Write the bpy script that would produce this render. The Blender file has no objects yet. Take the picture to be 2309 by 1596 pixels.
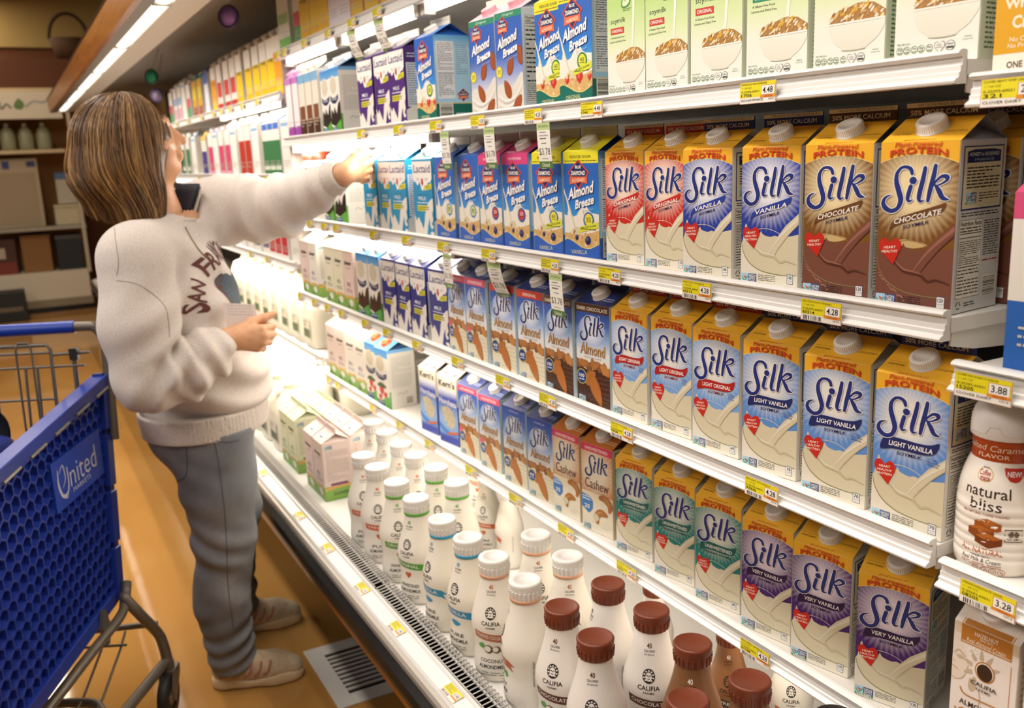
import bpy, bmesh, math, random
import numpy as np
from mathutils import Vector, Matrix
from mathutils.geometry import tessellate_polygon
random.seed(7)
C = bpy.context.scene.collection
S = bpy.context.scene
PI = math.pi

# ------------------------------------------------------------------ camera, world, exposure, store lights
cam_data = bpy.data.cameras.new('camera')
cam = bpy.data.objects.new('camera', cam_data); C.objects.link(cam)
cam_data.sensor_fit = 'HORIZONTAL'; cam_data.sensor_width = 36.0
cam_data.lens = 2066.26 / 2309 * 36.0
CAM_R = ((0.478, 0.878, -0.041), (0.170, -0.138, -0.976), (-0.862, 0.459, -0.215))   # right, down, forward
_r = Vector(CAM_R[0]).normalized(); _f = Vector(CAM_R[2]); _f = (_f - _r * _f.dot(_r)).normalized(); _u = _r.cross(_f)
cam.matrix_world = Matrix(((_r.x, _u.x, -_f.x, 0), (_r.y, _u.y, -_f.y, 0), (_r.z, _u.z, -_f.z, 1.48), (0, 0, 0, 1)))
cam_data.clip_start = 0.02
cam_data.dof.use_dof = True
cam_data.dof.focus_distance = 1.32
cam_data.dof.aperture_fstop = 5.6
S.camera = cam
S.view_settings.view_transform = 'Standard'; S.view_settings.look = 'None'
S.view_settings.gamma = 1.0; S.view_settings.use_curve_mapping = False
S.view_settings.exposure = EXPOSURE = 0.0
S.cycles.use_denoising = True
S.cycles.max_bounces = 6; S.cycles.diffuse_bounces = 3; S.cycles.glossy_bounces = 3; S.cycles.transmission_bounces = 4
S.cycles.caustics_reflective = False; S.cycles.caustics_refractive = False
S.cycles.sample_clamp_indirect = 4.0
w = bpy.data.worlds.new('store_ambient'); S.world = w; w.use_nodes = True
w.node_tree.nodes['Background'].inputs[0].default_value = (1.0, 0.86, 0.68, 1)
w.node_tree.nodes['Background'].inputs[1].default_value = 0.05
def area_light(name, loc, size_x, size_y, energy, color, rot):
    l = bpy.data.lights.new(name, 'AREA'); l.shape = 'RECTANGLE'; l.size = size_x; l.size_y = size_y
    l.energy = energy; l.color = color
    o = bpy.data.objects.new(name, l); C.objects.link(o); o.location = loc; o.rotation_euler = rot
    return o
def narrow(o, deg):
    o.data.spread = math.radians(deg); return o
WARM = (1.0, 0.84, 0.66); NEUTRAL = (1.0, 0.93, 0.86)
# store ceiling lights over the aisle, then an added fill lamp
area_light('ceiling_and_fill_light', (-2.4, -0.25, 3.35), 7.5, 0.22, 108, NEUTRAL, (math.radians(8), 0, 0))
area_light('ceiling_and_fill_light', (-9.6, -0.25, 3.35), 5.0, 0.22, 60, WARM, (0, 0, 0))
area_light('ceiling_and_fill_light', (-2.6, -2.6, 3.35), 7.0, 0.8, 120, NEUTRAL, (math.radians(34), 0, 0))  # broad fill added from the aisle side to light the product fronts
# the canopy tubes of the case itself (their glass is modelled further down)
narrow(area_light('canopy_tube_light', (-0.6, 0.56, 1.985), 5.4, 0.07, 9, NEUTRAL, (math.radians(34), 0, 0)), 96)
narrow(area_light('canopy_tube_light', (-5.6, 0.56, 1.985), 4.6, 0.07, 12, NEUTRAL, (math.radians(34), 0, 0)), 96)

# ------------------------------------------------------------------ materials
def lin(c):
    return c / 12.92 if c <= 0.04045 else ((c + 0.055) / 1.055) ** 2.4
def rgb(h):
    if not isinstance(h, str): return tuple(h[:3])
    return tuple(lin(int(h[i:i + 2], 16) / 255) for i in (0, 2, 4))
MATS = {}
def mat(hexc, rough=0.45, metal=0.0, spec=0.5, emit=0.0, trans=0.0, sss=0.0):
    key = (hexc, rough, metal, spec, emit, trans, sss)
    if key in MATS: return MATS[key]
    m = bpy.data.materials.new('surface'); m.use_nodes = True
    b = m.node_tree.nodes['Principled BSDF']; c = rgb(hexc) + (1,)
    b.inputs['Base Color'].default_value = c; b.inputs['Roughness'].default_value = rough
    b.inputs['Metallic'].default_value = metal; b.inputs['Specular IOR Level'].default_value = spec
    if emit: b.inputs['Emission Color'].default_value = c; b.inputs['Emission Strength'].default_value = emit
    if trans: b.inputs['Transmission Weight'].default_value = trans
    if sss:
        b.inputs['Subsurface Weight'].default_value = sss; b.inputs['Subsurface Radius'].default_value = (0.02, 0.012, 0.008); b.inputs['Subsurface Scale'].default_value = 0.5
    MATS[key] = m
    return m
class NT:
    """small helper for node graphs"""
    def __init__(s, rough=0.45, spec=0.5):
        s.m = bpy.data.materials.new('surface'); s.m.use_nodes = True; s.t = s.m.node_tree
        s.b = s.t.nodes['Principled BSDF']; s.b.inputs['Roughness'].default_value = rough; s.b.inputs['Specular IOR Level'].default_value = spec
    def n(s, kind, **kw):
        o = s.t.nodes.new(kind)
        for k, v in kw.items(): setattr(o, k, v)
        return o
    def put(s, sock, v):
        if isinstance(v, (int, float)): sock.default_value = v
        elif isinstance(v, tuple): sock.default_value = v
        else: s.t.links.new(v, sock)
    def math(s, op, a, b=0.0, clamp=False):
        o = s.n('ShaderNodeMath', operation=op); o.use_clamp = clamp
        s.put(o.inputs[0], a); s.put(o.inputs[1], b); return o.outputs[0]
    def mix(s, f, a, b):
        o = s.n('ShaderNodeMix', data_type='RGBA')
        s.put(o.inputs[0], f); s.put(o.inputs[6], a if not isinstance(a, str) else rgb(a) + (1,)); s.put(o.inputs[7], b if not isinstance(b, str) else rgb(b) + (1,))
        return o.outputs[2]
    def ramp(s, f, stops, interp='LINEAR'):
        o = s.n('ShaderNodeValToRGB'); cr = o.color_ramp; cr.interpolation = interp
        while len(cr.elements) < len(stops): cr.elements.new(0.5)
        for e, (p, c) in zip(cr.elements, stops): e.position = p; e.color = rgb(c) + (1,)
        s.put(o.inputs[0], f); return o.outputs[0]
    def uv(s):
        o = s.n('ShaderNodeUVMap'); x = s.n('ShaderNodeSeparateXYZ'); s.t.links.new(o.outputs[0], x.inputs[0]); return x.outputs[0], x.outputs[1]
    def noise(s, scale, detail=3.0, vec=None, rough=0.5):
        o = s.n('ShaderNodeTexNoise'); o.inputs['Scale'].default_value = scale; o.inputs['Detail'].default_value = detail; o.inputs['Roughness'].default_value = rough
        if vec is not None: s.t.links.new(vec, o.inputs['Vector'])
        return o.outputs[0]
    def coord(s, scale=(1, 1, 1), kind='Object'):
        o = s.n('ShaderNodeTexCoord'); m = s.n('ShaderNodeMapping'); m.inputs['Scale'].default_value = scale
        s.t.links.new(o.outputs[kind], m.inputs[0]); return m.outputs[0]
    def bump(s, h, strength=0.2, dist=0.01):
        o = s.n('ShaderNodeBump'); o.inputs['Strength'].default_value = strength; o.inputs['Distance'].default_value = dist
        s.t.links.new(h, o.inputs['Height']); s.t.links.new(o.outputs[0], s.b.inputs['Normal'])
    def color(s, c): s.put(s.b.inputs['Base Color'], c if not isinstance(c, str) else rgb(c) + (1,))
INK = 0.4
def ink(h): return mat(h, INK)
_prints = {}
def burst(glow, base, cu=0.5, cv=0.72, aspect=1.95, r0=0.25, r1=0.85, rays=44):
    """printed starburst: pale centre, rays running out into the label colour"""
    key = ('b', glow, base, cu, cv, r0, r1)
    if key in _prints: return _prints[key]
    t = NT(INK); u, v = t.uv()
    dx = t.math('SUBTRACT', u, cu); dy = t.math('MULTIPLY', t.math('SUBTRACT', v, cv), aspect)
    r = t.math('SQRT', t.math('ADD', t.math('MULTIPLY', dx, dx), t.math('MULTIPLY', dy, dy)))
    a = t.math('ARCTAN2', dy, dx)
    ray = t.math('MULTIPLY', t.math('MULTIPLY', t.math('SINE', t.math('MULTIPLY', a, float(rays))), 0.07), r)
    f = t.math('DIVIDE', t.math('SUBTRACT', t.math('ADD', r, ray), r0), r1 - r0, True)
    t.color(t.mix(f, glow, base)); _prints[key] = t.m
    return t.m
def vgrad(*stops):
    """printed vertical gradient, bottom to top of the label"""
    key = ('g',) + stops
    if key in _prints: return _prints[key]
    t = NT(INK); u, v = t.uv(); t.color(t.ramp(v, stops)); _prints[key] = t.m
    return t.m

# ------------------------------------------------------------------ meshes
class MB:
    def __init__(s): s.v = []; s.f = []; s.mi = []; s.m = []; s.uv = {}; s.sm = []
    def slot(s, m):
        for i, x in enumerate(s.m):
            if x is m: return i
        s.m.append(m); return len(s.m) - 1
    def add(s, vs, fs, m, smooth=False, uvs=None):
        b = len(s.v); k = s.slot(m); s.v += [tuple(x) for x in vs]
        for f in fs:
            if uvs is not None: s.uv[len(s.f)] = [uvs[i] for i in f]
            s.f.append([b + i for i in f]); s.mi.append(k); s.sm.append(smooth)
        return s
    def box(s, a, b, m):
        (x0, y0, z0), (x1, y1, z1) = a, b
        vs = [(x0, y0, z0), (x1, y0, z0), (x1, y1, z0), (x0, y1, z0), (x0, y0, z1), (x1, y0, z1), (x1, y1, z1), (x0, y1, z1)]
        return s.add(vs, [(0, 3, 2, 1), (4, 5, 6, 7), (0, 1, 5, 4), (1, 2, 6, 5), (2, 3, 7, 6), (3, 0, 4, 7)], m)
    def prism(s, pts, p0, ex, ey, ez, length, m, smooth=False):
        """extrude a 2-D outline (ex,ey) along ez"""
        p0, ex, ey, ez = map(Vector, (p0, ex, ey, ez)); n = len(pts)
        vs = [p0 + ex * x + ey * y for x, y in pts] + [p0 + ex * x + ey * y + ez * length for x, y in pts]
        fs = [(i, (i + 1) % n, n + (i + 1) % n, n + i) for i in range(n)]
        s.add(vs, fs, m, smooth)
        tri = tessellate_polygon([[Vector((x, y, 0)) for x, y in pts]])
        s.add(vs[:n], [tuple(reversed(t)) for t in tri], m); s.add(vs[n:], tri, m)
        return s
    def tube(s, pts, r, m, n=8, closed=False, caps=True, rs=None, flat=1.0):
        pts = [Vector(p) for p in pts]; k = len(pts); vs = []; fs = []
        up = None
        for i, p in enumerate(pts):
            a = pts[(i - 1) % k] if (closed or i) else p; b = pts[(i + 1) % k] if (closed or i < k - 1) else p
            t = (b - a).normalized()
            if up is None:
                up = Vector((0, 0, 1)) if abs(t.z) < 0.9 else Vector((1, 0, 0))
            x = t.cross(up); x = x.normalized() if x.length > 1e-6 else Vector((1, 0, 0)); up = x.cross(t).normalized()
            rr = rs[i] if rs else r
            for j in range(n):
                q = 2 * PI * j / n; vs.append(p + x * (rr * math.cos(q)) + up * (rr * flat * math.sin(q)))
        for i in range(k if closed else k - 1):
            for j in range(n):
                a = i * n + j; b = i * n + (j + 1) % n; c = ((i + 1) % k) * n + (j + 1) % n; d = ((i + 1) % k) * n + j
                fs.append((a, b, c, d))
        s.add(vs, fs, m, True)
        if caps and not closed:
            s.add(vs[:n], [tuple(range(n))[::-1]], m); s.add(vs[-n:], [tuple(range(n))], m)
        return s
    def lathe(s, prof, m, n=32, base=(0, 0, 0), mats=None, rot=None, sq=None):
        """prof: (radius, z); sq: superellipse power for squarish bodies"""
        vs = []; fs = []
        for r, z in prof:
            for j in range(n):
                q = 2 * PI * j / n; c, d = math.cos(q), math.sin(q); k = 1.0
                if sq: k = (abs(c) ** sq + abs(d) ** sq) ** (-1 / sq)
                p = Vector((r * c * k, r * d * k, z))
                if rot is not None: p = rot @ p
                vs.append((p.x + base[0], p.y + base[1], p.z + base[2]))
        for i in range(len(prof) - 1):
            for j in range(n):
                fs.append((i * n + j, i * n + (j + 1) % n, (i + 1) * n + (j + 1) % n, (i + 1) * n + j))
        s.add(vs, fs, m, True)
        return s
    def mesh(s, name):
        me = bpy.data.meshes.new(name); me.from_pydata(s.v, [], s.f)
        for m in s.m: me.materials.append(m)
        me.polygons.foreach_set('material_index', s.mi); me.polygons.foreach_set('use_smooth', s.sm)
        if s.uv:
            lay = me.uv_layers.new(name='UVMap')
            for i, us in s.uv.items():
                p = me.polygons[i]
                for k, l in enumerate(p.loop_indices): lay.data[l].uv = us[k]
        me.update(); return me
    def obj(s, name, parent=None, loc=None):
        o = bpy.data.objects.new(name, s.mesh(name)); C.objects.link(o)
        if parent is not None: o.parent = parent
        if loc is not None: o.location = loc
        return o
def link(name, me, parent=None):
    o = bpy.data.objects.new(name, me); C.objects.link(o); o.parent = parent; return o
def tag(o, label, cat, group=None):
    o['label'] = label; o['category'] = cat
    if group: o['group'] = group
    return o
def thing(name, label, cat, loc=(0, 0, 0), rotz=0.0, group=None):
    o = bpy.data.objects.new(name, None); C.objects.link(o); o.location = loc; o.rotation_euler = (0, 0, rotz); o.empty_display_size = 0.05
    return tag(o, label, cat, group)
def struct(name, mb):
    o = mb.obj(name); o['kind'] = 'structure'; return o
def bevel(o, w=0.002, seg=2):
    b = o.modifiers.new('bevel', 'BEVEL'); b.width = w; b.segments = seg; b.limit_method = 'ANGLE'; return o

# ------------------------------------------------------------------ print: flat artwork laid on a face
_txt = {}
def text_shape(s, shear=0.0, bold=0.0, res=2):
    key = (s, shear, bold, res)
    if key in _txt: return _txt[key]
    cu = bpy.data.curves.new('t', 'FONT'); cu.body = s; cu.shear = shear; cu.offset = bold; cu.resolution_u = res; cu.size = 1.0
    o = bpy.data.objects.new('t', cu); me = bpy.data.meshes.new_from_object(o)
    vs = [(v.co.x, v.co.y) for v in me.vertices]; fs = [tuple(p.vertices) for p in me.polygons]
    bpy.data.objects.remove(o); bpy.data.curves.remove(cu); bpy.data.meshes.remove(me)
    if not vs: vs = [(0, 0), (1, 0), (0, 1)]; fs = []
    x0 = min(v[0] for v in vs); x1 = max(v[0] for v in vs); y0 = min(v[1] for v in vs); y1 = max(v[1] for v in vs)
    r = ([((x - x0) / max(x1 - x0, 1e-6), (y - y0) / max(y1 - y0, 1e-6)) for x, y in vs], fs, (x1 - x0) / max(y1 - y0, 1e-6))
    _txt[key] = r
    return r
def spline(pts, n=8, closed=False):
    """Catmull-Rom through points of any dimension"""
    P = [np.array(p, float) for p in pts]; k = len(P); out = []
    for i in range(k if closed else k - 1):
        a = P[(i - 1) % k] if (closed or i) else P[0]; b = P[i]; c = P[(i + 1) % k]; d = P[(i + 2) % k] if (closed or i < k - 2) else P[-1]
        for j in range(n):
            t = j / n
            out.append(0.5 * ((2 * b) + (c - a) * t + (2 * a - 5 * b + 4 * c - d) * t * t + (3 * b - a - 3 * c + d) * t ** 3))
    if not closed: out.append(P[-1])
    return [tuple(p) for p in out]
class Art:
    """artwork in metres on a W x H face; u/v helpers take 0..1"""
    def __init__(s, W, H): s.W = W; s.H = H; s.items = []
    def raw(s, vs, fs, m, lay): s.items.append((vs, fs, m, lay))
    def poly(s, pts, m, lay=1):
        pts = [(u * s.W, v * s.H) for u, v in pts]
        tri = tessellate_polygon([[Vector((x, y, 0)) for x, y in pts]])
        fs = []
        for a, b, c in tri:
            A, B, D = pts[a], pts[b], pts[c]
            if (B[0] - A[0]) * (D[1] - A[1]) - (B[1] - A[1]) * (D[0] - A[0]) < 0: a, b = b, a
            fs.append((a, b, c))
        s.raw(pts, fs, m, lay)
    def rect(s, u0, v0, u1, v1, m, lay=1): s.raw([(u0 * s.W, v0 * s.H), (u1 * s.W, v0 * s.H), (u1 * s.W, v1 * s.H), (u0 * s.W, v1 * s.H)], [(0, 1, 2, 3)], m, lay)
    def grid(s, u0, v0, u1, v1, m, lay=1): s.rect(u0, v0, u1, v1, m, lay)
    def smooth(s, pts, m, lay=1, n=6): s.poly(spline(pts, n, True), m, lay)
    def oval(s, u, v, ru, rv, m, lay=1, n=20, rot=0.0):
        p = []
        for i in range(n):
            q = 2 * PI * i / n; x = ru * s.W * math.cos(q); y = rv * s.H * math.sin(q)
            p.append((u + (x * math.cos(rot) - y * math.sin(rot)) / s.W, v + (x * math.sin(rot) + y * math.cos(rot)) / s.H))
        s.poly(p, m, lay)
    def disc(s, u, v, r, m, lay=1, n=20): s.oval(u, v, r, r * s.W / s.H, m, lay, n)
    def ring(s, u, v, r, w, m, lay=1, n=24):
        p = [(u + r * math.cos(2 * PI * i / n), v + r * s.W / s.H * math.sin(2 * PI * i / n)) for i in range(n)]
        s.stroke(p + [p[0]], w, m, lay, n=1)
    def stroke(s, pts, width, m, lay=1, n=7, grow=0.0):
        """ribbon along a spline; width in metres, one value or one per point"""
        ws = width if isinstance(width, (list, tuple)) else [width] * len(pts)
        q = spline([(u * s.W, v * s.H, w) for (u, v), w in zip(pts, ws)], n) if n > 1 else [(u * s.W, v * s.H, w) for (u, v), w in zip(pts, ws)]
        k = len(q); vs = []; fs = []
        for i in range(k):
            a = q[max(i - 1, 0)]; b = q[min(i + 1, k - 1)]; tx, ty = b[0] - a[0], b[1] - a[1]; l = math.hypot(tx, ty) or 1
            h = q[i][2] / 2 + grow; nx, ny = -ty / l * h, tx / l * h
            vs += [(q[i][0] - nx, q[i][1] - ny), (q[i][0] + nx, q[i][1] + ny)]
        for i in range(k - 1): fs.append((2 * i, 2 * i + 2, 2 * i + 3, 2 * i + 1))
        s.raw(vs, fs, m, lay)
        if n > 1:
            for e in (0, k - 1):
                h = q[e][2] / 2 + grow
                s.raw([(q[e][0] + h * math.cos(2 * PI * i / 10), q[e][1] + h * math.sin(2 * PI * i / 10)) for i in range(10)], [tuple(range(10))], m, lay)
    def text(s, t, u, v, w=None, h=None, m=None, lay=3, shear=0.0, bold=0.0, bend=0.0, slope=0.0, res=2, left=False, rot90=False):
        """centred on (u,v) unless left; w as a share of W, h as a share of H"""
        vs, fs, asp = text_shape(t, shear, bold, res)
        if w is None: hh = h * s.H; ww = hh * asp
        elif h is None: ww = w * s.W; hh = ww / asp
        else: ww = w * s.W; hh = h * s.H
        cx, cy = u * s.W, v * s.H; out = []
        for x, y in vs:
            X = (x - (0 if left else 0.5)) * ww; Y = (y - 0.5) * hh + bend * s.H * (1 - (2 * x - 1) ** 2) + slope * X
            if rot90: X, Y = -Y, X
            out.append((cx + X, cy + Y))
        s.raw(out, fs, m, lay)
    def lines(s, u0, u1, v1, v0, n, m, lay=2, fill=0.45, seed=1, words=True):
        """rows of tiny print, as broken dashes"""
        rn = random.Random(seed); dv = (v1 - v0) / n
        for i in range(n):
            vc = v1 - dv * (i + 0.5); h = dv * fill / 2; x = u0
            while x < u1 - 0.01:
                L = rn.uniform(0.04, 0.14) * (1 if words else 6); e = min(u1, x + L)
                s.rect(x, vc - h, e, vc + h, m, lay); x = e + 0.018
                if rn.random() < 0.06: break
    def barcode(s, u0, v0, u1, v1, m_white, m_ink, lay=2, seed=3, horizontal=False):
        s.rect(u0, v0, u1, v1, m_white, lay); rn = random.Random(seed); x = 0.06
        while x < 0.94:
            wd = rn.choice((0.018, 0.03, 0.045))
            if horizontal: s.rect(u0 + (u1 - u0) * 0.06, v0 + (v1 - v0) * x, u1 - (u1 - u0) * 0.06, v0 + (v1 - v0) * (x + wd), m_ink, lay + 1)
            else: s.rect(u0 + (u1 - u0) * x, v0 + (v1 - v0) * 0.08, u0 + (u1 - u0) * (x + wd), v1 - (v1 - v0) * 0.08, m_ink, lay + 1)
            x += wd + rn.choice((0.02, 0.03, 0.05))
    def heart(s, u, v, r, m, lay=2, tip=(0.35, -1.25)):
        """r in metres"""
        p = [(tip[0], tip[1]), (-0.75, -0.3), (-1.0, 0.25), (-0.8, 0.72), (-0.42, 0.82), (0.0, 0.5), (0.42, 0.85), (0.82, 0.72), (1.0, 0.25), (0.8, -0.25)]
        q = []
        for i in range(len(p)):
            a, b = p[i], p[(i + 1) % len(p)]
            q.append(a)
            if i not in (0, len(p) - 1, 4, 5): q.append(((a[0] + b[0]) / 2 * 1.04, (a[1] + b[1]) / 2 * 1.04))
        s.poly([(u + x * r / s.W, v + y * r / s.H) for x, y in q], m, lay)
    def onto(s, mb, p0, ex, ey, n, eps=0.00013):
        p0, ex, ey, n = map(Vector, (p0, ex, ey, n))
        for i, (vs, fs, m, lay) in enumerate(s.items):
            d = n * (lay * eps + (i % 60) * 0.000002)
            vs = [(min(max(x, 0.0003), s.W - 0.0003), min(max(y, 0.0002), s.H - 0.0002)) for x, y in vs]
            mb.add([p0 + ex * x + ey * y + d for x, y in vs], fs, m, False, [(x / s.W, y / s.H) for x, y in vs])
    def around(s, mb, radius, z0, x0=None, eps=0.00022, step=0.004):
        """wrap round a turned body: x runs along the girth (toward +x seen from -y), y up; radius(z)"""
        x0 = -s.W / 2 if x0 is None else x0
        for vs, fs, m, lay in s.items:
            for f in fs:
                poly = [vs[i] for i in f]
                if len(poly) > 4: parts = [[poly[0], poly[i], poly[i + 1]] for i in range(1, len(poly) - 1)]
                else: parts = [poly]
                for pl in parts:
                    lo = min(p[0] for p in pl); hi = max(p[0] for p in pl)
                    cuts = [pl]
                    if hi - lo > step:
                        cuts = []
                        k = int((hi - lo) / step) + 1
                        for i in range(k):
                            a = lo + (hi - lo) * i / k; b = lo + (hi - lo) * (i + 1) / k
                            c = clip_x(clip_x(pl, a, 1), b, -1)
                            if len(c) > 2: cuts.append(c)
                    fin = []
                    for c in cuts:
                        lo2 = min(p[1] for p in c); hi2 = max(p[1] for p in c)
                        if hi2 - lo2 > 0.008:
                            k = int((hi2 - lo2) / 0.008) + 1
                            for i in range(k):
                                a = lo2 + (hi2 - lo2) * i / k; b = lo2 + (hi2 - lo2) * (i + 1) / k
                                d = clip_x([(y, x) for x, y in c], a, 1); d = clip_x(d, b, -1)
                                d = [(x, y) for y, x in d]
                                if len(d) > 2: fin.append(d)
                        else: fin.append(c)
                    for c in fin:
                        out = []
                        for x, y in c:
                            R = radius(z0 + y) + lay * eps; a = (x0 + x) / radius(z0 + s.H * 0.5)
                            out.append((R * math.sin(a), -R * math.cos(a), z0 + y))
                        mb.add(out, [tuple(range(len(c)))], m, True, [(x / s.W, y / s.H) for x, y in c])
def clip_x(poly, a, sgn):
    out = []; n = len(poly)
    for i in range(n):
        p, q = poly[i], poly[(i + 1) % n]; ip = sgn * (p[0] - a) >= -1e-12; iq = sgn * (q[0] - a) >= -1e-12
        if ip: out.append(p)
        if ip != iq:
            t = (a - p[0]) / (q[0] - p[0]); out.append((a, p[1] + (q[1] - p[1]) * t))
    return out
# ------------------------------------------------------------------ gable-top cartons
WHITE = 'f1ece4'; CREAM = 'e9e1cf'; CARD = 'e6e0d4'; DARK = '1d1a18'
def carton_mesh(name, d):
    W = d.get('W', 0.0955); D = d.get('D', W); H = d.get('H', 0.190); g = d.get('g', 0.026); fn = d.get('fin', 0.0175); c = 0.0018
    mb = MB()
    fm, sm, gm, nm = d['front'], d['side'], d['gable'], d['finm']
    ring = [(c, 0), (W - c, 0), (W, c), (W, D - c), (W - c, D), (c, D), (0, D - c), (0, c)]
    vs = [(x, y, 0) for x, y in ring] + [(x, y, H) for x, y in ring]
    for i in range(8):
        j = (i + 1) % 8
        mb.add([vs[i], vs[j], vs[8 + j], vs[8 + i]], [(0, 1, 2, 3)], fm if i in (0, 4) else sm, False, [(0, 0), (1, 0), (1, 1), (0, 1)])
    mb.add(vs[:8], [tuple(range(7, -1, -1))], sm)
    # gable: two slopes, two tucked ends, a flat fin
    r = H + g; t = 0.0013; yc = D / 2; ins = W * 0.30
    A0, A1, B0, B1 = (0, 0, H), (W, 0, H), (0, D, H), (W, D, H)
    F0, F1, K0, K1 = (0, yc - t, r), (W, yc - t, r), (0, yc + t, r), (W, yc + t, r)
    mb.add([A0, A1, F1, F0], [(0, 1, 2, 3)], gm, False, [(0, 0), (1, 0), (1, 1), (0, 1)])
    mb.add([B1, B0, K0, K1], [(0, 1, 2, 3)], gm, False, [(0, 0), (1, 0), (1, 1), (0, 1)])
    for a, b, f, k, ap in ((A1, B1, F1, K1, (W - ins, yc, r - g * 0.10)), (B0, A0, K0, F0, (ins, yc, r - g * 0.10))):
        mb.add([a, b, ap], [(0, 1, 2)], d.get('tuck', sm)); mb.add([a, ap, f], [(0, 1, 2)], d.get('tuck', sm)); mb.add([ap, b, k], [(0, 1, 2)], d.get('tuck', sm))
    mb.box((0.0006, yc - t, r), (W - 0.0006, yc + t, r + fn), nm)
    L = math.hypot(yc, g); ey = (0, yc / L, g / L); ng = (0, -g / L, yc / L)
    if d.get('artF'): d['artF'].onto(mb, (0, 0, 0), (1, 0, 0), (0, 0, 1), (0, -1, 0))
    if d.get('artG'): d['artG'].onto(mb, (0, 0, H), (1, 0, 0), ey, ng)
    if d.get('artN'): d['artN'].onto(mb, (0, yc - t, r), (1, 0, 0), (0, 0, 1), (0, -1, 0))
    if d.get('artS'): d['artS'].onto(mb, (W, 0, 0), (0, 1, 0), (0, 0, 1), (1, 0, 0))
    cap = None
    if d.get('cap'):
        m = MB(); R = 0.0165 * d.get('capk', 1.0); hh = 0.0125; cm = d['cap']
        q = Vector((0, 0, 1)).rotation_difference(Vector(ng)).to_matrix()
        m.lathe([(R * 1.10, 0.0003), (R * 1.10, 0.0015), (R, 0.002), (R, hh - 0.0016), (R - 0.0016, hh), (R * 0.72, hh), (R * 0.70, hh - 0.0005), (0.0001, hh - 0.0006)], cm, 40, (0, 0, 0), None, q)
        for i in range(40):
            an = 2 * PI * i / 40; p = q @ Vector((R * math.cos(an), R * math.sin(an), 0.0025)); z = q @ Vector((0, 0, 1)) * (hh - 0.0045)
            m.tube([p, p + z], 0.0005, cm, 4)
        cap = m.mesh(name + '_screw_cap')
        cpos = Vector((W * 0.5, 0, H)) + Vector(ey) * L * d.get('capv', 0.52)
        return mb.mesh(name), cap, cpos
    return mb.mesh(name), None, None
def art_pair(W=0.0955, H=0.190, D=None, g=0.026, fin=0.0175):
    D = D or W
    return Art(W, H), Art(W, math.hypot(D / 2, g)), Art(W, fin), Art(D, H)

SILK_S = [(0.432, 0.818), (0.412, 0.842), (0.36, 0.855), (0.29, 0.85), (0.236, 0.815), (0.235, 0.764), (0.272, 0.71), (0.30, 0.659), (0.262, 0.611), (0.177, 0.594), (0.098, 0.612), (0.068, 0.642), (0.098, 0.674), (0.172, 0.690)]
SILK_SW = [7.5, 8, 6.5, 6, 8, 10.5, 11.5, 11, 8.5, 8.5, 10.5, 9, 5.5, 1.2]
SILK_I = [(0.422, 0.740), (0.398, 0.696), (0.389, 0.668), (0.415, 0.655), (0.455, 0.664)]
SILK_L = [(0.595, 0.848), (0.575, 0.786), (0.540, 0.706), (0.533, 0.670), (0.558, 0.655), (0.600, 0.664)]
SILK_K = [(0.723, 0.861), (0.704, 0.802), (0.670, 0.723), (0.648, 0.660)]
SILK_A = [(0.680, 0.722), (0.730, 0.768), (0.800, 0.799), (0.868, 0.797), (0.868, 0.779), (0.800, 0.757), (0.735, 0.745)]
SILK_G = [(0.735, 0.747), (0.780, 0.716), (0.828, 0.678), (0.905, 0.668)]
def silk_logo(a, m, halo, lay=4, box=(0.06, 0.59, 0.91, 0.865), src=(0.06, 0.59, 0.91, 0.865)):
    kx = (box[2] - box[0]) / (src[2] - src[0]); ky = (box[3] - box[1]) / (src[3] - src[1])
    def T(P): return [(box[0] + (x - src[0]) * kx, box[1] + (y - src[1]) * ky) for x, y in P]
    k = 0.00060 * math.sqrt(kx * ky)
    for mm, gr, l in ((halo, 0.0009, lay), (m, 0.0, lay + 1)):
        a.stroke(T(SILK_S), [w * k for w in SILK_SW], mm, l, 7, gr)
        a.stroke(T(SILK_I), [w * k for w in (9, 9, 8, 5, 1.5)], mm, l, 6, gr)
        a.stroke(T(SILK_L), [w * k for w in (8, 9.5, 9.5, 8, 5, 1.5)], mm, l, 6, gr)
        a.stroke(T(SILK_K), [w * k for w in (8, 9.5, 9.5, 7)], mm, l, 6, gr)
        a.stroke(T(SILK_A), [w * k for w in (2, 4, 6, 9, 6, 3.5, 2.5)], mm, l, 6, gr)
        a.stroke(T(SILK_G), [w * k for w in (6, 10, 9, 2)], mm, l, 6, gr)
        u, v = T([(0.449, 0.776)])[0]
        a.oval(u, v, (0.0046 * kx + gr) / a.W, (0.0043 * ky + gr) / a.H, mm, l)
    u, v = T([(0.905, 0.685)])[0]
    a.ring(u, v, 0.011, 0.0004, m, lay)

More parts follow.
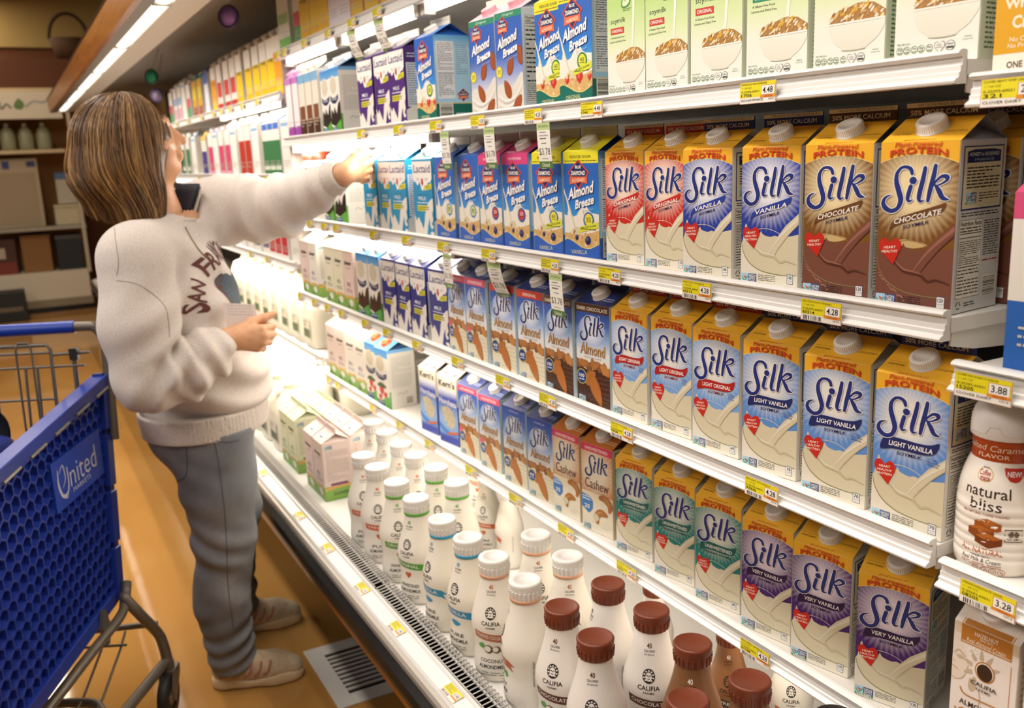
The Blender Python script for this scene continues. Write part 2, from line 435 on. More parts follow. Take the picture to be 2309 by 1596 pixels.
def non_gmo(a, u, v, su, sv, lay=5):
    a.rect(u, v, u + su, v + sv, ink('f3f0ea'), lay); a.rect(u + su * 0.47, v + sv * 0.22, u + su, v + sv, ink('2c4a86'), lay + 1)
    a.rect(u, v + sv * 0.22, u + su * 0.47, v + sv, ink('a8d2e8'), lay + 1); a.rect(u, v, u + su, v + sv * 0.22, ink('2f8a55'), lay + 1)
    for k, s in enumerate(('NON', 'GMO')): a.text(s, u + su * 0.73, v + sv * (0.80 - 0.25 * k), w=su * 0.42, m=ink(WHITE), lay=lay + 2, bold=0.02)
    a.text('Project', u + su * 0.73, v + sv * 0.33, w=su * 0.42, m=ink(WHITE), lay=lay + 2)
    a.text('VERIFIED', u + su * 0.5, v + sv * 0.11, w=su * 0.85, m=ink(WHITE), lay=lay + 2, bold=0.02)
    a.poly([(u + su * 0.22, v + sv * 0.5), (u + su * 0.12, v + sv * 0.8), (u + su * 0.3, v + sv * 0.66), (u + su * 0.40, v + sv * 0.85), (u + su * 0.28, v + sv * 0.5)], ink('d8562e'), lay + 2)
    a.stroke([(u + su * 0.05, v + sv * 0.6), (u + su * 0.2, v + sv * 0.3), (u + su * 0.43, v + sv * 0.7)], 0.0012, ink('3d9a52'), lay + 2)
def cal_box(a, u, v, su, sv, txt, lay=5):
    a.rect(u, v, u + su, v + sv, ink('33406a'), lay); a.rect(u + su * 0.06, v + sv * 0.05, u + su * 0.94, v + sv * 0.95, ink('f3f0ea'), lay + 1)
    a.text(txt, u + su * 0.5, v + sv * 0.68, w=su * 0.66, h=sv * 0.34, m=ink('1c2038'), lay=lay + 2, bold=0.02)
    a.text('CALORIES', u + su * 0.5, v + sv * 0.36, w=su * 0.8, m=ink('33406a'), lay=lay + 2); a.text('PER CUP', u + su * 0.5, v + sv * 0.19, w=su * 0.5, m=ink('33406a'), lay=lay + 2)
def recycle(a, u, v, r, m, lay=3):
    for k in range(3):
        q = PI / 2 + k * 2 * PI / 3; p = q + 2 * PI / 3
        a.stroke([(u + r * math.cos(q + 0.35), v + r * a.W / a.H * math.sin(q + 0.35)), (u + r * math.cos(p - 0.35), v + r * a.W / a.H * math.sin(p - 0.35))], 0.0012, m, lay, 1)
def facts_side(a, head='1f2b5e', panel='e4d9b4', hdr=True, seed=2):
    k = ink('2a2724'); b = ink('1f2340')
    if hdr:
        a.rect(0.08, 0.60, 0.93, 0.965, ink(head), 1); a.rect(0.10, 0.61, 0.91, 0.957, ink('efe9dc'), 2); a.rect(0.105, 0.614, 0.905, 0.953, ink(panel), 3)
        a.poly([(0.15, 0.87), (0.86, 0.87), (0.86, 0.935), (0.70, 0.945), (0.30, 0.945), (0.15, 0.935)], ink(head), 4)
        a.text('HONEST to GOODNESS', 0.505, 0.917, w=0.62, h=0.020, m=ink(WHITE), lay=5); a.text('A Promise from Silk', 0.505, 0.888, w=0.42, m=ink('b9c2e0'), lay=5)
        a.lines(0.16, 0.86, 0.85, 0.72, 7, k, 4, 0.4, seed); non_gmo(a, 0.16, 0.635, 0.22, 0.065, 4); a.lines(0.44, 0.86, 0.70, 0.64, 4, k, 4, 0.35, seed + 1)
        a.lines(0.10, 0.90, 0.59, 0.56, 2, k, 2, 0.4, seed + 2)
    top = 0.545 if hdr else 0.93
    a.rect(0.07, 0.085, 0.56, top, k, 1); a.rect(0.075, 0.0875, 0.555, top - 0.0025, ink('eae4d6'), 2)
    a.text('Nutrition Facts', 0.315, top - 0.022, w=0.44, m=k, lay=3, bold=0.02)
    a.lines(0.09, 0.54, top - 0.04, top - 0.075, 2, k, 3, 0.4, seed + 3)
    for v in (top - 0.08, top - 0.105, 0.27): a.rect(0.09, v - 0.0025, 0.54, v + 0.0025, k, 3)
    a.lines(0.09, 0.54, top - 0.12, 0.28, 12, k, 3, 0.34, seed + 4); a.lines(0.09, 0.54, 0.26, 0.10, 8, k, 3, 0.32, seed + 5)
    a.lines(0.60, 0.93, top - 0.01, 0.32, 15, k, 2, 0.36, seed + 6); a.lines(0.60, 0.93, 0.30, 0.285, 1, ink('b03a30'), 2, 0.5, seed)
    a.barcode(0.63, 0.07, 0.93, 0.20, ink('eae4d6'), k, 2, seed + 7, True); recycle(a, 0.14, 0.045, 0.05, k)
    a.lines(0.26, 0.5, 0.06, 0.03, 2, k, 2, 0.4, seed + 8)

NAVY = '22307a'
def silk_soy(key, base, glow, flavour, banner, fin, liquid='d8cdae', liquid_hi='e6dec6', liquid_dk='c5b998', second='SOYMILK', heart=('HEART', 'HEALTHY', 'PROTEIN'), cal='100', note=None, tilt=0.24, low=CREAM, side='e6e1d6', tcol='2a2050', choc=False, date='08/19/16 09:17 06176 EH1 1F', finA='50% MORE CALCIUM', finB='THAN DAIRY MILK', ftext=WHITE, gl=(0.20, 0.60)):
    F, G, N, Sd = art_pair()
    Y = ink('efb22e'); red = ink('cf4420')
    F.rect(0, 0.855, 1, 1.0, Y, 1)
    dome = [(0.0, 0.880), (0.166, 0.908), (0.341, 0.923), (0.51, 0.927), (0.673, 0.921), (0.832, 0.905), (1.0, 0.876)]
    B = burst(glow, base, 0.47, 0.72, 1.95, gl[0], gl[1])
    F.poly([(0, 0.20), (1, 0.20)] + list(reversed(dome)), B, 2)
    F.stroke(dome, 0.0006, ink('f4e2a4'), 3, 3)
    # milk in a glass bowl, pouring stream, splash
    lq, hi, dk = ink(liquid), ink(liquid_hi), ink(liquid_dk)
    F.poly([(0.0, 0.30)] + spline([(0.035, 0.33), (0.075, 0.44), (0.10, 0.445), (0.115, 0.425), (0.20, 0.40), (0.29, 0.395), (0.34, 0.385), (0.36, 0.40), (0.40, 0.375), (0.52, 0.362), (0.60, 0.372), (0.70, 0.362), (0.85, 0.372), (1.0, 0.388)], 5) + [(1.0, 0.0), (0.0, 0.0)], lq, 3)
    F.poly(spline([(0.0, 0.30), (0.05, 0.225), (0.16, 0.155), (0.36, 0.105), (0.60, 0.088), (0.80, 0.086), (1.0, 0.092)], 6) + [(1.0, 0.0), (0.0, 0.0)], ink(low), 4)
    F.stroke([(0.012, 0.31), (0.05, 0.235), (0.16, 0.163), (0.36, 0.112), (0.60, 0.094), (0.80, 0.091), (0.97, 0.096)], [0.0005, 0.0008, 0.001, 0.001, 0.001, 0.0008, 0.0004], ink('8d8352'), 5)
    F.stroke([(0.30, 0.412), (0.42, 0.420), (0.55, 0.412), (0.66, 0.392), (0.72, 0.372)], 0.0007, hi, 4)
    F.poly([(0.455, 0.235), (0.60, 0.335), (0.78, 0.445), (1.0, 0.535), (1.0, 0.455), (0.82, 0.375), (0.66, 0.285), (0.60, 0.225), (0.52, 0.215)], lq, 5)
    F.stroke([(0.50, 0.238), (0.70, 0.37), (0.99, 0.50)], [0.001, 0.003, 0.005], hi, 6)
    F.stroke([(0.60, 0.235), (0.80, 0.365), (0.99, 0.458)], [0.0006, 0.0012, 0.0016], dk, 6)
    F.stroke([(0.24, 0.285), (0.36, 0.235), (0.50, 0.222), (0.60, 0.215), (0.70, 0.182), (0.80, 0.195), (0.97, 0.175)], [0.001, 0.002, 0.0025, 0.003, 0.0028, 0.0025, 0.001], dk, 6)
    F.stroke([(0.26, 0.295), (0.37, 0.248), (0.50, 0.236), (0.61, 0.224)], [0.001, 0.0025, 0.002, 0.001], hi, 7)
    F.stroke([(0.09, 0.42), (0.13, 0.36), (0.22, 0.31), (0.26, 0.29)], [0.0008, 0.002, 0.0025, 0.001], dk, 4)
    if choc:
        rn = random.Random(4)
        for i in range(26):
            q = i / 26; u = 0.05 + 0.36 * q; v = 0.225 - 0.16 * q ** 0.8 + rn.uniform(-0.02, 0.0)
            F.oval(u, v, 0.012, 0.005, ink('a87462'), 6, 8, 0.5)
        F.smooth([(0.20, 0.41), (0.40, 0.425), (0.66, 0.40), (0.50, 0.375), (0.34, 0.385)], ink('cdb27a'), 2)
    silk_logo(F, ink(NAVY), ink('f2eee6'), 8)
    # ribbon and flavour
    R = [(0.165, 0.480), (0.190, 0.520), (0.252, 0.548), (0.417, 0.579), (0.618, 0.610), (0.777, 0.635), (0.872, 0.649), (0.862, 0.618), (0.813, 0.594), (0.67, 0.570), (0.454, 0.540), (0.281, 0.512), (0.20, 0.493)]
    if tilt < 0.2:
        R = [(0.10, 0.505), (0.13, 0.562), (0.20, 0.590), (0.40, 0.596), (0.62, 0.592), (0.79, 0.600), (0.905, 0.624), (0.885, 0.575), (0.82, 0.540), (0.66, 0.524), (0.45, 0.524), (0.26, 0.517), (0.17, 0.503)]
    F.poly(spline(R, 3, True), ink(banner), 8)
    cy = 0.565 if tilt >= 0.2 else 0.557
    F.text(flavour, 0.525, cy, w=min(0.60, 0.075 * len(flavour) + 0.02), h=0.033, m=ink('f6f2ea'), lay=9, bold=0.018, shear=0.12, slope=tilt if tilt >= 0.2 else 0.03, bend=0.0)
    F.text(second, 0.51, 0.518 - (0 if tilt >= 0.2 else 0.018), w=0.036 * len(second) + 0.09, h=0.022, m=ink(tcol), lay=8, bold=0.014, shear=0.12, slope=tilt if tilt >= 0.2 else 0.03)
    if note:
        for k, s in enumerate(note): F.text(s, 0.83, 0.512 - 0.019 * k, h=0.0135, m=ink('2b3f86'), lay=8, shear=0.1, slope=-0.08)
    F.heart(0.185, 0.365, 0.0145, ink('c92a1d'), 9)
    for k, s in enumerate(heart): F.text(s, 0.185, 0.386 - 0.025 * k + (0.0 if len(heart) > 2 else -0.012), w=0.026 * len(s) + 0.03, h=0.0155, m=ink('f6ecd8'), lay=10, bold=0.012, slope=0.08)
    F.text('PROTEIN', 0.5, 0.930, w=0.73, h=0.040, m=ink('b23418'), lay=9, bold=0.026, bend=0.020)
    F.text('PROTEIN', 0.498, 0.9325, w=0.73, h=0.040, m=red, lay=10, bold=0.022, bend=0.020)
    F.text('Plant-Powered', 0.49, 0.983, w=0.60, h=0.030, m=red, lay=9, bold=0.012, shear=0.2, bend=0.006)
    non_gmo(F, 0.02, 0.008, 0.27, 0.075); cal_box(F, 0.82, 0.03, 0.105, 0.07, cal)
    F.lines(0.32, 0.62, 0.085, 0.035, 4, ink('77705c' if not choc else '2a1a12'), 6, 0.34, 5)
    # roof
    G.text('good source of', 0.48, 0.07, w=0.40, h=0.085, m=red, lay=2, shear=0.2)
    kx = ink('4a3310')
    for k, s in enumerate(('NO ARTIFICIAL', 'COLORS,', 'FLAVORS OR', 'SWEETENERS')): G.text(s, 0.05, 0.66 - 0.115 * k, w=0.0245 * len(s), h=0.06, m=kx, lay=2, left=True, shear=0.15, bold=0.012)
    for k, s in enumerate(('NO LACTOSE,', 'DAIRY, GLUTEN', 'OR CHOLESTEROL')): G.text(s, 0.80, 0.62 - 0.115 * k, w=0.0245 * len(s), h=0.06, m=kx, lay=2, shear=0.15, bold=0.012)
    G.poly([(0, 0.74)] + spline([(0.0, 0.70), (0.25, 0.80), (0.5, 0.83), (0.75, 0.80), (1.0, 0.70)], 5) + [(1, 1), (0, 1)], ink(fin), 3)
    if finB: G.text(finB, 0.5, 0.91, w=0.62, h=0.10, m=ink(ftext), lay=4, shear=0.18)
    if finA: N.text(finA, 0.48, 0.36, w=0.84, h=0.33, m=ink(ftext), lay=2, bold=0.004)
    N.rect(0, 0.70, 1, 1.0, ink('d8d0be'), 1); N.text(date, 0.55, 0.86, w=0.80, h=0.15, m=ink('6d665c'), lay=2)
    facts_side(Sd)
    return dict(front=ink(low), side=ink(side), gable=Y, finm=ink(fin), artF=F, artG=G, artN=N, artS=Sd, cap=mat('e9e4dc', 0.35), tuck=ink('8f8e92' if choc else 'dcd6c8'))

def almond_oval(a, u, v, L, rot, lay, m='a9642c', hi='c98746', fat=0.42):
    """almond: pointed oval with a pale ridge"""
    def P(t, s): x = t * L / 2; y = s * L * fat / 2 * (1 - t * t) ** 0.7 * (1 - 0.25 * t); return (u + (x * math.cos(rot) - y * math.sin(rot)) / a.W, v + (x * math.sin(rot) + y * math.cos(rot)) / a.H)
    ts = [-1 + 2 * i / 12 for i in range(13)]
    a.poly([P(t, 1) for t in ts] + [P(t, -1) for t in reversed(ts[1:-1])], ink(m), lay)
    for s0 in (-0.5, 0.0, 0.45): a.stroke([P(-0.7, s0), P(0.0, s0), P(0.7, s0)], 0.0009, ink(hi), lay + 1, 3)
def nut_milk(key, strip, striptext, kind='Almond', low='cream', badge='60', vanilla=False, fin='22336f', pink=False):
    F, G, N, Sd = art_pair()
    cash = kind == 'Cashew'
    if cash: F.rect(0, 0.0, 1, 1, burst('efe2c8', 'c8782a', 0.45, 0.70, 1.95, 0.28, 0.72, 36), 1); F.rect(0, 0, 1, 0.45, vgrad((0.0, 'ddd3bb'), (0.30, 'e6dcc6'), (0.46, 'e9d9b8')), 2)
    else: F.rect(0, 0.0, 1, 1, vgrad((0.0, 'd9cfb4'), (0.40, 'e9e2d2'), (0.52, 'dfe3ea'), (0.66, '8fb0dc'), (0.80, '3f66b4'), (1.0, '26429a')), 1); F.oval(0.48, 0.74, 0.40, 0.15, burst('dfe6f2', '5f86c8', 0.48, 0.74, 1.95, 0.12, 0.50, 36), 2, 28)
    if strip:
        F.rect(0, 0.915, 1, 1.0, ink(strip), 3)
        if striptext: F.text(striptext, 0.5, 0.952, w=min(0.9, 0.066 * len(striptext)), h=0.036, m=ink('f4ead8'), lay=4, bold=0.014)
    elif vanilla: F.text('VANILLA', 0.5, 0.955, w=0.42, h=0.022, m=ink('dfe4f2'), lay=4)
    silk_logo(F, ink('1c2a66'), ink('f4f1ea'), 4, (0.14, 0.635, 0.86, 0.885))
    F.text(kind, 0.50, 0.555, w=0.76, h=0.115, m=ink('7a4a1c' if not cash else '6a2f1a'), lay=5, shear=0.08, bold=0.03 if not cash else 0.0)
    if not cash: F.text(kind, 0.497, 0.558, w=0.75, h=0.112, m=ink('c69a58'), lay=6, shear=0.08)
    F.text('dairy-free milk' if False else ('creamy cashewmilk' if cash else 'delicious almondmilk'), 0.5, 0.475, w=0.52, h=0.016, m=ink('9a8a6a'), lay=5, shear=0.1)
    if cash:
        for uu, vv, rr in ((0.70, 0.345, 0.6), (0.70, 0.17, 2.2)):
            pts = [(uu + 0.22 * math.cos(rr + t) , vv + 0.085 * math.sin(rr + t)) for t in (-1.1, -0.5, 0.1, 0.8, 1.4)]
            F.stroke(pts, [0.008, 0.015, 0.0165, 0.015, 0.010], ink('a86a28'), 6); F.stroke([(x - 0.015, y + 0.008) for x, y in pts[1:4]], [0.002, 0.004, 0.002], ink('c98d46'), 7)
        F.smooth([(0.36, 0.20), (0.46, 0.22), (0.56, 0.19), (0.50, 0.14), (0.40, 0.14)], ink('cfc6a8'), 7)
        F.poly([(0.0, 0.415), (0.26, 0.395), (0.36, 0.35), (0.36, 0.27), (0.28, 0.22), (0.22, 0.20), (0.0, 0.26)], ink('3b78b8'), 6)
        F.text('25', 0.18, 0.275, w=0.17, h=0.045, m=ink(WHITE), lay=7, bold=0.02); F.lines(0.03, 0.30, 0.40, 0.34, 2, ink('d6e4f2'), 7, 0.5, 4)
        F.smooth([(0.0, 0.06), (0.4, 0.10), (0.75, 0.07), (1.0, 0.10), (1.0, 0.0), (0.0, 0.0)], ink('e9e2cd'), 3)
    else:
        lq = {'cream': 'ded5ba', 'choc': '4a2c1c'}[low]
        F.poly([(0, 0)] + spline([(0.0, 0.40), (0.15, 0.37), (0.40, 0.34), (0.62, 0.375), (0.82, 0.36), (1.0, 0.36)], 4) + [(1, 0)], ink(lq), 3)
        rn = random.Random(5)
        for k in range(9): almond_oval(F, 0.05 + 0.115 * k, 0.385 + rn.uniform(-0.02, 0.03), 0.024, rn.uniform(0, 3), 4, 'a5672f' if k % 3 else '6a3a1c', 'c08a50', 0.62)
        for k in range(6): F.stroke([(rn.uniform(0.3, 0.6), 0.05 + 0.045 * k), (rn.uniform(0.6, 0.8), 0.06 + 0.045 * k), (0.98, 0.04 + 0.05 * k)], 0.0018, ink('c9bf9f' if low == 'cream' else '6a4630'), 4)
        F.poly([(0.72, 0.40), (0.74, 0.435), (0.98, 0.40), (0.98, 0.33), (0.80, 0.33)], ink('c08240'), 5)
        almond_oval(F, 0.42, 0.27, 0.040, 0.75, 6, 'ad6a2e', 'c98a4c', 0.62)
        almond_oval(F, 0.58, 0.165, 0.068, -1.05, 8, 'b0682a', 'cf8f4e', 0.40)
        F.disc(0.16, 0.265, 0.155, ink('c2b45a'), 9); F.disc(0.16, 0.265, 0.135, ink('223a80'), 10); F.text(badge, 0.16, 0.275, w=0.17, h=0.036, m=ink(WHITE), lay=11, bold=0.02); F.lines(0.08, 0.24, 0.25, 0.225, 1, ink('c8d2ea'), 11, 0.5)
        if pink: F.poly([(0.0, 0.40), (0.20, 0.37), (0.22, 0.33), (0.10, 0.31), (0.0, 0.33)], ink('e0567e'), 8)
    non_gmo(F, 0.06, 0.012, 0.22, 0.065, 7)
    for k in range(3): G.lines(0.66, 0.96, 0.50 - 0.10 * k, 0.44 - 0.10 * k, 1, ink('b9c0dc' if not cash else 'e6c9a0'), 2, 0.6, k)
    G.lines(0.06, 0.30, 0.72, 0.50, 2, ink('b9c0dc' if not cash else 'e6c9a0'), 2, 0.3, 6)
    G.text('THAN DAIRY MILK', 0.5, 0.90, w=0.55, h=0.07, m=ink('8a94c4' if not cash else 'e0c090'), lay=2)
    N.text('50% MORE CALCIUM', 0.48, 0.42, w=0.8, h=0.34, m=ink('a9b2da' if not cash else 'f0dcb4'), lay=2)
    facts_side(Sd, '1f2b5e', 'd8e6ee', True, 9)
    gm = fin if not cash else 'b5661f'
    return dict(front=ink('d9cfb4'), side=ink('cfe0e6') if not cash else ink('ddc79c'), gable=ink(gm), finm=ink(gm), artF=F, artG=G, artN=N, artS=Sd, cap=mat('e9e4dc', 0.35), tuck=ink('c9d4de') if not cash else ink('5b3a1a'))

def breeze_mark(a, u, v, s, lay=5):
    k = s; H = a.W / a.H
    def P(pts): return [(u + x * k, v + y * k * H) for x, y in pts]
    a.poly(P([(0, 0.52), (0.56, 0.08), (0, -0.52), (-0.56, 0.08)]), ink('d0463a'), lay)
    a.poly(P([(0, 0.45), (0.47, 0.08), (0, -0.43), (-0.47, 0.08)]), ink('1e2a5e'), lay + 1)
    a.poly(P([(-0.44, -0.06), (0.44, -0.06), (0.46, -0.30), (0.1, -0.25), (-0.46, -0.33)]), ink('e0693e'), lay + 2)
    a.text('BLUE', u, v + 0.26 * k * H, w=0.30 * k, m=ink(WHITE), lay=lay + 3, bold=0.03); a.text('DIAMOND', u, v + 0.06 * k * H, w=0.74 * k, h=0.15 * k * H, m=ink(WHITE), lay=lay + 3, bold=0.03)
    a.text('ALMONDS', u, v - 0.18 * k * H, w=0.66 * k, h=0.12 * k * H, m=ink('f3d9c0'), lay=lay + 3, bold=0.02, slope=0.05)
def breeze_name(a, u, v, lay=8, k=1.0):
    for m, g, du in ((ink('24407e'), 0.045, 0.012), (ink('f6f3ee'), 0.03, 0.0)):
        a.text('Almond', u + du, v - du * 0.4, w=0.74 * k, h=0.105 * k, m=m, lay=lay, shear=0.16, bold=g, slope=0.22)
        a.text('Breeze', u + 0.10 + du, v - 0.105 * k - du * 0.4, w=0.54 * k, h=0.085 * k, m=m, lay=lay, shear=0.16, bold=g, slope=0.22); lay += 1
    a.text('ALMONDMILK', u + 0.20, v - 0.178 * k, w=0.34 * k, h=0.014, m=ink('a9c4ea'), lay=lay, shear=0.2, slope=0.20)
def breeze(key, top=None, toptext='', wave='2f5fb8', flav='VANILLA', cal='30', calring='2c64ae', calbg='e8de3c', less=None, fruit='berry', gable='2f6fc0', side='c5dff0'):
    F, G, N, Sd = art_pair(H=0.193)
    F.rect(0, 0, 1, 1, vgrad((0.0, '3f9bd8'), (0.38, '3f9bd8'), (0.55, '2d74c8'), (0.80, '2a62b8'), (1.0, '2a62b8')), 1)
    if top:
        F.rect(0, 0.895, 1, 1, ink(top), 2)
        if toptext: F.text(toptext, 0.5, 0.955, w=0.60 if len(toptext) > 11 else 0.52, h=0.026, m=ink('2e2c18' if top != 'd6447e' else 'f3d6dc'), lay=3, bold=0.012)
        if less: F.lines(0.04, 0.96, 0.93, 0.905, 1, ink('3a3818'), 3, 0.3, 8)
    breeze_mark(F, 0.44, 0.79 if top else 0.83, 0.55)
    breeze_name(F, 0.50, 0.645 if top else 0.675)
    mk, dk = ink('ece4d4'), ink('cfc4ac')
    F.poly([(0.0, 0.67), (0.035, 0.63), (0.12, 0.55), (0.20, 0.44), (0.26, 0.40), (0.36, 0.415), (0.46, 0.47), (0.56, 0.505), (0.60, 0.48), (0.66, 0.50), (0.72, 0.465), (0.80, 0.44), (0.90, 0.435), (1.0, 0.43), (1.0, 0.15), (0, 0.15), (0.0, 0.42), (0.09, 0.41), (0.12, 0.47), (0.06, 0.57), (0.0, 0.63)], mk, 4)
    F.stroke([(0.05, 0.60), (0.17, 0.48), (0.26, 0.36), (0.32, 0.30)], [0.001, 0.002, 0.0025, 0.002], dk, 5); F.stroke([(0.55, 0.49), (0.58, 0.42), (0.70, 0.38), (0.95, 0.37)], [0.001, 0.002, 0.002, 0.001], dk, 5)
    F.smooth([(0.22, 0.28), (0.36, 0.31), (0.48, 0.28), (0.44, 0.24), (0.28, 0.24)], ink('d6cba8'), 5)
    rn = random.Random(11)
    F.poly([(0, 0.14), (0, 0.25), (0.2, 0.24), (0.5, 0.235), (0.8, 0.26), (1.0, 0.285), (1, 0.08), (0, 0.08)], ink('d2aa6c'), 5)
    for i in range(44): F.oval(rn.uniform(0.02, 0.98), rn.uniform(0.13, 0.26), rn.uniform(0.02, 0.05), rn.uniform(0.006, 0.014), ink(rn.choice(('c8964e', 'dcbc84', 'b07a3a', 'e6cfa0'))), 6, 8, rn.uniform(0, 3))
    if fruit == 'berry':
        for u, v, r in ((0.68, 0.185, 0.085), (0.36, 0.205, 0.05)): F.disc(u, v, r, ink('2b2c5e'), 7); F.disc(u - 0.02, v + 0.014, r * 0.4, ink('5a5c94'), 8); F.disc(u + 0.01, v - 0.016, r * 0.3, ink('17173c'), 8)
    else:
        for u, v, r in ((0.62, 0.235, 0.13), (0.24, 0.22, 0.08), (0.92, 0.23, 0.08)): F.heart(u, v, r * F.W * 0.8, ink('c4302a'), 7, (0.0, -1.1)); F.disc(u - 0.02, v + 0.012, r * 0.25, ink('e06a58'), 8)
    F.poly([(0, 0)] + [(u, v) for u, v in spline([(0.0, 0.185), (0.12, 0.195), (0.30, 0.165), (0.50, 0.125), (0.70, 0.115), (0.85, 0.135), (1.0, 0.165)], 4)] + [(1, 0)], ink('e6d27a'), 8)
    F.poly([(0, 0)] + [(u, v - 0.008) for u, v in spline([(0.0, 0.185), (0.12, 0.195), (0.30, 0.165), (0.50, 0.125), (0.70, 0.115), (0.85, 0.135), (1.0, 0.165)], 4)] + [(1, 0)], ink(wave), 9)
    F.text(flav, 0.42, 0.072, w=0.46, h=0.040, m=ink('d6cf9c'), lay=10, bold=0.004, slope=0.02)
    F.disc(0.71, 0.375, 0.15, ink(calring), 7); F.disc(0.71, 0.378, 0.112, ink(calbg), 8); F.text(cal, 0.71, 0.388, w=0.12, h=0.036, m=ink('2a2a20' if calbg != 'c83a3a' else WHITE), lay=9); F.lines(0.64, 0.78, 0.365, 0.355, 1, ink('3a3a28'), 9, 0.6)
    if less:
        F.poly([(0.44, 0.255), (0.98, 0.305), (0.98, 0.365), (0.44, 0.305)], ink('d9dc40'), 9); F.text(less, 0.70, 0.312, w=0.46, h=0.020, m=ink('3a3a20'), lay=10, bold=0.01, slope=0.16, shear=0.1); F.lines(0.5, 0.92, 0.297, 0.283, 1, ink('3a3a20'), 10, 0.4)
    G.lines(0.1, 0.4, 0.2, 0.12, 1, ink('e6ecf6' if not (top and less) else '4a4818'), 2, 0.5)
    Sd.rect(0, 0, 1, 1, vgrad((0.0, wave), (0.21, wave), (0.215, 'e6d27a'), (0.23, 'a8d6f2'), (0.85, 'b6dcf2'), (1.0, '57a4e0')), 1)
    k = ink('4a5a78'); Sd.rect(0.06, 0.27, 0.54, 0.93, ink('eef2f6'), 2); Sd.lines(0.09, 0.51, 0.92, 0.60, 16, k, 3, 0.3, 4); Sd.rect(0.08, 0.56, 0.52, 0.568, k, 3); Sd.lines(0.09, 0.51, 0.55, 0.29, 13, k, 3, 0.3, 5)
    Sd.lines(0.60, 0.92, 0.90, 0.55, 14, ink('6f8fb8'), 2, 0.26, 6); breeze_mark(Sd, 0.76, 0.31, 0.30, 3); Sd.barcode(0.08, 0.03, 0.46, 0.215, ink('f0ece4'), ink('2a2a2a'), 3, 8, True); Sd.rect(0.54, 0.03, 0.94, 0.10, ink('cfe4f2'), 3); Sd.lines(0.56, 0.92, 0.095, 0.035, 4, k, 4, 0.35, 3)
    N.lines(0.1, 0.9, 0.8, 0.4, 1, ink('b8b2a6'), 2, 0.25, 3)
    gm = top if (top and less) else gable
    return dict(H=0.193, front=ink('2a62b8'), side=ink(side), gable=ink(gm), finm=ink('cfcabd'), artF=F, artG=G, artN=N, artS=Sd, cap=mat('e4dfd6', 0.35), tuck=ink('2a62b8'))
def breeze_almonds(key, wave='1f7a5e'):
    F, G, N, Sd = art_pair(H=0.193)
    F.rect(0, 0, 1, 1, vgrad((0.0, 'e6e0d6'), (0.22, 'd9d4d0'), (0.40, '8e9ccc'), (0.58, '3a62b4'), (1.0, '2a5cb2')), 1)
    F.rect(0, 0.935, 1, 1, ink('2d8a66'), 2); F.text('Original', 0.5, 0.967, w=0.40, h=0.030, m=ink('e6f0e4'), lay=3, shear=0.15)
    breeze_mark(F, 0.30, 0.86, 0.40); breeze_name(F, 0.46, 0.725)
    F.smooth([(0.0, 0.24), (0.2, 0.30), (0.45, 0.22), (0.7, 0.30), (1.0, 0.38), (1.0, 0.0), (0.0, 0.0)], ink('d8d2c8'), 3)
    for k in range(4): F.stroke([(0.05, 0.20 - 0.04 * k), (0.35, 0.13 - 0.03 * k), (0.7, 0.17 - 0.03 * k), (0.97, 0.30 - 0.06 * k)], [0.001, 0.003, 0.003, 0.001], ink('b9b2a8' if k % 2 else 'eee9e0'), 4)
    for u, v, L, r in ((0.55, 0.47, 0.040, 1.2), (0.92, 0.56, 0.040, 1.7), (0.42, 0.24, 0.042, 2.1), (0.78, 0.085, 0.044, 0.9)): almond_oval(F, u, v, L, r, 6, '96481f', 'b9683a', 0.52)
    F.disc(0.12, 0.42, 0.12, ink('c8b840'), 6); F.disc(0.12, 0.42, 0.10, ink('e6da48'), 7); F.text('30', 0.12, 0.43, w=0.11, h=0.03, m=ink('2a2a20'), lay=8); F.lines(0.06, 0.18, 0.41, 0.40, 1, ink('3a3a28'), 8, 0.5)
    facts_side(Sd, '2a5cb2', 'dfe6ee', False, 12)
    return dict(H=0.193, front=ink('2a5cb2'), side=ink('d9e2ea'), gable=ink('e3a6b4'), finm=ink('d8d4ca'), artF=F, artG=G, artN=N, artS=Sd, cap=mat('e8a4b0', 0.35), tuck=ink('c8d6e6'))

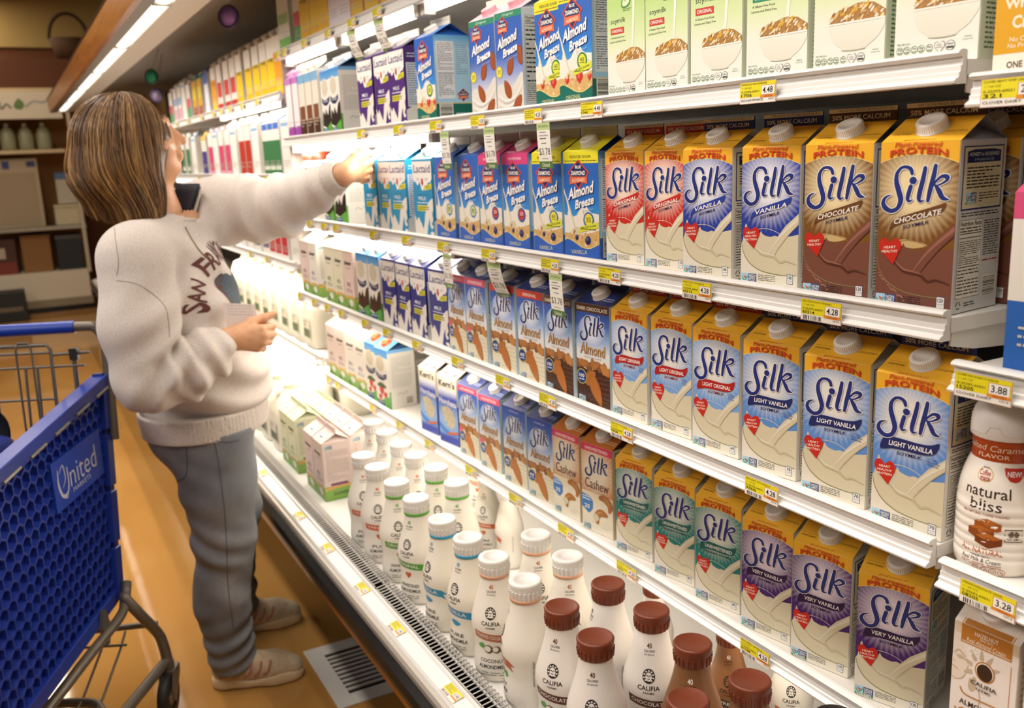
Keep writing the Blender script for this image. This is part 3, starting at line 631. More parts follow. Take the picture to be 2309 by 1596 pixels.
def lactaid(key, col, dark, badge=True, capc='f1eee8'):
    F, G, N, Sd = art_pair(H=0.190)
    F.rect(0, 0, 1, 1, ink(col), 1)
    F.poly([(0, 0.97), (0, 0.74), (0.06, 0.70), (0.14, 0.715), (0.20, 0.67), (0.27, 0.665), (0.36, 0.71), (0.45, 0.60), (0.55, 0.60), (0.62, 0.66), (0.70, 0.655), (0.80, 0.70), (0.90, 0.70), (1.0, 0.75), (1.0, 0.97)], ink('efeae2'), 2)
    F.text('Lactaid', 0.5, 0.875, w=0.86, h=0.105, m=ink('34326e'), lay=3, bold=0.012)
    F.disc(0.5, 0.725, 0.06, ink('c86a5a'), 4); F.heart(0.5, 0.69, 0.006, ink('b8402e'), 4); F.lines(0.2, 0.36, 0.76, 0.72, 2, ink('9aa0b8'), 4, 0.4, 2); F.lines(0.64, 0.80, 0.76, 0.72, 2, ink('9aa0b8'), 4, 0.4, 3)
    if badge: F.poly([(0.60, 0.655), (0.98, 0.69), (0.98, 0.62), (0.60, 0.595)], ink('d9d23c'), 5); F.lines(0.66, 0.92, 0.665, 0.62, 2, ink('4a4820'), 6, 0.4, 5)
    F.text('MILK', 0.46, 0.495, w=0.40, h=0.048, m=ink('e4e6f0'), lay=3, bold=0.012); F.lines(0.18, 0.80, 0.448, 0.43, 1, ink('e4e6f0'), 3, 0.7, 4); F.lines(0.22, 0.74, 0.55, 0.53, 1, ink(dark), 3, 0.6, 6)
    if badge: F.rect(0.18, 0.33, 0.82, 0.405, ink('d9d23c'), 3); F.lines(0.22, 0.78, 0.395, 0.34, 2, ink('4a4820'), 4, 0.45, 5)
    # pale cow silhouette across the foot
    F.poly([(0, 0), (0, 0.28), (0.10, 0.20), (0.20, 0.255), (0.34, 0.17), (0.44, 0.10), (0.52, 0.20), (0.56, 0.29), (0.62, 0.34), (0.72, 0.42), (0.86, 0.475), (1.0, 0.50), (1.0, 0.35), (0.93, 0.30), (0.97, 0.22), (0.88, 0.17), (0.98, 0.13), (0.80, 0.08), (1.0, 0.06), (1.0, 0.0)], ink('e6dfd4'), 3)
    F.poly([(0.62, 0.02), (0.70, 0.16), (0.80, 0.24), (0.80, 0.15), (0.9, 0.08), (0.78, 0.05), (0.9, 0.01)], ink(col), 4)
    Sd.rect(0.0, 0.0, 1, 1, ink(col), 1); Sd.rect(0.06, 0.24, 0.60, 0.80, ink('dfe4ec'), 2); Sd.lines(0.09, 0.57, 0.79, 0.26, 18, ink('6a7088'), 3, 0.35, 7); Sd.lines(0.1, 0.9, 0.93, 0.86, 2, ink('cfd4e6'), 2, 0.4, 6)
    Sd.poly([(0, 0.20), (0.3, 0.28), (0.5, 0.12), (0.9, 0.20), (1, 0.10), (1, 0), (0, 0)], ink('e6dfd4'), 2)
    N.rect(0, 0, 1, 1, ink('efeae2'), 1)
    return dict(H=0.190, front=ink(col), side=ink(dark), gable=ink(dark), finm=ink('e9e4da'), artF=F, artG=G, artN=N, artS=Sd, cap=mat(capc, 0.35), tuck=ink(dark))

def soymilk_green(key, lab='ORIGINAL', labcol='c63a2a'):
    W, H = 0.0955, 0.193
    F, G, N, Sd = art_pair(W, H)
    F.rect(0, 0, 1, 1, vgrad((0.0, 'eae6dc'), (0.30, 'e9e8da'), (0.48, 'd6e2b0'), (0.78, 'b2d27a'), (1.0, 'c4de94')), 1)
    F.poly([(0, 1.0), (1, 1.0), (1, 0.93), (0.85, 0.90), (0.6, 0.905), (0.3, 0.875), (0, 0.86)], ink('b8cf86'), 2)
    F.poly([(0, 1.0), (1, 1.0), (1, 0.95), (0.85, 0.92), (0.6, 0.925), (0.3, 0.895), (0, 0.88)], ink('2f5a2c'), 3)
    F.text('WILDWOOD', 0.44, 0.965, w=0.72, h=0.045, m=ink('e8ecd6'), lay=4, bold=0.012); F.text('ORGANIC', 0.36, 0.918, w=0.42, h=0.022, m=ink('c8d87c'), lay=4)
    F.smooth([(0.40, 0.74), (0.44, 0.83), (0.60, 0.87), (0.66, 0.86), (0.64, 0.77), (0.55, 0.73)], ink('5a8a52'), 3); F.smooth([(0.43, 0.75), (0.47, 0.82), (0.60, 0.855), (0.64, 0.85), (0.62, 0.78), (0.54, 0.745)], ink('d6e6b6'), 4)
    F.text('GENUINELY', 0.535, 0.812, w=0.16, m=ink('3a6a38'), lay=5, slope=0.25); F.text('NATURAL', 0.54, 0.79, w=0.14, m=ink('3a6a38'), lay=5, slope=0.25); F.lines(0.44, 0.66, 0.725, 0.70, 2, ink('5a8a52'), 4, 0.4)
    F.text('soymilk', 0.30, 0.635, w=0.40, h=0.052, m=ink('3a4434'), lay=3)
    wl = 0.36 if len(lab) < 9 else 0.44
    F.rect(0.10, 0.535, 0.10 + wl, 0.585, ink(labcol), 3); F.text(lab, 0.10 + wl / 2, 0.560, w=wl * 0.84, h=0.026, m=ink('f2ece2'), lay=4, bold=0.016)
    F.text('A Gluten Free Food', 0.28, 0.508, w=0.37, m=ink('3a3a34'), lay=3); F.text('Lactose and Dairy Free', 0.29, 0.474, w=0.42, m=ink('3a3a34'), lay=3)
    F.poly([(0.70, 0.92), (0.755, 0.92), (0.735, 0.60), (0.70, 0.40), (0.655, 0.40), (0.685, 0.62)], ink('ece9dc'), 3)
    # bowl of flakes
    b = vgrad((0.0, 'd8d3c2'), (0.16, 'e0dccb'), (0.40, 'efecdf'))
    F.poly(spline([(0.22, 0.30), (0.24, 0.245), (0.30, 0.190), (0.40, 0.155), (0.44, 0.14), (0.72, 0.14), (0.77, 0.155), (0.88, 0.190), (0.97, 0.245), (1.0, 0.29)], 4) + [(1.0, 0.305), (0.98, 0.31)], b, 4)
    F.poly([(0.22, 0.30), (1.0, 0.31), (1.0, 0.35), (0.84, 0.40), (0.62, 0.41), (0.42, 0.38), (0.28, 0.345)], ink('a87a40'), 3)
    rn = random.Random(3)
    for i in range(70):
        u = rn.uniform(0.25, 0.98); top = 0.32 + 0.09 * math.sin((u - 0.2) / 0.8 * PI) ** 0.7; v = rn.uniform(0.312, top)
        F.oval(u, v, rn.uniform(0.02, 0.05), rn.uniform(0.004, 0.011), ink(rn.choice(('b98a4c', 'd9b684', 'e9d4a6', '94642e', 'e3ddd0', 'd8a838'))), 5, 7, rn.uniform(0.2, 1.4))
    F.poly([(0.22, 0.305), (1.0, 0.312), (1.0, 0.30), (0.22, 0.294)], ink('efece0'), 6)
    F.stroke([(0.42, 0.140), (0.58, 0.134), (0.74, 0.140)], 0.001, ink('b3ad98'), 5)
    for k, (u, t) in enumerate(zip((0.075, 0.16, 0.255, 0.34, 0.44), ('70', '0.5g', '70mg', '2g', '304mg'))):
        F.ring(u, 0.085, 0.040, 0.0005, ink('5a8a52'), 3); F.text(t, u, 0.090, w=0.05, h=0.016, m=ink('3a5a34'), lay=3); F.lines(u - 0.025, u + 0.025, 0.078, 0.07, 1, ink('5a7a52'), 3, 0.5)
    F.text('PER SERVING', 0.12, 0.120, w=0.16, m=ink('5a8a52'), lay=3)
    F.heart(0.56, 0.088, 0.0062, ink('4a4a48'), 3, (0, -1.2)); F.heart(0.56, 0.088, 0.0056, ink('eae6dc'), 4, (0, -1.2)); F.text('Heart', 0.56, 0.096, w=0.065, m=ink('3a3a38'), lay=5); F.text('Healthy', 0.56, 0.082, w=0.075, m=ink('3a3a38'), lay=5)
    F.disc(0.685, 0.088, 0.056, ink('4a4a48'), 3); F.disc(0.685, 0.088, 0.050, ink('eae6dc'), 4); F.text('USDA', 0.685, 0.096, w=0.075, m=ink('2a2a28'), lay=5, bold=0.02); F.rect(0.645, 0.072, 0.725, 0.084, ink('4a4a48'), 5)
    F.text('SERVING', 0.88, 0.125, w=0.085, m=ink('5a8a52'), lay=3); F.text('SUGGESTION', 0.88, 0.110, w=0.12, m=ink('5a8a52'), lay=3)
    Sd.rect(0.06, 0.0, 0.94, 0.93, ink('dfe4cc'), 1); Sd.lines(0.12, 0.9, 0.92, 0.05, 34, ink('5a8052'), 2, 0.4, 9); Sd.rect(0.08, 0.6, 0.2, 0.66, ink('3d7a48'), 3)
    return dict(H=H, front=ink('eae6dc'), side=ink('e2e6d2'), gable=ink('cfe0a8'), finm=ink('e6e4d6'), artF=F, artG=G, artN=N, artS=Sd, cap=mat('ece8e0', 0.35))

def clover_carton(key, body='ebe6d6', acc='8a4a5a', text='CLOVER', side_text=True):
    F, G, N, Sd = art_pair(H=0.188)
    for a in (F, Sd):
        a.rect(0, 0, 1, 0.25, vgrad((0.0, '6f9a44'), (0.25, '86ae50')), 1); a.smooth([(0.0, 0.21), (0.25, 0.25), (0.55, 0.245), (0.8, 0.27), (1.0, 0.25), (1.0, 0.22), (0.5, 0.21), (0.0, 0.18)], ink('d8a860'), 2)
    F.smooth([(0.0, 0.23), (0.3, 0.27), (0.7, 0.28), (1.0, 0.25), (1, 0.6), (0, 0.6)], ink(body), 3)
    F.text('clover', 0.5, 0.80, w=0.66, h=0.075, m=ink('2c2a26'), lay=4, bold=0.03); F.lines(0.3, 0.7, 0.72, 0.70, 1, ink('3a3a34'), 4, 0.5)
    F.text('MILK', 0.5, 0.44, w=0.38, h=0.075, m=ink(acc), lay=4, bold=0.02); F.lines(0.2, 0.8, 0.37, 0.30, 3, ink(acc), 4, 0.4, 5)
    F.oval(0.6, 0.14, 0.22, 0.06, ink('dcd8c8'), 4); F.oval(0.34, 0.08, 0.12, 0.05, ink('48702e'), 3)
    Sd.lines(0.12, 0.88, 0.86, 0.34, 20, ink('a79c92'), 2, 0.3, 5); non_gmo(Sd, 0.10, 0.88, 0.24, 0.07, 3); Sd.rect(0.22, 0.255, 0.80, 0.30, ink(acc), 3); Sd.text(text, 0.55, 0.115, w=0.52, h=0.05, m=ink('2f3a22'), lay=4, bold=0.02)
    G.text('clover', 0.5, 0.62, w=0.50, h=0.16, m=ink('2c2a26'), lay=2, bold=0.03); G.rect(0.32, 0.30, 0.62, 0.42, ink('3a7a9a'), 2); G.lines(0.2, 0.8, 0.22, 0.14, 1, ink('8a8478'), 2, 0.5)
    return dict(H=0.188, front=ink(body), side=ink(body), gable=ink(body), finm=ink(body), artF=F, artG=G, artN=N, artS=Sd)
def cow_carton(key, drip='3a2418', foot='4f9a3c', capc=None, fruit=None):
    F, G, N, Sd = art_pair(H=0.190)
    F.rect(0, 0, 1, 1, ink('ebe6dc'), 1); F.rect(0, 0.86, 1, 1, vgrad((0.8, '7ab4e0'), (1.0, '3a86cc')), 2)
    F.oval(0.42, 0.74, 0.33, 0.145, ink('e3dccb'), 4, 24); F.oval(0.42, 0.74, 0.30, 0.125, ink('cfc6b0'), 5, 24)
    F.poly([(0.08, 0.60), (0.25, 0.555), (0.55, 0.55), (0.86, 0.60), (0.86, 0.52), (0.55, 0.46), (0.25, 0.47), (0.08, 0.52)], ink('25345e'), 6); F.text('ORGANIC', 0.47, 0.53, w=0.56, h=0.030, m=ink('e9e4d8'), lay=7, bold=0.01)
    if fruit:
        for u, v, r in ((0.42, 0.28, 0.20), (0.70, 0.22, 0.17), (0.30, 0.16, 0.15)): F.heart(u, v, r * F.W * 0.8, ink(fruit), 6, (0, -1.1))
        F.smooth([(0.1, 0.36), (0.4, 0.42), (0.8, 0.37), (0.6, 0.33), (0.3, 0.33)], ink('2f4a2e'), 5)
    else: F.poly([(0.0, 0.16), (0.06, 0.34), (0.18, 0.38), (0.30, 0.31), (0.42, 0.42), (0.60, 0.30), (0.78, 0.45), (1.0, 0.50), (1.0, 0.14), (0.5, 0.10)], ink(drip), 5)
    F.smooth([(0.0, 0.12), (0.3, 0.10), (0.6, 0.15), (1.0, 0.20), (1.0, 0.0), (0.0, 0.0)], ink(foot), 7); F.rect(0.08, 0.02, 0.60, 0.10, ink('34487a'), 8); F.lines(0.12, 0.56, 0.09, 0.03, 2, ink('dfe2ea'), 9, 0.4)
    Sd.rect(0, 0.95, 1, 1, ink('6fb0e4'), 1); Sd.lines(0.12, 0.86, 0.88, 0.35, 20, ink('b4ada2'), 2, 0.28, 8); Sd.stroke([(0.30, 0.22), (0.38, 0.26), (0.5, 0.23), (0.62, 0.27), (0.66, 0.22)], 0.0015, ink('a39c90'), 3); Sd.barcode(0.60, 0.05, 0.86, 0.17, ink('e6e2d8'), ink('4a4640'), 2, 6, True); Sd.rect(0, 0, 0.05, 0.3, ink(foot), 2)
    return dict(H=0.190, front=ink('ebe6dc'), side=ink('ebe7de'), gable=ink('4a90cc'), finm=ink('e6ecf0'), artF=F, artG=G, artN=N, artS=Sd, cap=mat(capc or 'efebe4', 0.35), tuck=ink('2e4a74'))
def rice_drink(key):
    F, G, N, Sd = art_pair(H=0.188)
    F.rect(0, 0, 1, 1, vgrad((0.0, '26389a'), (0.10, '2e44a4'), (0.16, '86aee0'), (0.40, '9cbce6'), (0.68, '2e46a8'), (0.80, 'dfe2ea'), (0.84, 'e6e0d0')), 1)
    F.text("Kern's", 0.5, 0.905, w=0.84, h=0.10, m=ink('3a2c26'), lay=3, bold=0.03); F.text('Horchata', 0.5, 0.63, w=0.90, h=0.085, m=ink('e9e6f0'), lay=3, bold=0.03, slope=-0.05)
    F.smooth([(0.18, 0.52), (0.5, 0.56), (0.72, 0.50), (0.85, 0.40), (0.80, 0.28), (0.6, 0.24), (0.42, 0.30), (0.25, 0.42)], ink('cfc3a4'), 3)
    rn = random.Random(2)
    for i in range(24): F.oval(rn.uniform(0.25, 0.8), rn.uniform(0.27, 0.53), 0.05, 0.007, ink(rn.choice(('e3dac0', 'b7a885'))), 4, 7, rn.uniform(0, 3))
    F.smooth([(0.0, 0.30), (0.3, 0.22), (0.7, 0.18), (1.0, 0.22), (1.0, 0.17), (0.6, 0.13), (0.2, 0.17), (0.0, 0.24)], ink('3f78c4'), 4); F.poly([(0.45, 0.17), (0.98, 0.22), (0.98, 0.18), (0.45, 0.13)], ink('c8602c'), 6)
    for k in range(2): G.smooth([(0.1 + 0.45 * k, 0.3), (0.3 + 0.45 * k, 0.45), (0.5 + 0.4 * k, 0.25), (0.3 + 0.4 * k, 0.1)], ink('6a8ac8'), 2)
    G.disc(0.3, 0.28, 0.06, ink('c8703c'), 3); G.disc(0.78, 0.26, 0.06, ink('c8703c'), 3)
    Sd.rect(0, 0, 1, 0.6, ink('3a52b0'), 1); Sd.lines(0.1, 0.9, 0.9, 0.65, 8, ink('9a948a'), 2, 0.3)
    return dict(H=0.188, front=ink('dcd6c6'), side=ink('e6e0d0'), gable=ink('e9e4d6'), finm=ink('efeae0'), artF=F, artG=G, artN=N, artS=Sd, tuck=ink('4a4030'))
def plain_carton(key, bands, capc=None, W=0.0955, H=0.188, gable=None, text=None, tcol='3a3a3a', side=None):
    """distant cartons: bands = [(v0, v1, colour)] from the foot up"""
    F, G, N, Sd = art_pair(W, H)
    for i, (a, b, c) in enumerate(bands): F.rect(0.0 if a == 0 or b == 1 else 0.07, a, 1.0 if a == 0 or b == 1 else 0.90, b, ink(c), 1 + i)
    if text: F.text(text, 0.5, 0.62, w=0.6, h=0.07, m=ink(tcol), lay=8, bold=0.02)
    F.lines(0.15, 0.85, 0.30, 0.16, 3, ink('cfc8ba'), 9, 0.3, len(key)); Sd.lines(0.15, 0.85, 0.85, 0.2, 16, ink('b8b0a4'), 2, 0.3, len(key))
    base = bands[0][2]
    return dict(W=W, H=H, front=ink(base), side=ink(side or 'e9e4da'), gable=ink(gable or bands[-1][2]), finm=ink('ece7de'), artF=F, artG=G, artN=N, artS=Sd, cap=mat(capc, 0.35) if capc else None)

DESIGNS = {
    'choc': lambda k: silk_soy(k, '7d5220', 'f0dcae', 'CHOCOLATE', '6d4420', '4b2f1b', '7a4a3a', '9a6654', '532c20', heart=('HEART', 'HEALTHY'), cal='120', low='77483a', choc=True, date='08/12/16 08:26 06176 EH2 3G', side='d2d0cc'),
    'van': lambda k: silk_soy(k, '2a3f9e', 'e9eaf2', 'VANILLA', '2a3f9e', '22307a', cal='100', date='08/18/16 22:29 06176 EH2 4G'),
    'orig': lambda k: silk_soy(k, 'c8281c', 'f3ddcc', 'ORIGINAL', 'c8281c', 'b5281e', cal='110'),
    'lvan': lambda k: silk_soy(k, '6090d2', 'ece9e0', 'LIGHT VANILLA', '1f2b66', '22307a', cal='70', note=('1/3 Less', 'Calories than', 'Silk Vanilla'), tilt=0.05),
    'lorig': lambda k: silk_soy(k, '7ba6de', 'ece9e0', 'LIGHT ORIGINAL', 'b3241c', 'b5281e', cal='60', note=('Half the', 'Fat of', 'Silk Original'), tilt=0.05, tcol='8a2418'),
    'unsw': lambda k: silk_soy(k, '158078', 'e3e8da', 'UNSWEETENED', '12655e', '125a50', cal='80', second='ORGANIC SOYMILK', tilt=0.05, tcol='2a5a54', finA=None, finB=None),
    'vvan': lambda k: silk_soy(k, '4a2470', 'e9dcea', 'VERY VANILLA', '2c1748', '32184c', cal='130', tilt=0.05),
    'alm_pink': lambda k: nut_milk(k, 'd84a72', 'UNSWEETENED', pink=True, badge='30'),
    'alm_orig': lambda k: nut_milk(k, 'cc3a24', 'ORIGINAL'),
    'alm_dark': lambda k: nut_milk(k, '5a3a1c', 'DARK CHOCOLATE', low='choc', badge='100'),
    'alm_van': lambda k: nut_milk(k, None, '', vanilla=True, badge='90'),
    'cashew': lambda k: nut_milk(k, 'd2365e', 'UNSWEETENED', 'Cashew'),
    'br_van': lambda k: breeze(k, None, '', cal='80', calring='5a8ac0', calbg='cfd88c', gable='27509e'),
    'br_pink': lambda k: breeze(k, 'd6447e', 'UNSWEETENED', cal='30', calring='2c5a9e', calbg='c83a3a', gable='b83a68'),
    'br_sug': lambda k: breeze(k, 'e6dc2c', 'REDUCED SUGAR', cal='60', less='38% LESS SUGAR'),
    'br_orig': lambda k: breeze(k, None, '', wave='14685a', flav='ORIGINAL', cal='60', calring='2f7a4a', calbg='d9dc60', fruit='straw', gable='2a6cc0'),
    'br_origsug': lambda k: breeze(k, 'e6dc2c', 'REDUCED SUGAR', wave='14685a', flav='ORIGINAL', cal='40', calring='2f7a4a', calbg='d9dc40', less='57% LESS SUGAR', fruit='straw'),
    'br_alm': lambda k: breeze_almonds(k),
    'lac_teal': lambda k: lactaid(k, '1f8ab8', '1a6a94'),
    'lac_navy': lambda k: lactaid(k, '242c7e', '20265e', capc='f1eee8'),
    'lac_purple': lambda k: lactaid(k, '4e2a72', '46366a'),
    'soy_red': lambda k: soymilk_green(k),
    'soy_green': lambda k: soymilk_green(k, 'UNSWEETENED', '2a8a62'),
    'clo_cream': lambda k: clover_carton(k, 'e6e2cc', '4f7a3a'),
    'clo_pink': lambda k: clover_carton(k, 'e3cfc6', '7a4262'),
    'clo_white': lambda k: clover_carton(k, 'ebe6dc', '6f6a90'),
    'clo_green': lambda k: clover_carton(k, 'dde0bc', '4f7a3a'),
    'cow_choc': lambda k: cow_carton(k),
    'cow_vanblk': lambda k: cow_carton(k, '2a211c', '5aa03c'),
    'cow_straw': lambda k: cow_carton(k, fruit='b8302a', capc='d8662c'),
    'rice': lambda k: rice_drink(k),
    'creamer_pink': lambda k: plain_carton(k, [(0, 0.80, '2a66b8'), (0.42, 1, 'e9e4da'), (0.86, 1.0, 'd8527e')], None, 0.0955, 0.19, 'd8527e'),
    'slim_purple': lambda k: plain_carton(k, [(0, 1, 'e9e2e0'), (0, 0.20, '9a4aa0'), (0.90, 1.0, 'c07ac0')], 'e8b0d4', 0.07, 0.20, 'cf8ad0', side='a040a4'),
    'slim_choc': lambda k: plain_carton(k, [(0, 1, 'e6dccb'), (0, 0.28, '4a2a18'), (0.22, 0.50, '7a4a2c'), (0.86, 1.0, '7ab0d8')], 'efe8e0', 0.07, 0.20, 'e3dcd0'),
    'far_green': lambda k: plain_carton(k, [(0, 1, 'eae6dc'), (0, 0.70, '3f7a4e'), (0.12, 0.22, 'dfe2d2')], 'f3f0ea', 0.08, 0.20),
    'far_greenblue': lambda k: plain_carton(k, [(0, 1, 'eae6dc'), (0, 0.66, '3f7a4e'), (0.12, 0.2, 'dfe2d2'), (0.86, 0.97, '4a78c8')], 'f3f0ea', 0.08, 0.20),
    'far_red': lambda k: plain_carton(k, [(0, 1, 'eee9e0'), (0, 0.72, 'b8392c')], 'f3f0ea', 0.085, 0.20),
    'far_pink': lambda k: plain_carton(k, [(0, 1, 'eee9e0'), (0, 0.68, 'd04a72'), (0.02, 0.12, 'e3a0b4')], 'f3f0ea', 0.085, 0.20),
    'far_purple': lambda k: plain_carton(k, [(0, 1, 'e6e0d0'), (0, 0.62, '4a4284'), (0.90, 1.0, 'e0c05a')], 'e8d070', 0.10, 0.19),
    'far_white': lambda k: plain_carton(k, [(0, 1, 'efebe3'), (0.88, 0.94, '8ab4d8')], 'f3f0ea', 0.10, 0.20),
    'far_navy': lambda k: plain_carton(k, [(0, 1, 'ece7dc'), (0.15, 0.78, '343a7c')], 'f3f0ea', 0.10, 0.19),
    'far_redstripe': lambda k: plain_carton(k, [(0, 1, 'ece7dc'), (0.10, 0.85, 'c63a44')], 'e8e0d8', 0.09, 0.19),
    'juice_yellow': lambda k: plain_carton(k, [(0, 1, 'f0c81c'), (0.66, 1, 'efe9dc'), (0.05, 0.2, 'eab010')], 'f3f0ea', 0.09, 0.20, 'e6a04a', 'OJ', '4a4a3a'),
    'juice_orange': lambda k: plain_carton(k, [(0, 1, 'eaa030'), (0.05, 0.25, 'e6c040'), (0.72, 1, 'f0e9dc')], 'f3f0ea', 0.09, 0.20, 'e0702a', 'JUICE', 'c8641c'),
    'juice_red': lambda k: plain_carton(k, [(0, 1, 'ece2d8'), (0, 0.16, 'b8302c'), (0.30, 0.62, 'c8463c')], 'f3f0ea', 0.09, 0.20, 'efe6de'),
    'lav': lambda k: plain_carton(k, [(0, 1, 'efe8ee'), (0.45, 0.95, '8a6ab4'), (0.2, 0.6, 'efe8ee')], 'f3f0ea', 0.09, 0.20),
    'big_green': lambda k: plain_carton(k, [(0, 1, 'eef0e6'), (0.0, 0.20, '7ac060'), (0.40, 0.55, 'a4cc8a'), (0.78, 0.86, 'a0c8a0')], None, 0.11, 0.22, 'eef0e6', side='e9f2dc'),
    'mixed_a': lambda k: plain_carton(k, [(0, 1, 'efe9e2'), (0.0, 0.35, '4a9a5a'), (0.35, 0.6, 'd04a5a')], 'f3f0ea', 0.085, 0.18),
    'mixed_b': lambda k: plain_carton(k, [(0, 1, 'efe6de'), (0.1, 0.4, 'd8a0b4'), (0.5, 0.7, '8ab0d8')], 'f3f0ea', 0.085, 0.19),
    'mixed_y': lambda k: plain_carton(k, [(0, 1, 'd8a424'), (0.0, 0.3, 'a04a28'), (0.5, 0.8, 'e8d040')], '4aa8b8', 0.085, 0.18),
    'mixed_blue': lambda k: plain_carton(k, [(0, 1, 'e9e9f0'), (0.75, 1, '4a68c0')], '4a68c0', 0.08, 0.19, '4a68c0'),
    'panel_white': lambda k: plain_carton(k, [(0, 1, 'efeae0')], None, 0.11, 0.19, 'efeae0'),
}
_made = {}
def carton_parts(key):
    if key not in _made: _made[key] = carton_mesh('carton_' + key, DESIGNS[key](key))
    return _made[key]
# ------------------------------------------------------------------ the room
def floor_material():
    t = NT(0.16, 0.5)
    c = t.coord((1, 1, 1))
    n1 = t.noise(1.3, 4, c); n2 = t.noise(38, 3, c); n3 = t.noise(7, 5, c)
    col = t.ramp(n1, [(0.30, 'a8783c'), (0.55, 'b48648'), (0.75, 'bc9054')])
    col = t.mix(t.math('MULTIPLY', n2, 0.30), col, 'a8702e'); t.color(col)
    t.put(t.b.inputs['Roughness'], t.math('ADD', 0.015, t.math('MULTIPLY', n3, 0.075))); t.bump(n3, 0.05, 0.004)
    return t.m
m_floor = floor_material()
struct('floor', MB().add([(-16, -7, 0), (3, -7, 0), (3, 3, 0), (-16, 3, 0)], [(0, 1, 2, 3)], m_floor))
m_wall = mat('6b3a14', 0.7)
struct('wall_back', MB().box((-16, 1.62, 0), (3, 1.72, 3.6), mat('8a6a3c', 0.8)))
_wf = MB(); _wf.box((-12.2, -7, 0), (-12.1, 1.62, 2.85), m_wall); _wf.box((-12.2, -7, 2.85), (-12.06, 1.62, 3.6), mat('b59a5c', 0.8))
struct('wall_far', _wf)
struct('ceiling', MB().box((-16, -7, 3.6), (3, 3, 3.7), mat('a89a7c', 0.9)))

# ------------------------------------------------------------------ the refrigerated case
m_enamel = mat('e4e0da', 0.38); m_shelf = mat('e7e3dc', 0.35); m_rail = mat('e9e6e1', 0.32); m_gray = mat('8d867c', 0.55); m_black = mat('0d0c0b', 0.32)
m_wood = None
def wood_trim():
    t = NT(0.28, 0.5); c = t.coord((0.6, 8, 8)); n = t.noise(6, 4, c)
    t.color(t.ramp(n, [(0.3, '8a5018'), (0.6, 'a4662a'), (0.8, 'b57a3a')])); return t.m
m_wood = wood_trim()
X0, X1 = -9.6, 1.1
case = thing('refrigerated_case', 'white tub of the dairy case with wire grille, black bumper and wood trim', 'refrigerator', (0, 0, 0))
def bar(name, prof, m, parent, x0=X0, x1=X1, smooth=False):
    mb = MB(); mb.prism(prof, (x0, 0, 0), (0, 1, 0), (0, 0, 1), (1, 0, 0), x1 - x0, m, smooth); return mb.obj(name, parent)
def back_mat():
    t = NT(0.6, 0.3); n = t.noise(3, 2, t.coord((1, 1, 1)))
    t.color(t.ramp(n, [(0.3, '55504a'), (0.7, '625c55')])); return t.m
_bw = MB(); _bw.box((X0, 1.45, 0.0), (X1, 1.50, 2.20), back_mat())
for x in (-5.94, -3.305, -0.638): _bw.box((x - 0.012, 1.43, 0.49), (x + 0.012, 1.4501, 2.10), mat('c9c3b8', 0.4))
struct('wall_case_back', _bw)
bar('deck_pan', [(0.700, 0.424), (1.449, 0.424), (1.449, 0.440), (0.700, 0.440)], mat('eeebe6', 0.3), case)
# front of the tub: white ticket channel, black rubber bumper, wood-look trim, kick plate
bar('ticket_channel', [(0.600, 0.437), (0.606, 0.452), (0.609, 0.456), (0.613, 0.452), (0.640, 0.458), (0.643, 0.464), (0.648, 0.464), (0.650, 0.430), (0.610, 0.425)], m_rail, case)
bar('edge_strip', [(0.594, 0.425), (0.592, 0.440), (0.596, 0.448), (0.603, 0.450), (0.606, 0.440), (0.606, 0.425)], mat('cfc9bd', 0.3, 0.4), case)
bar('bumper', [(0.606, 0.425), (0.592, 0.424), (0.578, 0.415), (0.573, 0.400), (0.576, 0.384), (0.588, 0.368), (0.604, 0.360), (0.62, 0.36), (0.62, 0.425)], m_black, case, smooth=False)
bar('trim_panel', [(0.604, 0.360), (0.612, 0.300), (0.620, 0.297), (0.632, 0.300), (0.632, 0.360)], m_wood, case)
bar('tub_underside', [(0.632, 0.300), (0.90, 0.28), (0.90, 0.33), (0.632, 0.34)], mat('3a2a1c', 0.6), case)
bar('kick_plate', [(0.86, 0.0), (0.90, 0.0), (0.90, 0.29), (0.86, 0.29)], mat('4a2e14', 0.35), case)
bar('tub_floor', [(0.634, 0.341), (0.90, 0.331), (1.449, 0.331), (1.449, 0.345), (0.634, 0.355)], mat('141210', 0.6), case)
# air-return grille: wires across, three long wires, on a bent-up back edge
def grille(x0, x1):
    mb = MB(); m = mat('d9d5ce', 0.3, 0.35); x = x0
    while x < x1:
        mb.tube([(x, 0.651, 0.4645), (x, 0.688, 0.4705), (x, 0.6945, 0.4690), (x, 0.6955, 0.4420)], 0.00150, m, 5); x += 0.0142
    for y, z in ((0.652, 0.4622), (0.676, 0.4660), (0.6935, 0.4668), (0.6940, 0.4560)): mb.tube([(x0, y, z), (x1, y, z)], 0.0019, m, 6)
    return mb
for a, b in ((-3.3, -1.98), (-1.97, -0.66), (-0.65, 0.66), (-5.93, -3.31)):
    o = grille(a, b).obj('grille', case)
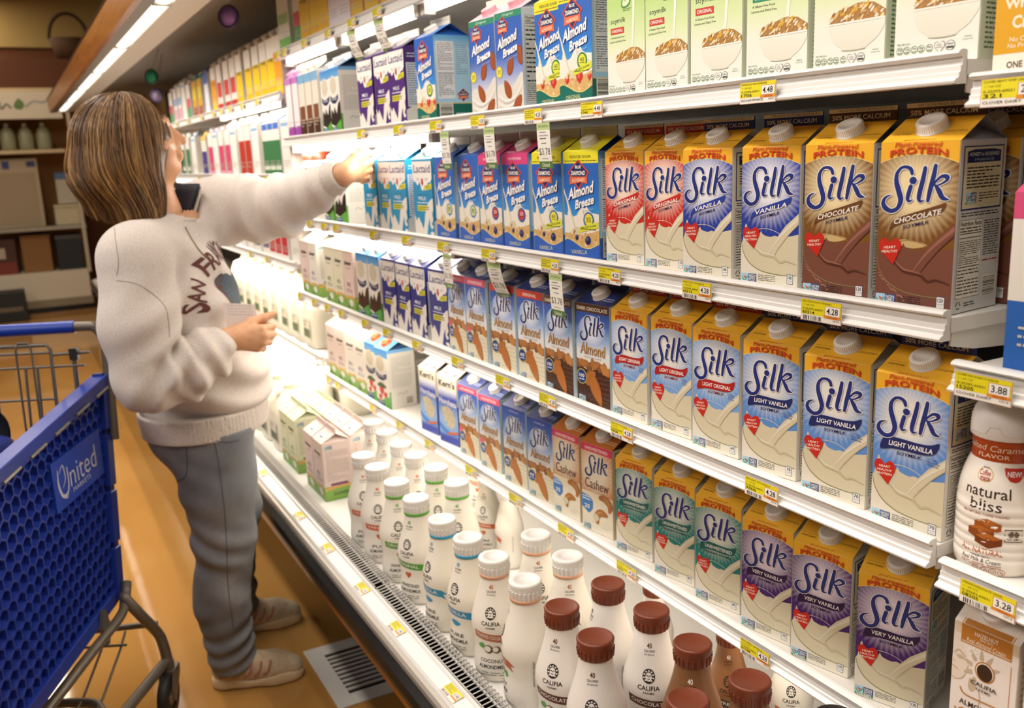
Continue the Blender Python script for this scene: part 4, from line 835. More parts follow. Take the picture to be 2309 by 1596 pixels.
# canopy with its lamp strip
canopy = thing('case_canopy', 'lit canopy over the dairy case with orange-brown fascia and lamp strip', 'canopy', (0, 0, 0))
bar('canopy_fascia', [(0.440, 2.000), (0.462, 2.000), (0.462, 2.012), (0.455, 2.105), (0.432, 2.105)], m_wood, canopy)
bar('canopy_lip', [(0.462, 2.000), (0.508, 2.006), (0.508, 2.016), (0.462, 2.012)], mat('6f675c', 0.5), canopy)
bar('canopy_reflector', [(0.567, 2.006), (0.682, 2.012), (0.690, 2.022), (0.567, 2.018)], mat('d9d3c8', 0.4), canopy)
bar('canopy_ceiling', [(0.690, 2.016), (0.790, 2.118), (1.449, 2.170), (1.449, 2.180), (0.785, 2.130), (0.685, 2.030)], mat('8f887e', 0.6), canopy)
bar('canopy_top', [(0.440, 2.106), (1.5, 2.206), (1.5, 2.220), (0.430, 2.12)], mat('5a4a38', 0.6), canopy)
m_tube = mat('fff6ea', 0.3, emit=1.7)
m_tube_dim = mat('fff3e4', 0.3, emit=8.0)
x = -9.4; k = 0
while x < 0.9:
    mb = MB(); mb.tube([(x, 0.5375, 2.014), (x + 1.17, 0.5375, 2.014)], 0.0265, m_tube, 12, flat=0.45)
    mb.obj('canopy_lamp', canopy); k += 1
    mb = MB(); mb.box((x + 1.172, 0.508, 2.002), (x + 1.205, 0.567, 2.024), mat('bdb6aa', 0.4)); mb.obj('lamp_socket', canopy); x += 1.21

# ------------------------------------------------------------------ shelves: panel, ticket rail, brackets
SHELF_NAMES = ['top', 'second', 'third', 'fourth', 'fifth']
def shelf(x0, x1, zr, yf, label, depth=0.52, group='shelves of the main bay', ends=True):
    """zr = top of the ticket rail; the panel's top sits 9 mm lower"""
    t = thing('wire_free_shelf' if False else 'display_shelf', label, 'shelf', ((x0 + x1) / 2, yf, zr - 0.03), 0, group)
    zs = zr - 0.009; L = (x1 - x0) / 2; yb = min(yf + depth, 1.449) - yf
    def loc(p): return p
    mb = MB(); mb.box((-L, 0.012, zs - zr + 0.03 - 0.016), (L, yb, zs - zr + 0.03), m_shelf); mb.obj('shelf_panel', t)
    prof = [(0.0125, 0.028), (0.011, 0.0305), (0.005, 0.031), (0.000, 0.029), (-0.002, 0.025), (0.000, 0.0215), (0.0055, 0.0195), (0.0055, 0.0085), (0.0030, 0.0070), (0.0030, -0.0010), (0.0010, -0.0025), (0.0010, -0.0090), (-0.0030, -0.0115), (-0.0060, -0.0150), (-0.0052, -0.0185), (-0.001, -0.0200), (0.013, -0.0190)]
    prof = [(y_, 0.031 - (0.031 - z_) * 0.69) for y_, z_ in prof]
    mb = MB(); mb.prism(prof, (-L, 0, 0), (0, 1, 0), (0, 0, 1), (1, 0, 0), 2 * L, m_rail); mb.obj('ticket_rail', t)
    for x in ((-L + 0.004, L - 0.006) if ends else ()):
        mb = MB(); mb.prism([(0.02, 0.005), (yb, 0.005), (yb, -0.045), (yb - 0.10, -0.045), (0.06, -0.020), (0.02, -0.012)], (x, 0, 0), (0, 1, 0), (0, 0, 1), (1, 0, 0), 0.0022, m_shelf)
        mb.obj('bracket', t)
    return t
MX0, MX1 = -3.30, -0.645
ROW_Z = [1.845, 1.555, 1.282, 1.013, 0.698]       # panel tops of the main bay, from the top down
ROW_YF = [0.88, 0.88, 0.88, 0.88, 0.95]
ROW_RZ = [1.854, 1.5640, 1.2905, 1.0220, 0.7070]
SH = []
for i in range(5):
    SH.append(shelf(MX0, MX1, ROW_RZ[i], ROW_YF[i], '%s white shelf down in the main bay of cartons' % SHELF_NAMES[i] if i else 'topmost white shelf of the main bay, holding juice and slim cartons'))
FX0, FX1 = -5.93, -3.31
FAR_RZ = [1.722, 1.436, 1.120, 0.760]; FAR_YF = [0.88, 0.88, 0.88, 0.95]
FS = []; DS = []
for i, (z, yf) in enumerate(zip(FAR_RZ, FAR_YF)):
    FS.append(shelf(FX0, FX1, z, yf, ['topmost', 'second', 'third', 'lowest'][i] + ' white shelf of the far bay behind the woman', group='shelves of the far bay'))
for i, (z, yf) in enumerate(zip(FAR_RZ, FAR_YF)):
    DS.append(shelf(-8.60, -5.95, z - 0.004, yf, ['topmost', 'second', 'third', 'lowest'][i] + ' white shelf of the most distant bay', group='shelves of the distant bay'))
NX0, NX1 = -0.632, 0.62
NEAR_RZ = [1.539, 1.238, 1.005, 0.74]
for i, z in enumerate(NEAR_RZ[:3]):
    shelf(NX0, NX1, z, 0.88, ['upper', 'middle', 'lower'][i] + ' white shelf of the creamer bay at the right edge', group='shelves of the creamer bay', ends=False)
shelf(NX0, NX1, 0.700, 0.90, 'lowest white shelf of the creamer bay, holding the hazelnut creamer', group='shelves of the creamer bay', ends=False)

# fluorescent tubes under the shelves: parts of the shelf that carries them
def tube_lamp(sh, x0, x1, z, y, strength):
    m = mat('fff3e2', 0.3, emit=strength); c = sh.location
    mb = MB(); mb.tube([(x0 - c.x, y - c.y, z - c.z), (x1 - c.x, y - c.y, z - c.z)], 0.0115, m, 12); o = mb.obj('lamp_tube', sh)
    for x in (x0, x1):
        mb = MB(); mb.box((x - 0.012 - c.x, y - 0.014 - c.y, z - 0.014 - c.z), (x + 0.012 - c.x, y + 0.014 - c.y, z + 0.016 - c.z), mat('cfc9be', 0.4)); mb.obj('end_cap', o)
for x0, x1 in ((-3.26, -2.70), (-2.66, -2.10), (-2.06, -1.50)): tube_lamp(SH[0], x0, x1, 1.812, 0.915, 5.0)
tube_lamp(SH[1], -3.27, -2.06, 1.523, 0.915, 46.0)
tube_lamp(SH[2], -3.27, -2.00, 1.250, 0.93, 26.0)
tube_lamp(SH[3], -3.27, -1.90, 0.981, 0.93, 26.0)
tube_lamp(SH[4], -3.27, -2.02, 0.667, 1.00, 26.0)
tube_lamp(SH[4], -1.98, -0.72, 0.667, 1.00, 9.0)
tube_lamp(FS[0], -4.44, -3.36, 1.686, 0.915, 8.0)
tube_lamp(FS[1], -5.86, -4.50, 1.400, 0.915, 55.0)
tube_lamp(FS[2], -5.80, -3.38, 1.084, 0.925, 60.0)
tube_lamp(FS[3], -5.80, -3.38, 0.724, 0.965, 70.0)
tube_lamp(DS[1], -8.50, -6.05, 1.396, 0.915, 55.0)

# floor grille half under the case
vt = thing('floor_vent', 'white framed floor vent with dark slots, partly under the case', 'vent', (-2.41, 0.76, 0.0))
mb = MB(); mb.box((-0.175, -0.155, 0.0), (0.175, -0.105, 0.006), mat('d6d0c6', 0.4)); mb.box((-0.175, 0.11, 0.0), (0.175, 0.155, 0.006), mat('d6d0c6', 0.4)); mb.box((-0.175, -0.105, 0.0), (-0.12, 0.11, 0.006), mat('d6d0c6', 0.4)); mb.box((0.12, -0.105, 0.0), (0.175, 0.11, 0.006), mat('d6d0c6', 0.4)); bevel(mb.obj('frame', vt))
mb = MB(); mb.box((-0.12, -0.105, 0.0005), (0.12, 0.11, 0.0015), mat('0a0908', 0.7)); mb.obj('well_shade_sheet', vt)  # flat black sheet painted as the shade down between the slats
for i in range(9):
    x = -0.096 + i * 0.024; mb = MB(); mb.box((x - 0.0050, -0.105, 0.0018), (x + 0.0050, 0.11, 0.0056), mat('cfc9be', 0.4)); mb.obj('slat', vt)
# ------------------------------------------------------------------ cartons on the shelves
ORD = ['first', 'second', 'third', 'fourth', 'fifth', 'sixth', 'seventh', 'eighth', 'ninth', 'tenth', 'eleventh', 'twelfth']
NUM = ['', 'one', 'two', 'three', 'four', 'five', 'six', 'seven', 'eight', 'nine', 'ten', 'eleven', 'twelve']
def ordinal(i, n):
    if n == 1: return ''
    if n == 2: return ('left-hand', 'right-hand')[i]
    if n == 3: return ('left', 'middle', 'right')[i]
    if i == n - 1: return 'rightmost'
    if i == 0: return 'leftmost'
    return ORD[i] + ' from left'
DESC = {
    'choc': 'gold and brown chocolate soymilk carton', 'van': 'yellow-topped royal blue vanilla soymilk carton', 'orig': 'yellow-topped red original soymilk carton',
    'lvan': 'pale blue light vanilla soymilk carton', 'lorig': 'pale blue light original soymilk carton', 'unsw': 'yellow-topped teal unsweetened soymilk carton', 'vvan': 'yellow-topped purple very vanilla soymilk carton',
    'alm_pink': 'navy almondmilk carton with pink stripe', 'alm_orig': 'navy almondmilk carton with red stripe', 'alm_dark': 'navy dark chocolate almondmilk carton', 'alm_van': 'navy vanilla almondmilk carton without stripe', 'cashew': 'orange cashewmilk carton with pink stripe',
    'br_van': 'bright blue vanilla almondmilk carton', 'br_pink': 'bright blue almondmilk carton with pink top band', 'br_sug': 'blue vanilla carton with yellow sugar band', 'br_orig': 'bright blue carton with green foot and pale nutrition side', 'br_origsug': 'bright blue green-footed carton with yellow sugar band', 'br_alm': 'blue carton with falling almonds and milk swirl',
    'lac_teal': 'teal milk carton with white dripping label', 'lac_navy': 'navy milk carton with white dripping label', 'lac_purple': 'purple milk carton with white dripping label',
    'soy_red': 'pale green soymilk carton with red original label', 'soy_green': 'pale green soymilk carton with green unsweetened label',
    'clo_cream': 'cream carton with green foot', 'clo_pink': 'pinkish carton with green foot', 'clo_white': 'white carton with green foot', 'clo_green': 'pale green carton with darker green foot',
    'cow_choc': 'blue-topped white carton with brown chocolate drip', 'cow_vanblk': 'blue-topped white carton with dark drip and green foot', 'cow_straw': 'blue-topped carton with strawberries and orange cap', 'rice': 'cream and blue rice drink carton',
    'slim_purple': 'slim white carton with purple edges', 'slim_choc': 'slim cream carton with brown milk swirl',
    'far_green': 'white carton with green lower half', 'far_greenblue': 'white and green carton with blue band', 'far_red': 'white carton with red lower half', 'far_pink': 'white carton with pink lower half', 'far_purple': 'yellow-topped carton with violet lower half', 'far_white': 'plain white carton with white cap', 'far_navy': 'white carton with navy panel', 'far_redstripe': 'white carton with tall red panel',
    'juice_yellow': 'yellow juice carton with white top', 'juice_orange': 'orange juice carton with white top', 'juice_red': 'white juice carton with red marks', 'lav': 'white and lavender carton', 'big_green': 'large white box carton with green foot',
    'mixed_a': 'small carton of red and green', 'mixed_b': 'small carton of pink and blue', 'mixed_y': 'small yellow carton with teal cap', 'mixed_blue': 'small white carton with blue top', 'panel_white': 'plain white carton turned side on', 'creamer_pink': 'half and half carton, blue with pink top',
}
PENDING = []
def put(key, x, y, z, yaw, row, group=None, name='milk_carton'):
    PENDING.append((key, x, max(y, 0.8945), z, yaw, row, group, name) if z > 0.5 else (key, x, y, z, yaw, row, group, name))
def flush():
    from collections import defaultdict
    sets = defaultdict(list)
    for p in PENDING: sets[(p[0], p[5])].append(p)
    for (key, row), L in sets.items():
        L.sort(key=lambda p: p[1]); n = len(L)
        for i, (_, x, y, z, yaw, _, group, name) in enumerate(L):
            me, cap, cpos = carton_parts(key)
            o = ordinal(i, n); lab = (o + ' ' if o else '') + DESC[key] + (' of ' + NUM[n] if 5 < n <= 12 and 0 < i < n - 1 else '') + ' ' + row
            t = thing(name, lab, 'carton', (x, y, z + 0.0007), math.radians(yaw), group or DESC[key] + 's ' + row if n > 1 else group)
            link('carton_body', me, t)
            if cap is not None: c = link('screw_cap', cap, t); c.location = cpos
    PENDING.clear()
S0, S1, S2, S3, S4 = ROW_Z
# top shelf of the main bay
r = 'on the topmost shelf'
for k, x, y, yaw in (('big_green', -3.285, 0.895, 4), ('mixed_a', -3.13, 0.905, 0), ('juice_yellow', -3.04, 0.90, 3), ('juice_yellow', -2.93, 0.90, 3), ('juice_yellow', -2.835, 0.90, 0), ('lav', -2.742, 0.90, 0), ('lav', -2.652, 0.90, 2), ('juice_orange', -2.55, 0.90, 3), ('juice_orange', -2.438, 0.90, 5), ('juice_orange', -2.32, 0.90, 4), ('juice_orange', -2.20, 0.90, 3), ('juice_red', -2.09, 0.90, 4)):
    put(k, x, y, S0, yaw, r, 'cartons on the topmost shelf', 'juice_carton' if k.startswith('juice') else 'milk_carton')
# second shelf
r = 'on the second shelf'
for k, x, y, yaw in (('slim_purple', -3.285, 0.90, 0), ('slim_purple', -3.205, 0.90, 0), ('slim_choc', -3.128, 0.90, 0), ('slim_choc', -3.050, 0.90, 0), ('slim_choc', -2.972, 0.90, -2), ('cow_vanblk', -2.897, 0.905, 0), ('cow_vanblk', -2.796, 0.90, 0),
                     ('lac_purple', -2.537, 0.90, 5), ('lac_purple', -2.403, 0.90, 2), ('lac_purple', -2.300, 0.90, 3), ('br_orig', -2.107, 0.886, 4), ('br_alm', -1.822, 0.90, 6), ('br_alm', -1.705, 0.90, 5), ('br_origsug', -1.572, 0.915, 3), ('br_origsug', -1.453, 0.886, 4),
                     ('soy_red', -1.310, 0.90, 3), ('soy_red', -1.206, 0.90, 3), ('soy_red', -1.098, 0.90, 7), ('soy_green', -0.982, 0.90, 9), ('soy_green', -0.863, 0.90, 9), ('soy_green', -0.743, 0.90, 8)):
    put(k, x, y, S1, yaw, r)
# third shelf
r = 'on the third shelf'
for k, x, y, yaw in (('cow_vanblk', -2.955, 0.905, 0), ('cow_vanblk', -2.845, 0.905, 3), ('lac_teal', -2.552, 0.90, 2), ('lac_teal', -2.440, 0.905, 0), ('lac_teal', -2.331, 0.892, 5), ('lac_teal', -2.180, 0.90, 6), ('br_van', -2.043, 0.90, 3), ('br_van', -1.914, 0.90, 2),
                     ('br_pink', -1.808, 0.90, 2), ('br_pink', -1.698, 0.90, 4), ('br_sug', -1.575, 0.90, 5), ('br_sug', -1.459, 0.90, 8), ('orig', -1.350, 0.918, 7), ('orig', -1.236, 0.918, 5), ('van', -1.122, 0.905, 8), ('van', -0.994, 0.906, 9), ('choc', -0.866, 0.892, 8), ('choc', -0.750, 0.892, 6)):
    put(k, x, y, S2, yaw, r)
# the cartons standing behind the front ones, where a gap shows them
put('choc', -0.752, 1.005, S2, 4, 'behind the front row on the third shelf')
# fourth shelf
r = 'on the fourth shelf'
for k, x, y, yaw in (('clo_pink', -3.285, 0.90, 0), ('clo_white', -3.184, 0.90, 0), ('clo_cream', -3.000, 0.90, 0), ('clo_cream', -2.900, 0.90, 0), ('clo_pink', -2.800, 0.90, 0),  ('cow_choc', -2.672, 0.90, 0), ('cow_choc', -2.570, 0.90, 0), ('lac_navy', -2.456, 0.90, 2), ('lac_navy', -2.345, 0.90, 0), ('lac_navy', -2.243, 0.90, 1), ('lac_navy', -2.120, 0.90, 4),
                     ('alm_pink', -2.006, 0.90, 0), ('alm_pink', -1.906, 0.90, 2), ('alm_orig', -1.780, 0.90, 5), ('alm_orig', -1.658, 0.90, 4), ('alm_dark', -1.547, 0.90, 3), ('alm_dark', -1.430, 0.90, 6), ('lorig', -1.318, 0.903, 4), ('lorig', -1.210, 0.908, 5), ('lorig', -1.096, 0.903, 6), ('lvan', -0.980, 0.90, 8), ('lvan', -0.858, 0.895, 9), ('lvan', -0.742, 0.893, 5)):
    put(k, x, y, S3, yaw, r)
# fifth shelf
r = 'on the fifth shelf'
for k, x, y, yaw in (('clo_pink', -3.285, 0.97, 2), ('clo_pink', -3.180, 0.97, 2), ('clo_white', -3.075, 0.97, 4), ('clo_white', -2.970, 0.97, 3), ('cow_straw', -2.862, 0.97, 3), ('cow_straw', -2.752, 0.964, 5), ('rice', -2.411, 0.975, 6), ('rice', -2.278, 0.975, 8),
                     ('alm_pink', -2.145, 0.975, 6), ('alm_pink', -2.022, 0.975, 6), ('alm_van', -1.892, 0.975, 6), ('alm_van', -1.773, 0.975, 7), ('cashew', -1.659, 0.975, 5), ('cashew', -1.543, 0.975, 8), ('unsw', -1.415, 0.973, 11), ('unsw', -1.291, 0.973, 11), ('unsw', -1.173, 0.973, 11), ('vvan', -1.055, 0.972, 10), ('vvan', -0.944, 0.972, 13), ('vvan', -0.821, 0.972, 20)):
    put(k, x, y, S4, yaw, r)
# cartons standing in the open deck
ZD = 0.440
r = 'in the front row of the open deck'
for k, x in (('clo_green', -3.160), ('clo_green', -3.058), ('clo_pink', -2.853), ('clo_pink', -2.751)): put(k, x, 0.738, ZD, 0, r)
r = 'in the second row of the open deck'
for i, k in enumerate(('clo_green', 'clo_green', 'clo_pink', 'clo_pink', 'clo_pink')): put(k, -3.190 + 0.1010 * i, 0.842, ZD, 0, r)
# far bay
r = 'on the far top shelf'
for k, x in (('mixed_a', -5.80), ('mixed_b', -5.64), ('mixed_b', -5.50), ('far_white', -5.37), ('mixed_a', -5.22), ('mixed_y', -5.04), ('mixed_y', -4.90), ('mixed_blue', -4.72), ('juice_orange', -4.55), ('juice_red', -4.42), ('juice_red', -4.27), ('juice_red', -4.14), ('juice_yellow', -4.02), ('juice_yellow', -3.86), ('juice_yellow', -3.73), ('juice_yellow', -3.61), ('juice_yellow', -3.50), ('juice_orange', -3.405)):
    put(k, x, 0.90, FAR_RZ[0] - 0.009, 2, r, 'cartons on the far bay top shelf', 'juice_carton')
r = 'on the far second shelf'
for k, x in (('far_green', -5.58), ('far_green', -5.41), ('far_white', -5.24), ('far_purple', -4.95), ('far_pink', -4.77), ('far_white', -4.66), ('far_pink', -4.52), ('far_pink', -4.38), ('far_white', -4.26), ('far_red', -4.09), ('far_red', -3.98), ('far_white', -3.86), ('far_greenblue', -3.68), ('far_greenblue', -3.595), ('far_greenblue', -3.51), ('far_white', -3.40)):
    put(k, x, 0.90, FAR_RZ[1] - 0.009, 2, r, 'cartons on the far bay second shelf')
r = 'on the far third shelf'
for k, x in (('far_white', -4.26), ('far_white', -4.12), ('far_navy', -3.99), ('far_navy', -3.84), ('far_redstripe', -3.73), ('far_redstripe', -3.635), ('far_redstripe', -3.54), ('far_white', -3.40)):
    put(k, x, 0.90, FAR_RZ[2] - 0.009, 2, r, 'cartons on the far bay third shelf')
r = 'in the distant bay beyond the woman'
for i in range(12): put(('far_white', 'far_red', 'far_green')[i % 3], -8.3 + 0.19 * i, 0.90, FAR_RZ[1] - 0.013, 1, 'in the distant bay', 'cartons in the distant bay')
# creamer bay at the right edge
put('creamer_pink', -0.583, 0.892, NEAR_RZ[1] - 0.009, 3, 'on the middle creamer shelf')
flush()

# ------------------------------------------------------------------ curvy milk bottles
def profile_radius(prof):
    zs = [p[1] for p in prof]; rs = [p[0] for p in prof]
    return lambda z: float(np.interp(z, zs, rs))
BOT = spline([(0.0405, 0.004), (0.0445, 0.012), (0.0465, 0.030), (0.0450, 0.055), (0.0438, 0.075), (0.0455, 0.100), (0.0478, 0.120), (0.0470, 0.140), (0.0410, 0.165), (0.0340, 0.190), (0.0285, 0.215), (0.0262, 0.235), (0.0258, 0.250)], 4)
BR = profile_radius(BOT)
def head_emblem(a, u, v, r, col, bg='f0ebe2'):
    """round badge: a face in profile of leaves and hair, drawn simply"""
    k = ink(col)
    a.oval(u, v, r / a.W, r * 1.12 / a.H, k, 3, 24); a.oval(u, v - 0.1 * r / a.H, r * 0.50 / a.W, r * 0.68 / a.H, ink(bg), 4, 18)
    for i in range(9):
        q = -0.9 + i * 5.0 / 8 - 0.05; a.oval(u + 0.74 * r * math.cos(q) / a.W, v + 0.80 * r * math.sin(q) / a.H, 0.16 * r / a.W, 0.13 * r / a.H, ink(bg), 4, 8)
    for s in (-1, 1): a.stroke([(u + s * 0.34 * r / a.W, v + 0.06 * r / a.H), (u + s * 0.2 * r / a.W, v + 0.1 * r / a.H), (u + s * 0.10 * r / a.W, v + 0.04 * r / a.H)], 0.12 * r, k, 5, 3)
    a.stroke([(u, v + 0.02 * r / a.H), (u - 0.05 * r / a.W, v - 0.2 * r / a.H)], 0.07 * r, k, 5, 1); a.stroke([(u - 0.16 * r / a.W, v - 0.38 * r / a.H), (u, v - 0.43 * r / a.H), (u + 0.16 * r / a.W, v - 0.38 * r / a.H)], 0.10 * r, k, 5, 3)
def bottle_parts(key, body, capcol, band, rib, flavour, l1, l2, pic, printcol='2b2724', cals='40'):
    mb = MB(); m = mat(body, 0.38, sss=0.0)
    mb.lathe([(0.0001, 0.0)] + [(0.038, 0.0)] + BOT, m, 40)
    a = Art(0.24, 0.24); k = ink(printcol); cu = 0.5
    a.text(cals, cu, 0.872, w=0.055, m=ink(rib if body > 'c' else 'e9e0d4'), lay=1, bold=0.02); a.text('CALORIES', cu, 0.832, w=0.115, m=k, lay=1, bold=0.01); a.text('PER SERVING', cu, 0.805, w=0.10, m=k, lay=1)
    head_emblem(a, cu, 0.655, 0.0115, printcol, body)
    a.text('CALIFIA', cu, 0.565, w=0.155, h=0.036, m=k, lay=1, bold=0.02); a.text('FARMS', cu, 0.525, w=0.075, h=0.018, m=k, lay=1, bold=0.01)
    a.poly([(cu - 0.155, 0.485), (cu + 0.16, 0.45), (cu + 0.215, 0.405), (cu + 0.175, 0.405), (cu + 0.195, 0.35), (cu + 0.155, 0.375), (cu - 0.155, 0.415)], ink(rib), 1)
    a.text(flavour, cu - 0.005, 0.435, w=0.25, h=0.036, m=ink('f0e8dc'), lay=2, bold=0.015, slope=-0.13)
    if pic == 'almond': a.heart(cu, 0.325, 0.0085, ink('c05a24'), 1, (0, -1.2)); a.stroke([(cu, 0.36), (cu - 0.005, 0.30)], 0.0012, ink('e08a4c'), 2, 2)
    elif pic == 'coconut':
        for du, r in ((-0.03, 0.010), (0.04, 0.0085)): a.disc(cu + du, 0.315, r / a.W, ink('6a4a30'), 1); a.disc(cu + du - 0.008, 0.318, r * 0.7 / a.W, ink('efe6d8'), 2)
        a.smooth([(cu + 0.07, 0.31), (cu + 0.11, 0.335), (cu + 0.13, 0.29), (cu + 0.09, 0.275)], ink('5aa04a'), 1); a.smooth([(cu - 0.13, 0.345), (cu - 0.08, 0.37), (cu - 0.06, 0.33), (cu - 0.10, 0.315)], ink('5aa04a'), 1)
    else: a.smooth([(cu - 0.06, 0.33), (cu, 0.35), (cu + 0.06, 0.32), (cu, 0.29)], ink(rib), 1)
    a.text(l1, cu, 0.205, w=0.18 if len(l1) < 7 else 0.22, h=0.034, m=k, lay=1, bold=0.015); a.text(l2, cu, 0.150, w=0.25, h=0.036, m=k, lay=1, bold=0.02); a.lines(cu - 0.1, cu + 0.1, 0.105, 0.06, 2, k, 1, 0.25, 4)
    # turned print on the far flank
    a.text('SMOOTH AND CREAMY', 0.865, 0.36, w=0.24, m=k, lay=1, rot90=True); a.text('SHAKE WELL', 0.10, 0.42, w=0.16, m=k, lay=1, rot90=True)
    a.around(mb, BR, 0.004)
    bme = mb.mesh('bottle_' + key)
    mc = MB(); cm = capcol if not isinstance(capcol, str) else mat(capcol, 0.42)
    R = 0.0292; prof = [(0.0265, 0.2345), (0.0275, 0.2360), (R * 0.96, 0.250), (R, 0.262), (R + 0.0004, 0.2665), (R - 0.0010, 0.2690), (R - 0.003, 0.2694)]
    if body > 'c' and isinstance(capcol, str) and capcol > 'a': prof += [(0.0178, 0.2694), (0.0172, 0.2684), (0.0001, 0.2684)]
    else: prof += [(0.0262, 0.2694), (0.0256, 0.2688), (0.0001, 0.2688)]
    mc.lathe(prof, cm, 44)
    for i in range(22):
        q = 2 * PI * i / 22; mc.tube([(0.0268 * math.cos(q), 0.0268 * math.sin(q), 0.2362), (0.0283 * math.cos(q), 0.0283 * math.sin(q), 0.2520)], 0.0021, cm, 5)
    cme = mc.mesh('cap_' + key)
    md = MB(); md.lathe([(0.0262, 0.2285), (0.0283, 0.2290), (0.0285, 0.2360), (0.0262, 0.2368)], mat(band, 0.4), 40)
    return bme, cme, md.mesh('band_' + key)
BOTTLES = {}
BDEF = {'vanilla_orange': ('ece5d8', 'e9e5de', 'ece5d8', 'd2582a', 'VANILLA', 'PURE', 'ALMONDMILK', 'almond'), 'green': ('ece5d6', 'e9e5de', '5aa634', '4f9a34', 'ORIGINAL', 'UNSWEETENED', 'ALMONDMILK', 'almond'),
        'blue': ('ebe3d2', 'e9e5de', '3a9cc0', '2f8eb8', 'VANILLA', 'PURE', 'ALMONDMILK', 'vanilla'), 'tan': ('ebe4d6', 'e9e5de', 'd9a582', 'b5673a', 'TOASTED COCONUT', 'COCONUT', 'ALMONDMILK', 'coconut'),
        'white': ('ece6da', 'ece8e2', 'ece6da', 'c05a2c', 'ORIGINAL', 'PURE', 'ALMONDMILK', 'almond'), 'choc': ('e6dfd6', '74341c', 'e6dfd6', '5a2c1c', 'CHOCOLATE', 'COCONUT', 'ALMONDMILK', 'coconut'),
        'mocha': ('7a5232', '74341c', '7a5232', '3a2214', 'MOCHA', 'COLD BREW', 'COFFEE', 'bean'), 'espresso': ('8a5e3a', '74341c', '8a5e3a', '3a2214', 'ESPRESSO', 'COLD BREW', 'COFFEE', 'bean'), 'black': ('2a2724', '23211f', '2a2724', '8a8278', 'CONCENTRATE', 'COLD BREW', 'COFFEE', 'bean')}
BDESC = {'vanilla_orange': 'white-capped bottle with orange ribbon', 'green': 'white-capped bottle with green neck band', 'blue': 'white-capped bottle with blue neck band', 'tan': 'white-capped bottle with tan neck band', 'white': 'plain white-capped bottle', 'choc': 'brown-capped white chocolate bottle', 'mocha': 'brown-capped mocha brown bottle', 'espresso': 'brown-capped light brown espresso bottle', 'black': 'black-capped dark coffee bottle'}
BPEND = []
def bottle(key, x, y, rot, row): BPEND.append((key, x, y, rot, row))
fr = 'in the front row of the deck'; sr = 'in the second row of the deck'; br = 'small, deep in the deck under the shelf'
for k, x, y, rot in (('vanilla_orange', -2.135, 0.690, 62), ('vanilla_orange', -2.030, 0.688, 64), ('green', -1.904, 0.689, 66), ('green', -1.782, 0.687, 30), ('blue', -1.640, 0.686, 8), ('blue', -1.526, 0.690, 16), ('tan', -1.420, 0.692, 48), ('tan', -1.305, 0.694, -32), ('choc', -1.188, 0.697, 34), ('choc', -1.078, 0.690, 46), ('mocha', -0.875, 0.705, 40)):
    bottle(k, x, y, rot, fr)
for k, x, y, rot in (('white', -2.400, 0.814, 40), ('white', -2.289, 0.810, 50), ('white', -2.166, 0.803, 55), ('vanilla_orange', -2.058, 0.800, 70), ('green', -1.942, 0.804, 66), ('green', -1.820, 0.802, 62), ('tan', -1.464, 0.806, 66), ('tan', -1.346, 0.806, 62), ('choc', -1.215, 0.806, -20), ('choc', -1.100, 0.812, 46), ('mocha', -0.985, 0.802, 44), ('mocha', -0.866, 0.806, 40), ('black', -0.742, 0.838, 20)):
    bottle(k, x, y, rot, sr)
for k, x, y, rot in (('white', -2.06, 1.005, 40), ('white', -1.95, 1.01, -30), ('white', -2.35, 1.13, 40), ('choc', -1.335, 1.005, 46), ('espresso', -1.120, 1.005, 46), ('white', -1.040, 1.075, 44)):
    bottle(k, x, y, rot, br)
from collections import defaultdict
_s = defaultdict(list)
for p in BPEND: _s[(p[0], p[4])].append(p)
for (key, row), L in _s.items():
    L.sort(key=lambda p: p[1]); n = len(L)
    if key not in BOTTLES: BOTTLES[key] = bottle_parts(key, *BDEF[key])
    for i, (_, x, y, rot, _) in enumerate(L):
        o = ordinal(i, n)
        t = thing('milk_bottle', (o + ' ' if o else '') + BDESC[key] + ' ' + row, 'bottle', (x, y, ZD + 0.0007), math.radians(rot), 'curvy bottles ' + row)
        t.location.x, t.location.y = (x, y) if row == br else (x * 1.074, y * 1.087); t.scale = (0.78, 0.78, 0.78) if row == br else (1.07, 1.07, 0.947)
        link('bottle_body', BOTTLES[key][0], t); link('bottle_cap', BOTTLES[key][1], t)
        if BDEF[key][2] != BDEF[key][0]: link('neck_band', BOTTLES[key][2], t)

# ------------------------------------------------------------------ gallon jugs
def jug_meshes():
    mb = MB(); m = mat('ece6d2', 0.35)
    mb.lathe([(0.0001, 0.0), (0.066, 0.0), (0.073, 0.006), (0.075, 0.03), (0.075, 0.145), (0.070, 0.175), (0.054, 0.205), (0.034, 0.228), (0.021, 0.238), (0.019, 0.248)], m, 28, sq=4.5)
    mb.tube([(0.0, -0.022, 0.236), (0.0, -0.052, 0.226), (0.0, -0.068, 0.190), (0.0, -0.070, 0.155)], 0.0105, m, 8)
    mc = MB(); mc.lathe([(0.0205, 0.240), (0.0208, 0.256), (0.019, 0.259), (0.0001, 0.259)], mat('e4d9b0', 0.4), 24)
    ml = MB(); a = Art(0.10, 0.085); a.rect(0, 0, 1, 1, ink('ded8c4'), 1); a.rect(0.08, 0.1, 0.92, 0.5, ink('4a5a3a'), 2); a.lines(0.15, 0.85, 0.9, 0.6, 3, ink('6a6a5a'), 2, 0.4)
    a.onto(ml, (-0.05, -0.0756, 0.035), (1, 0, 0), (0, 0, 1), (0, -1, 0))
    return mb.mesh('jug'), mc.mesh('jug_cap'), ml.mesh('jug_label')
JUG = jug_meshes(); jn = 0
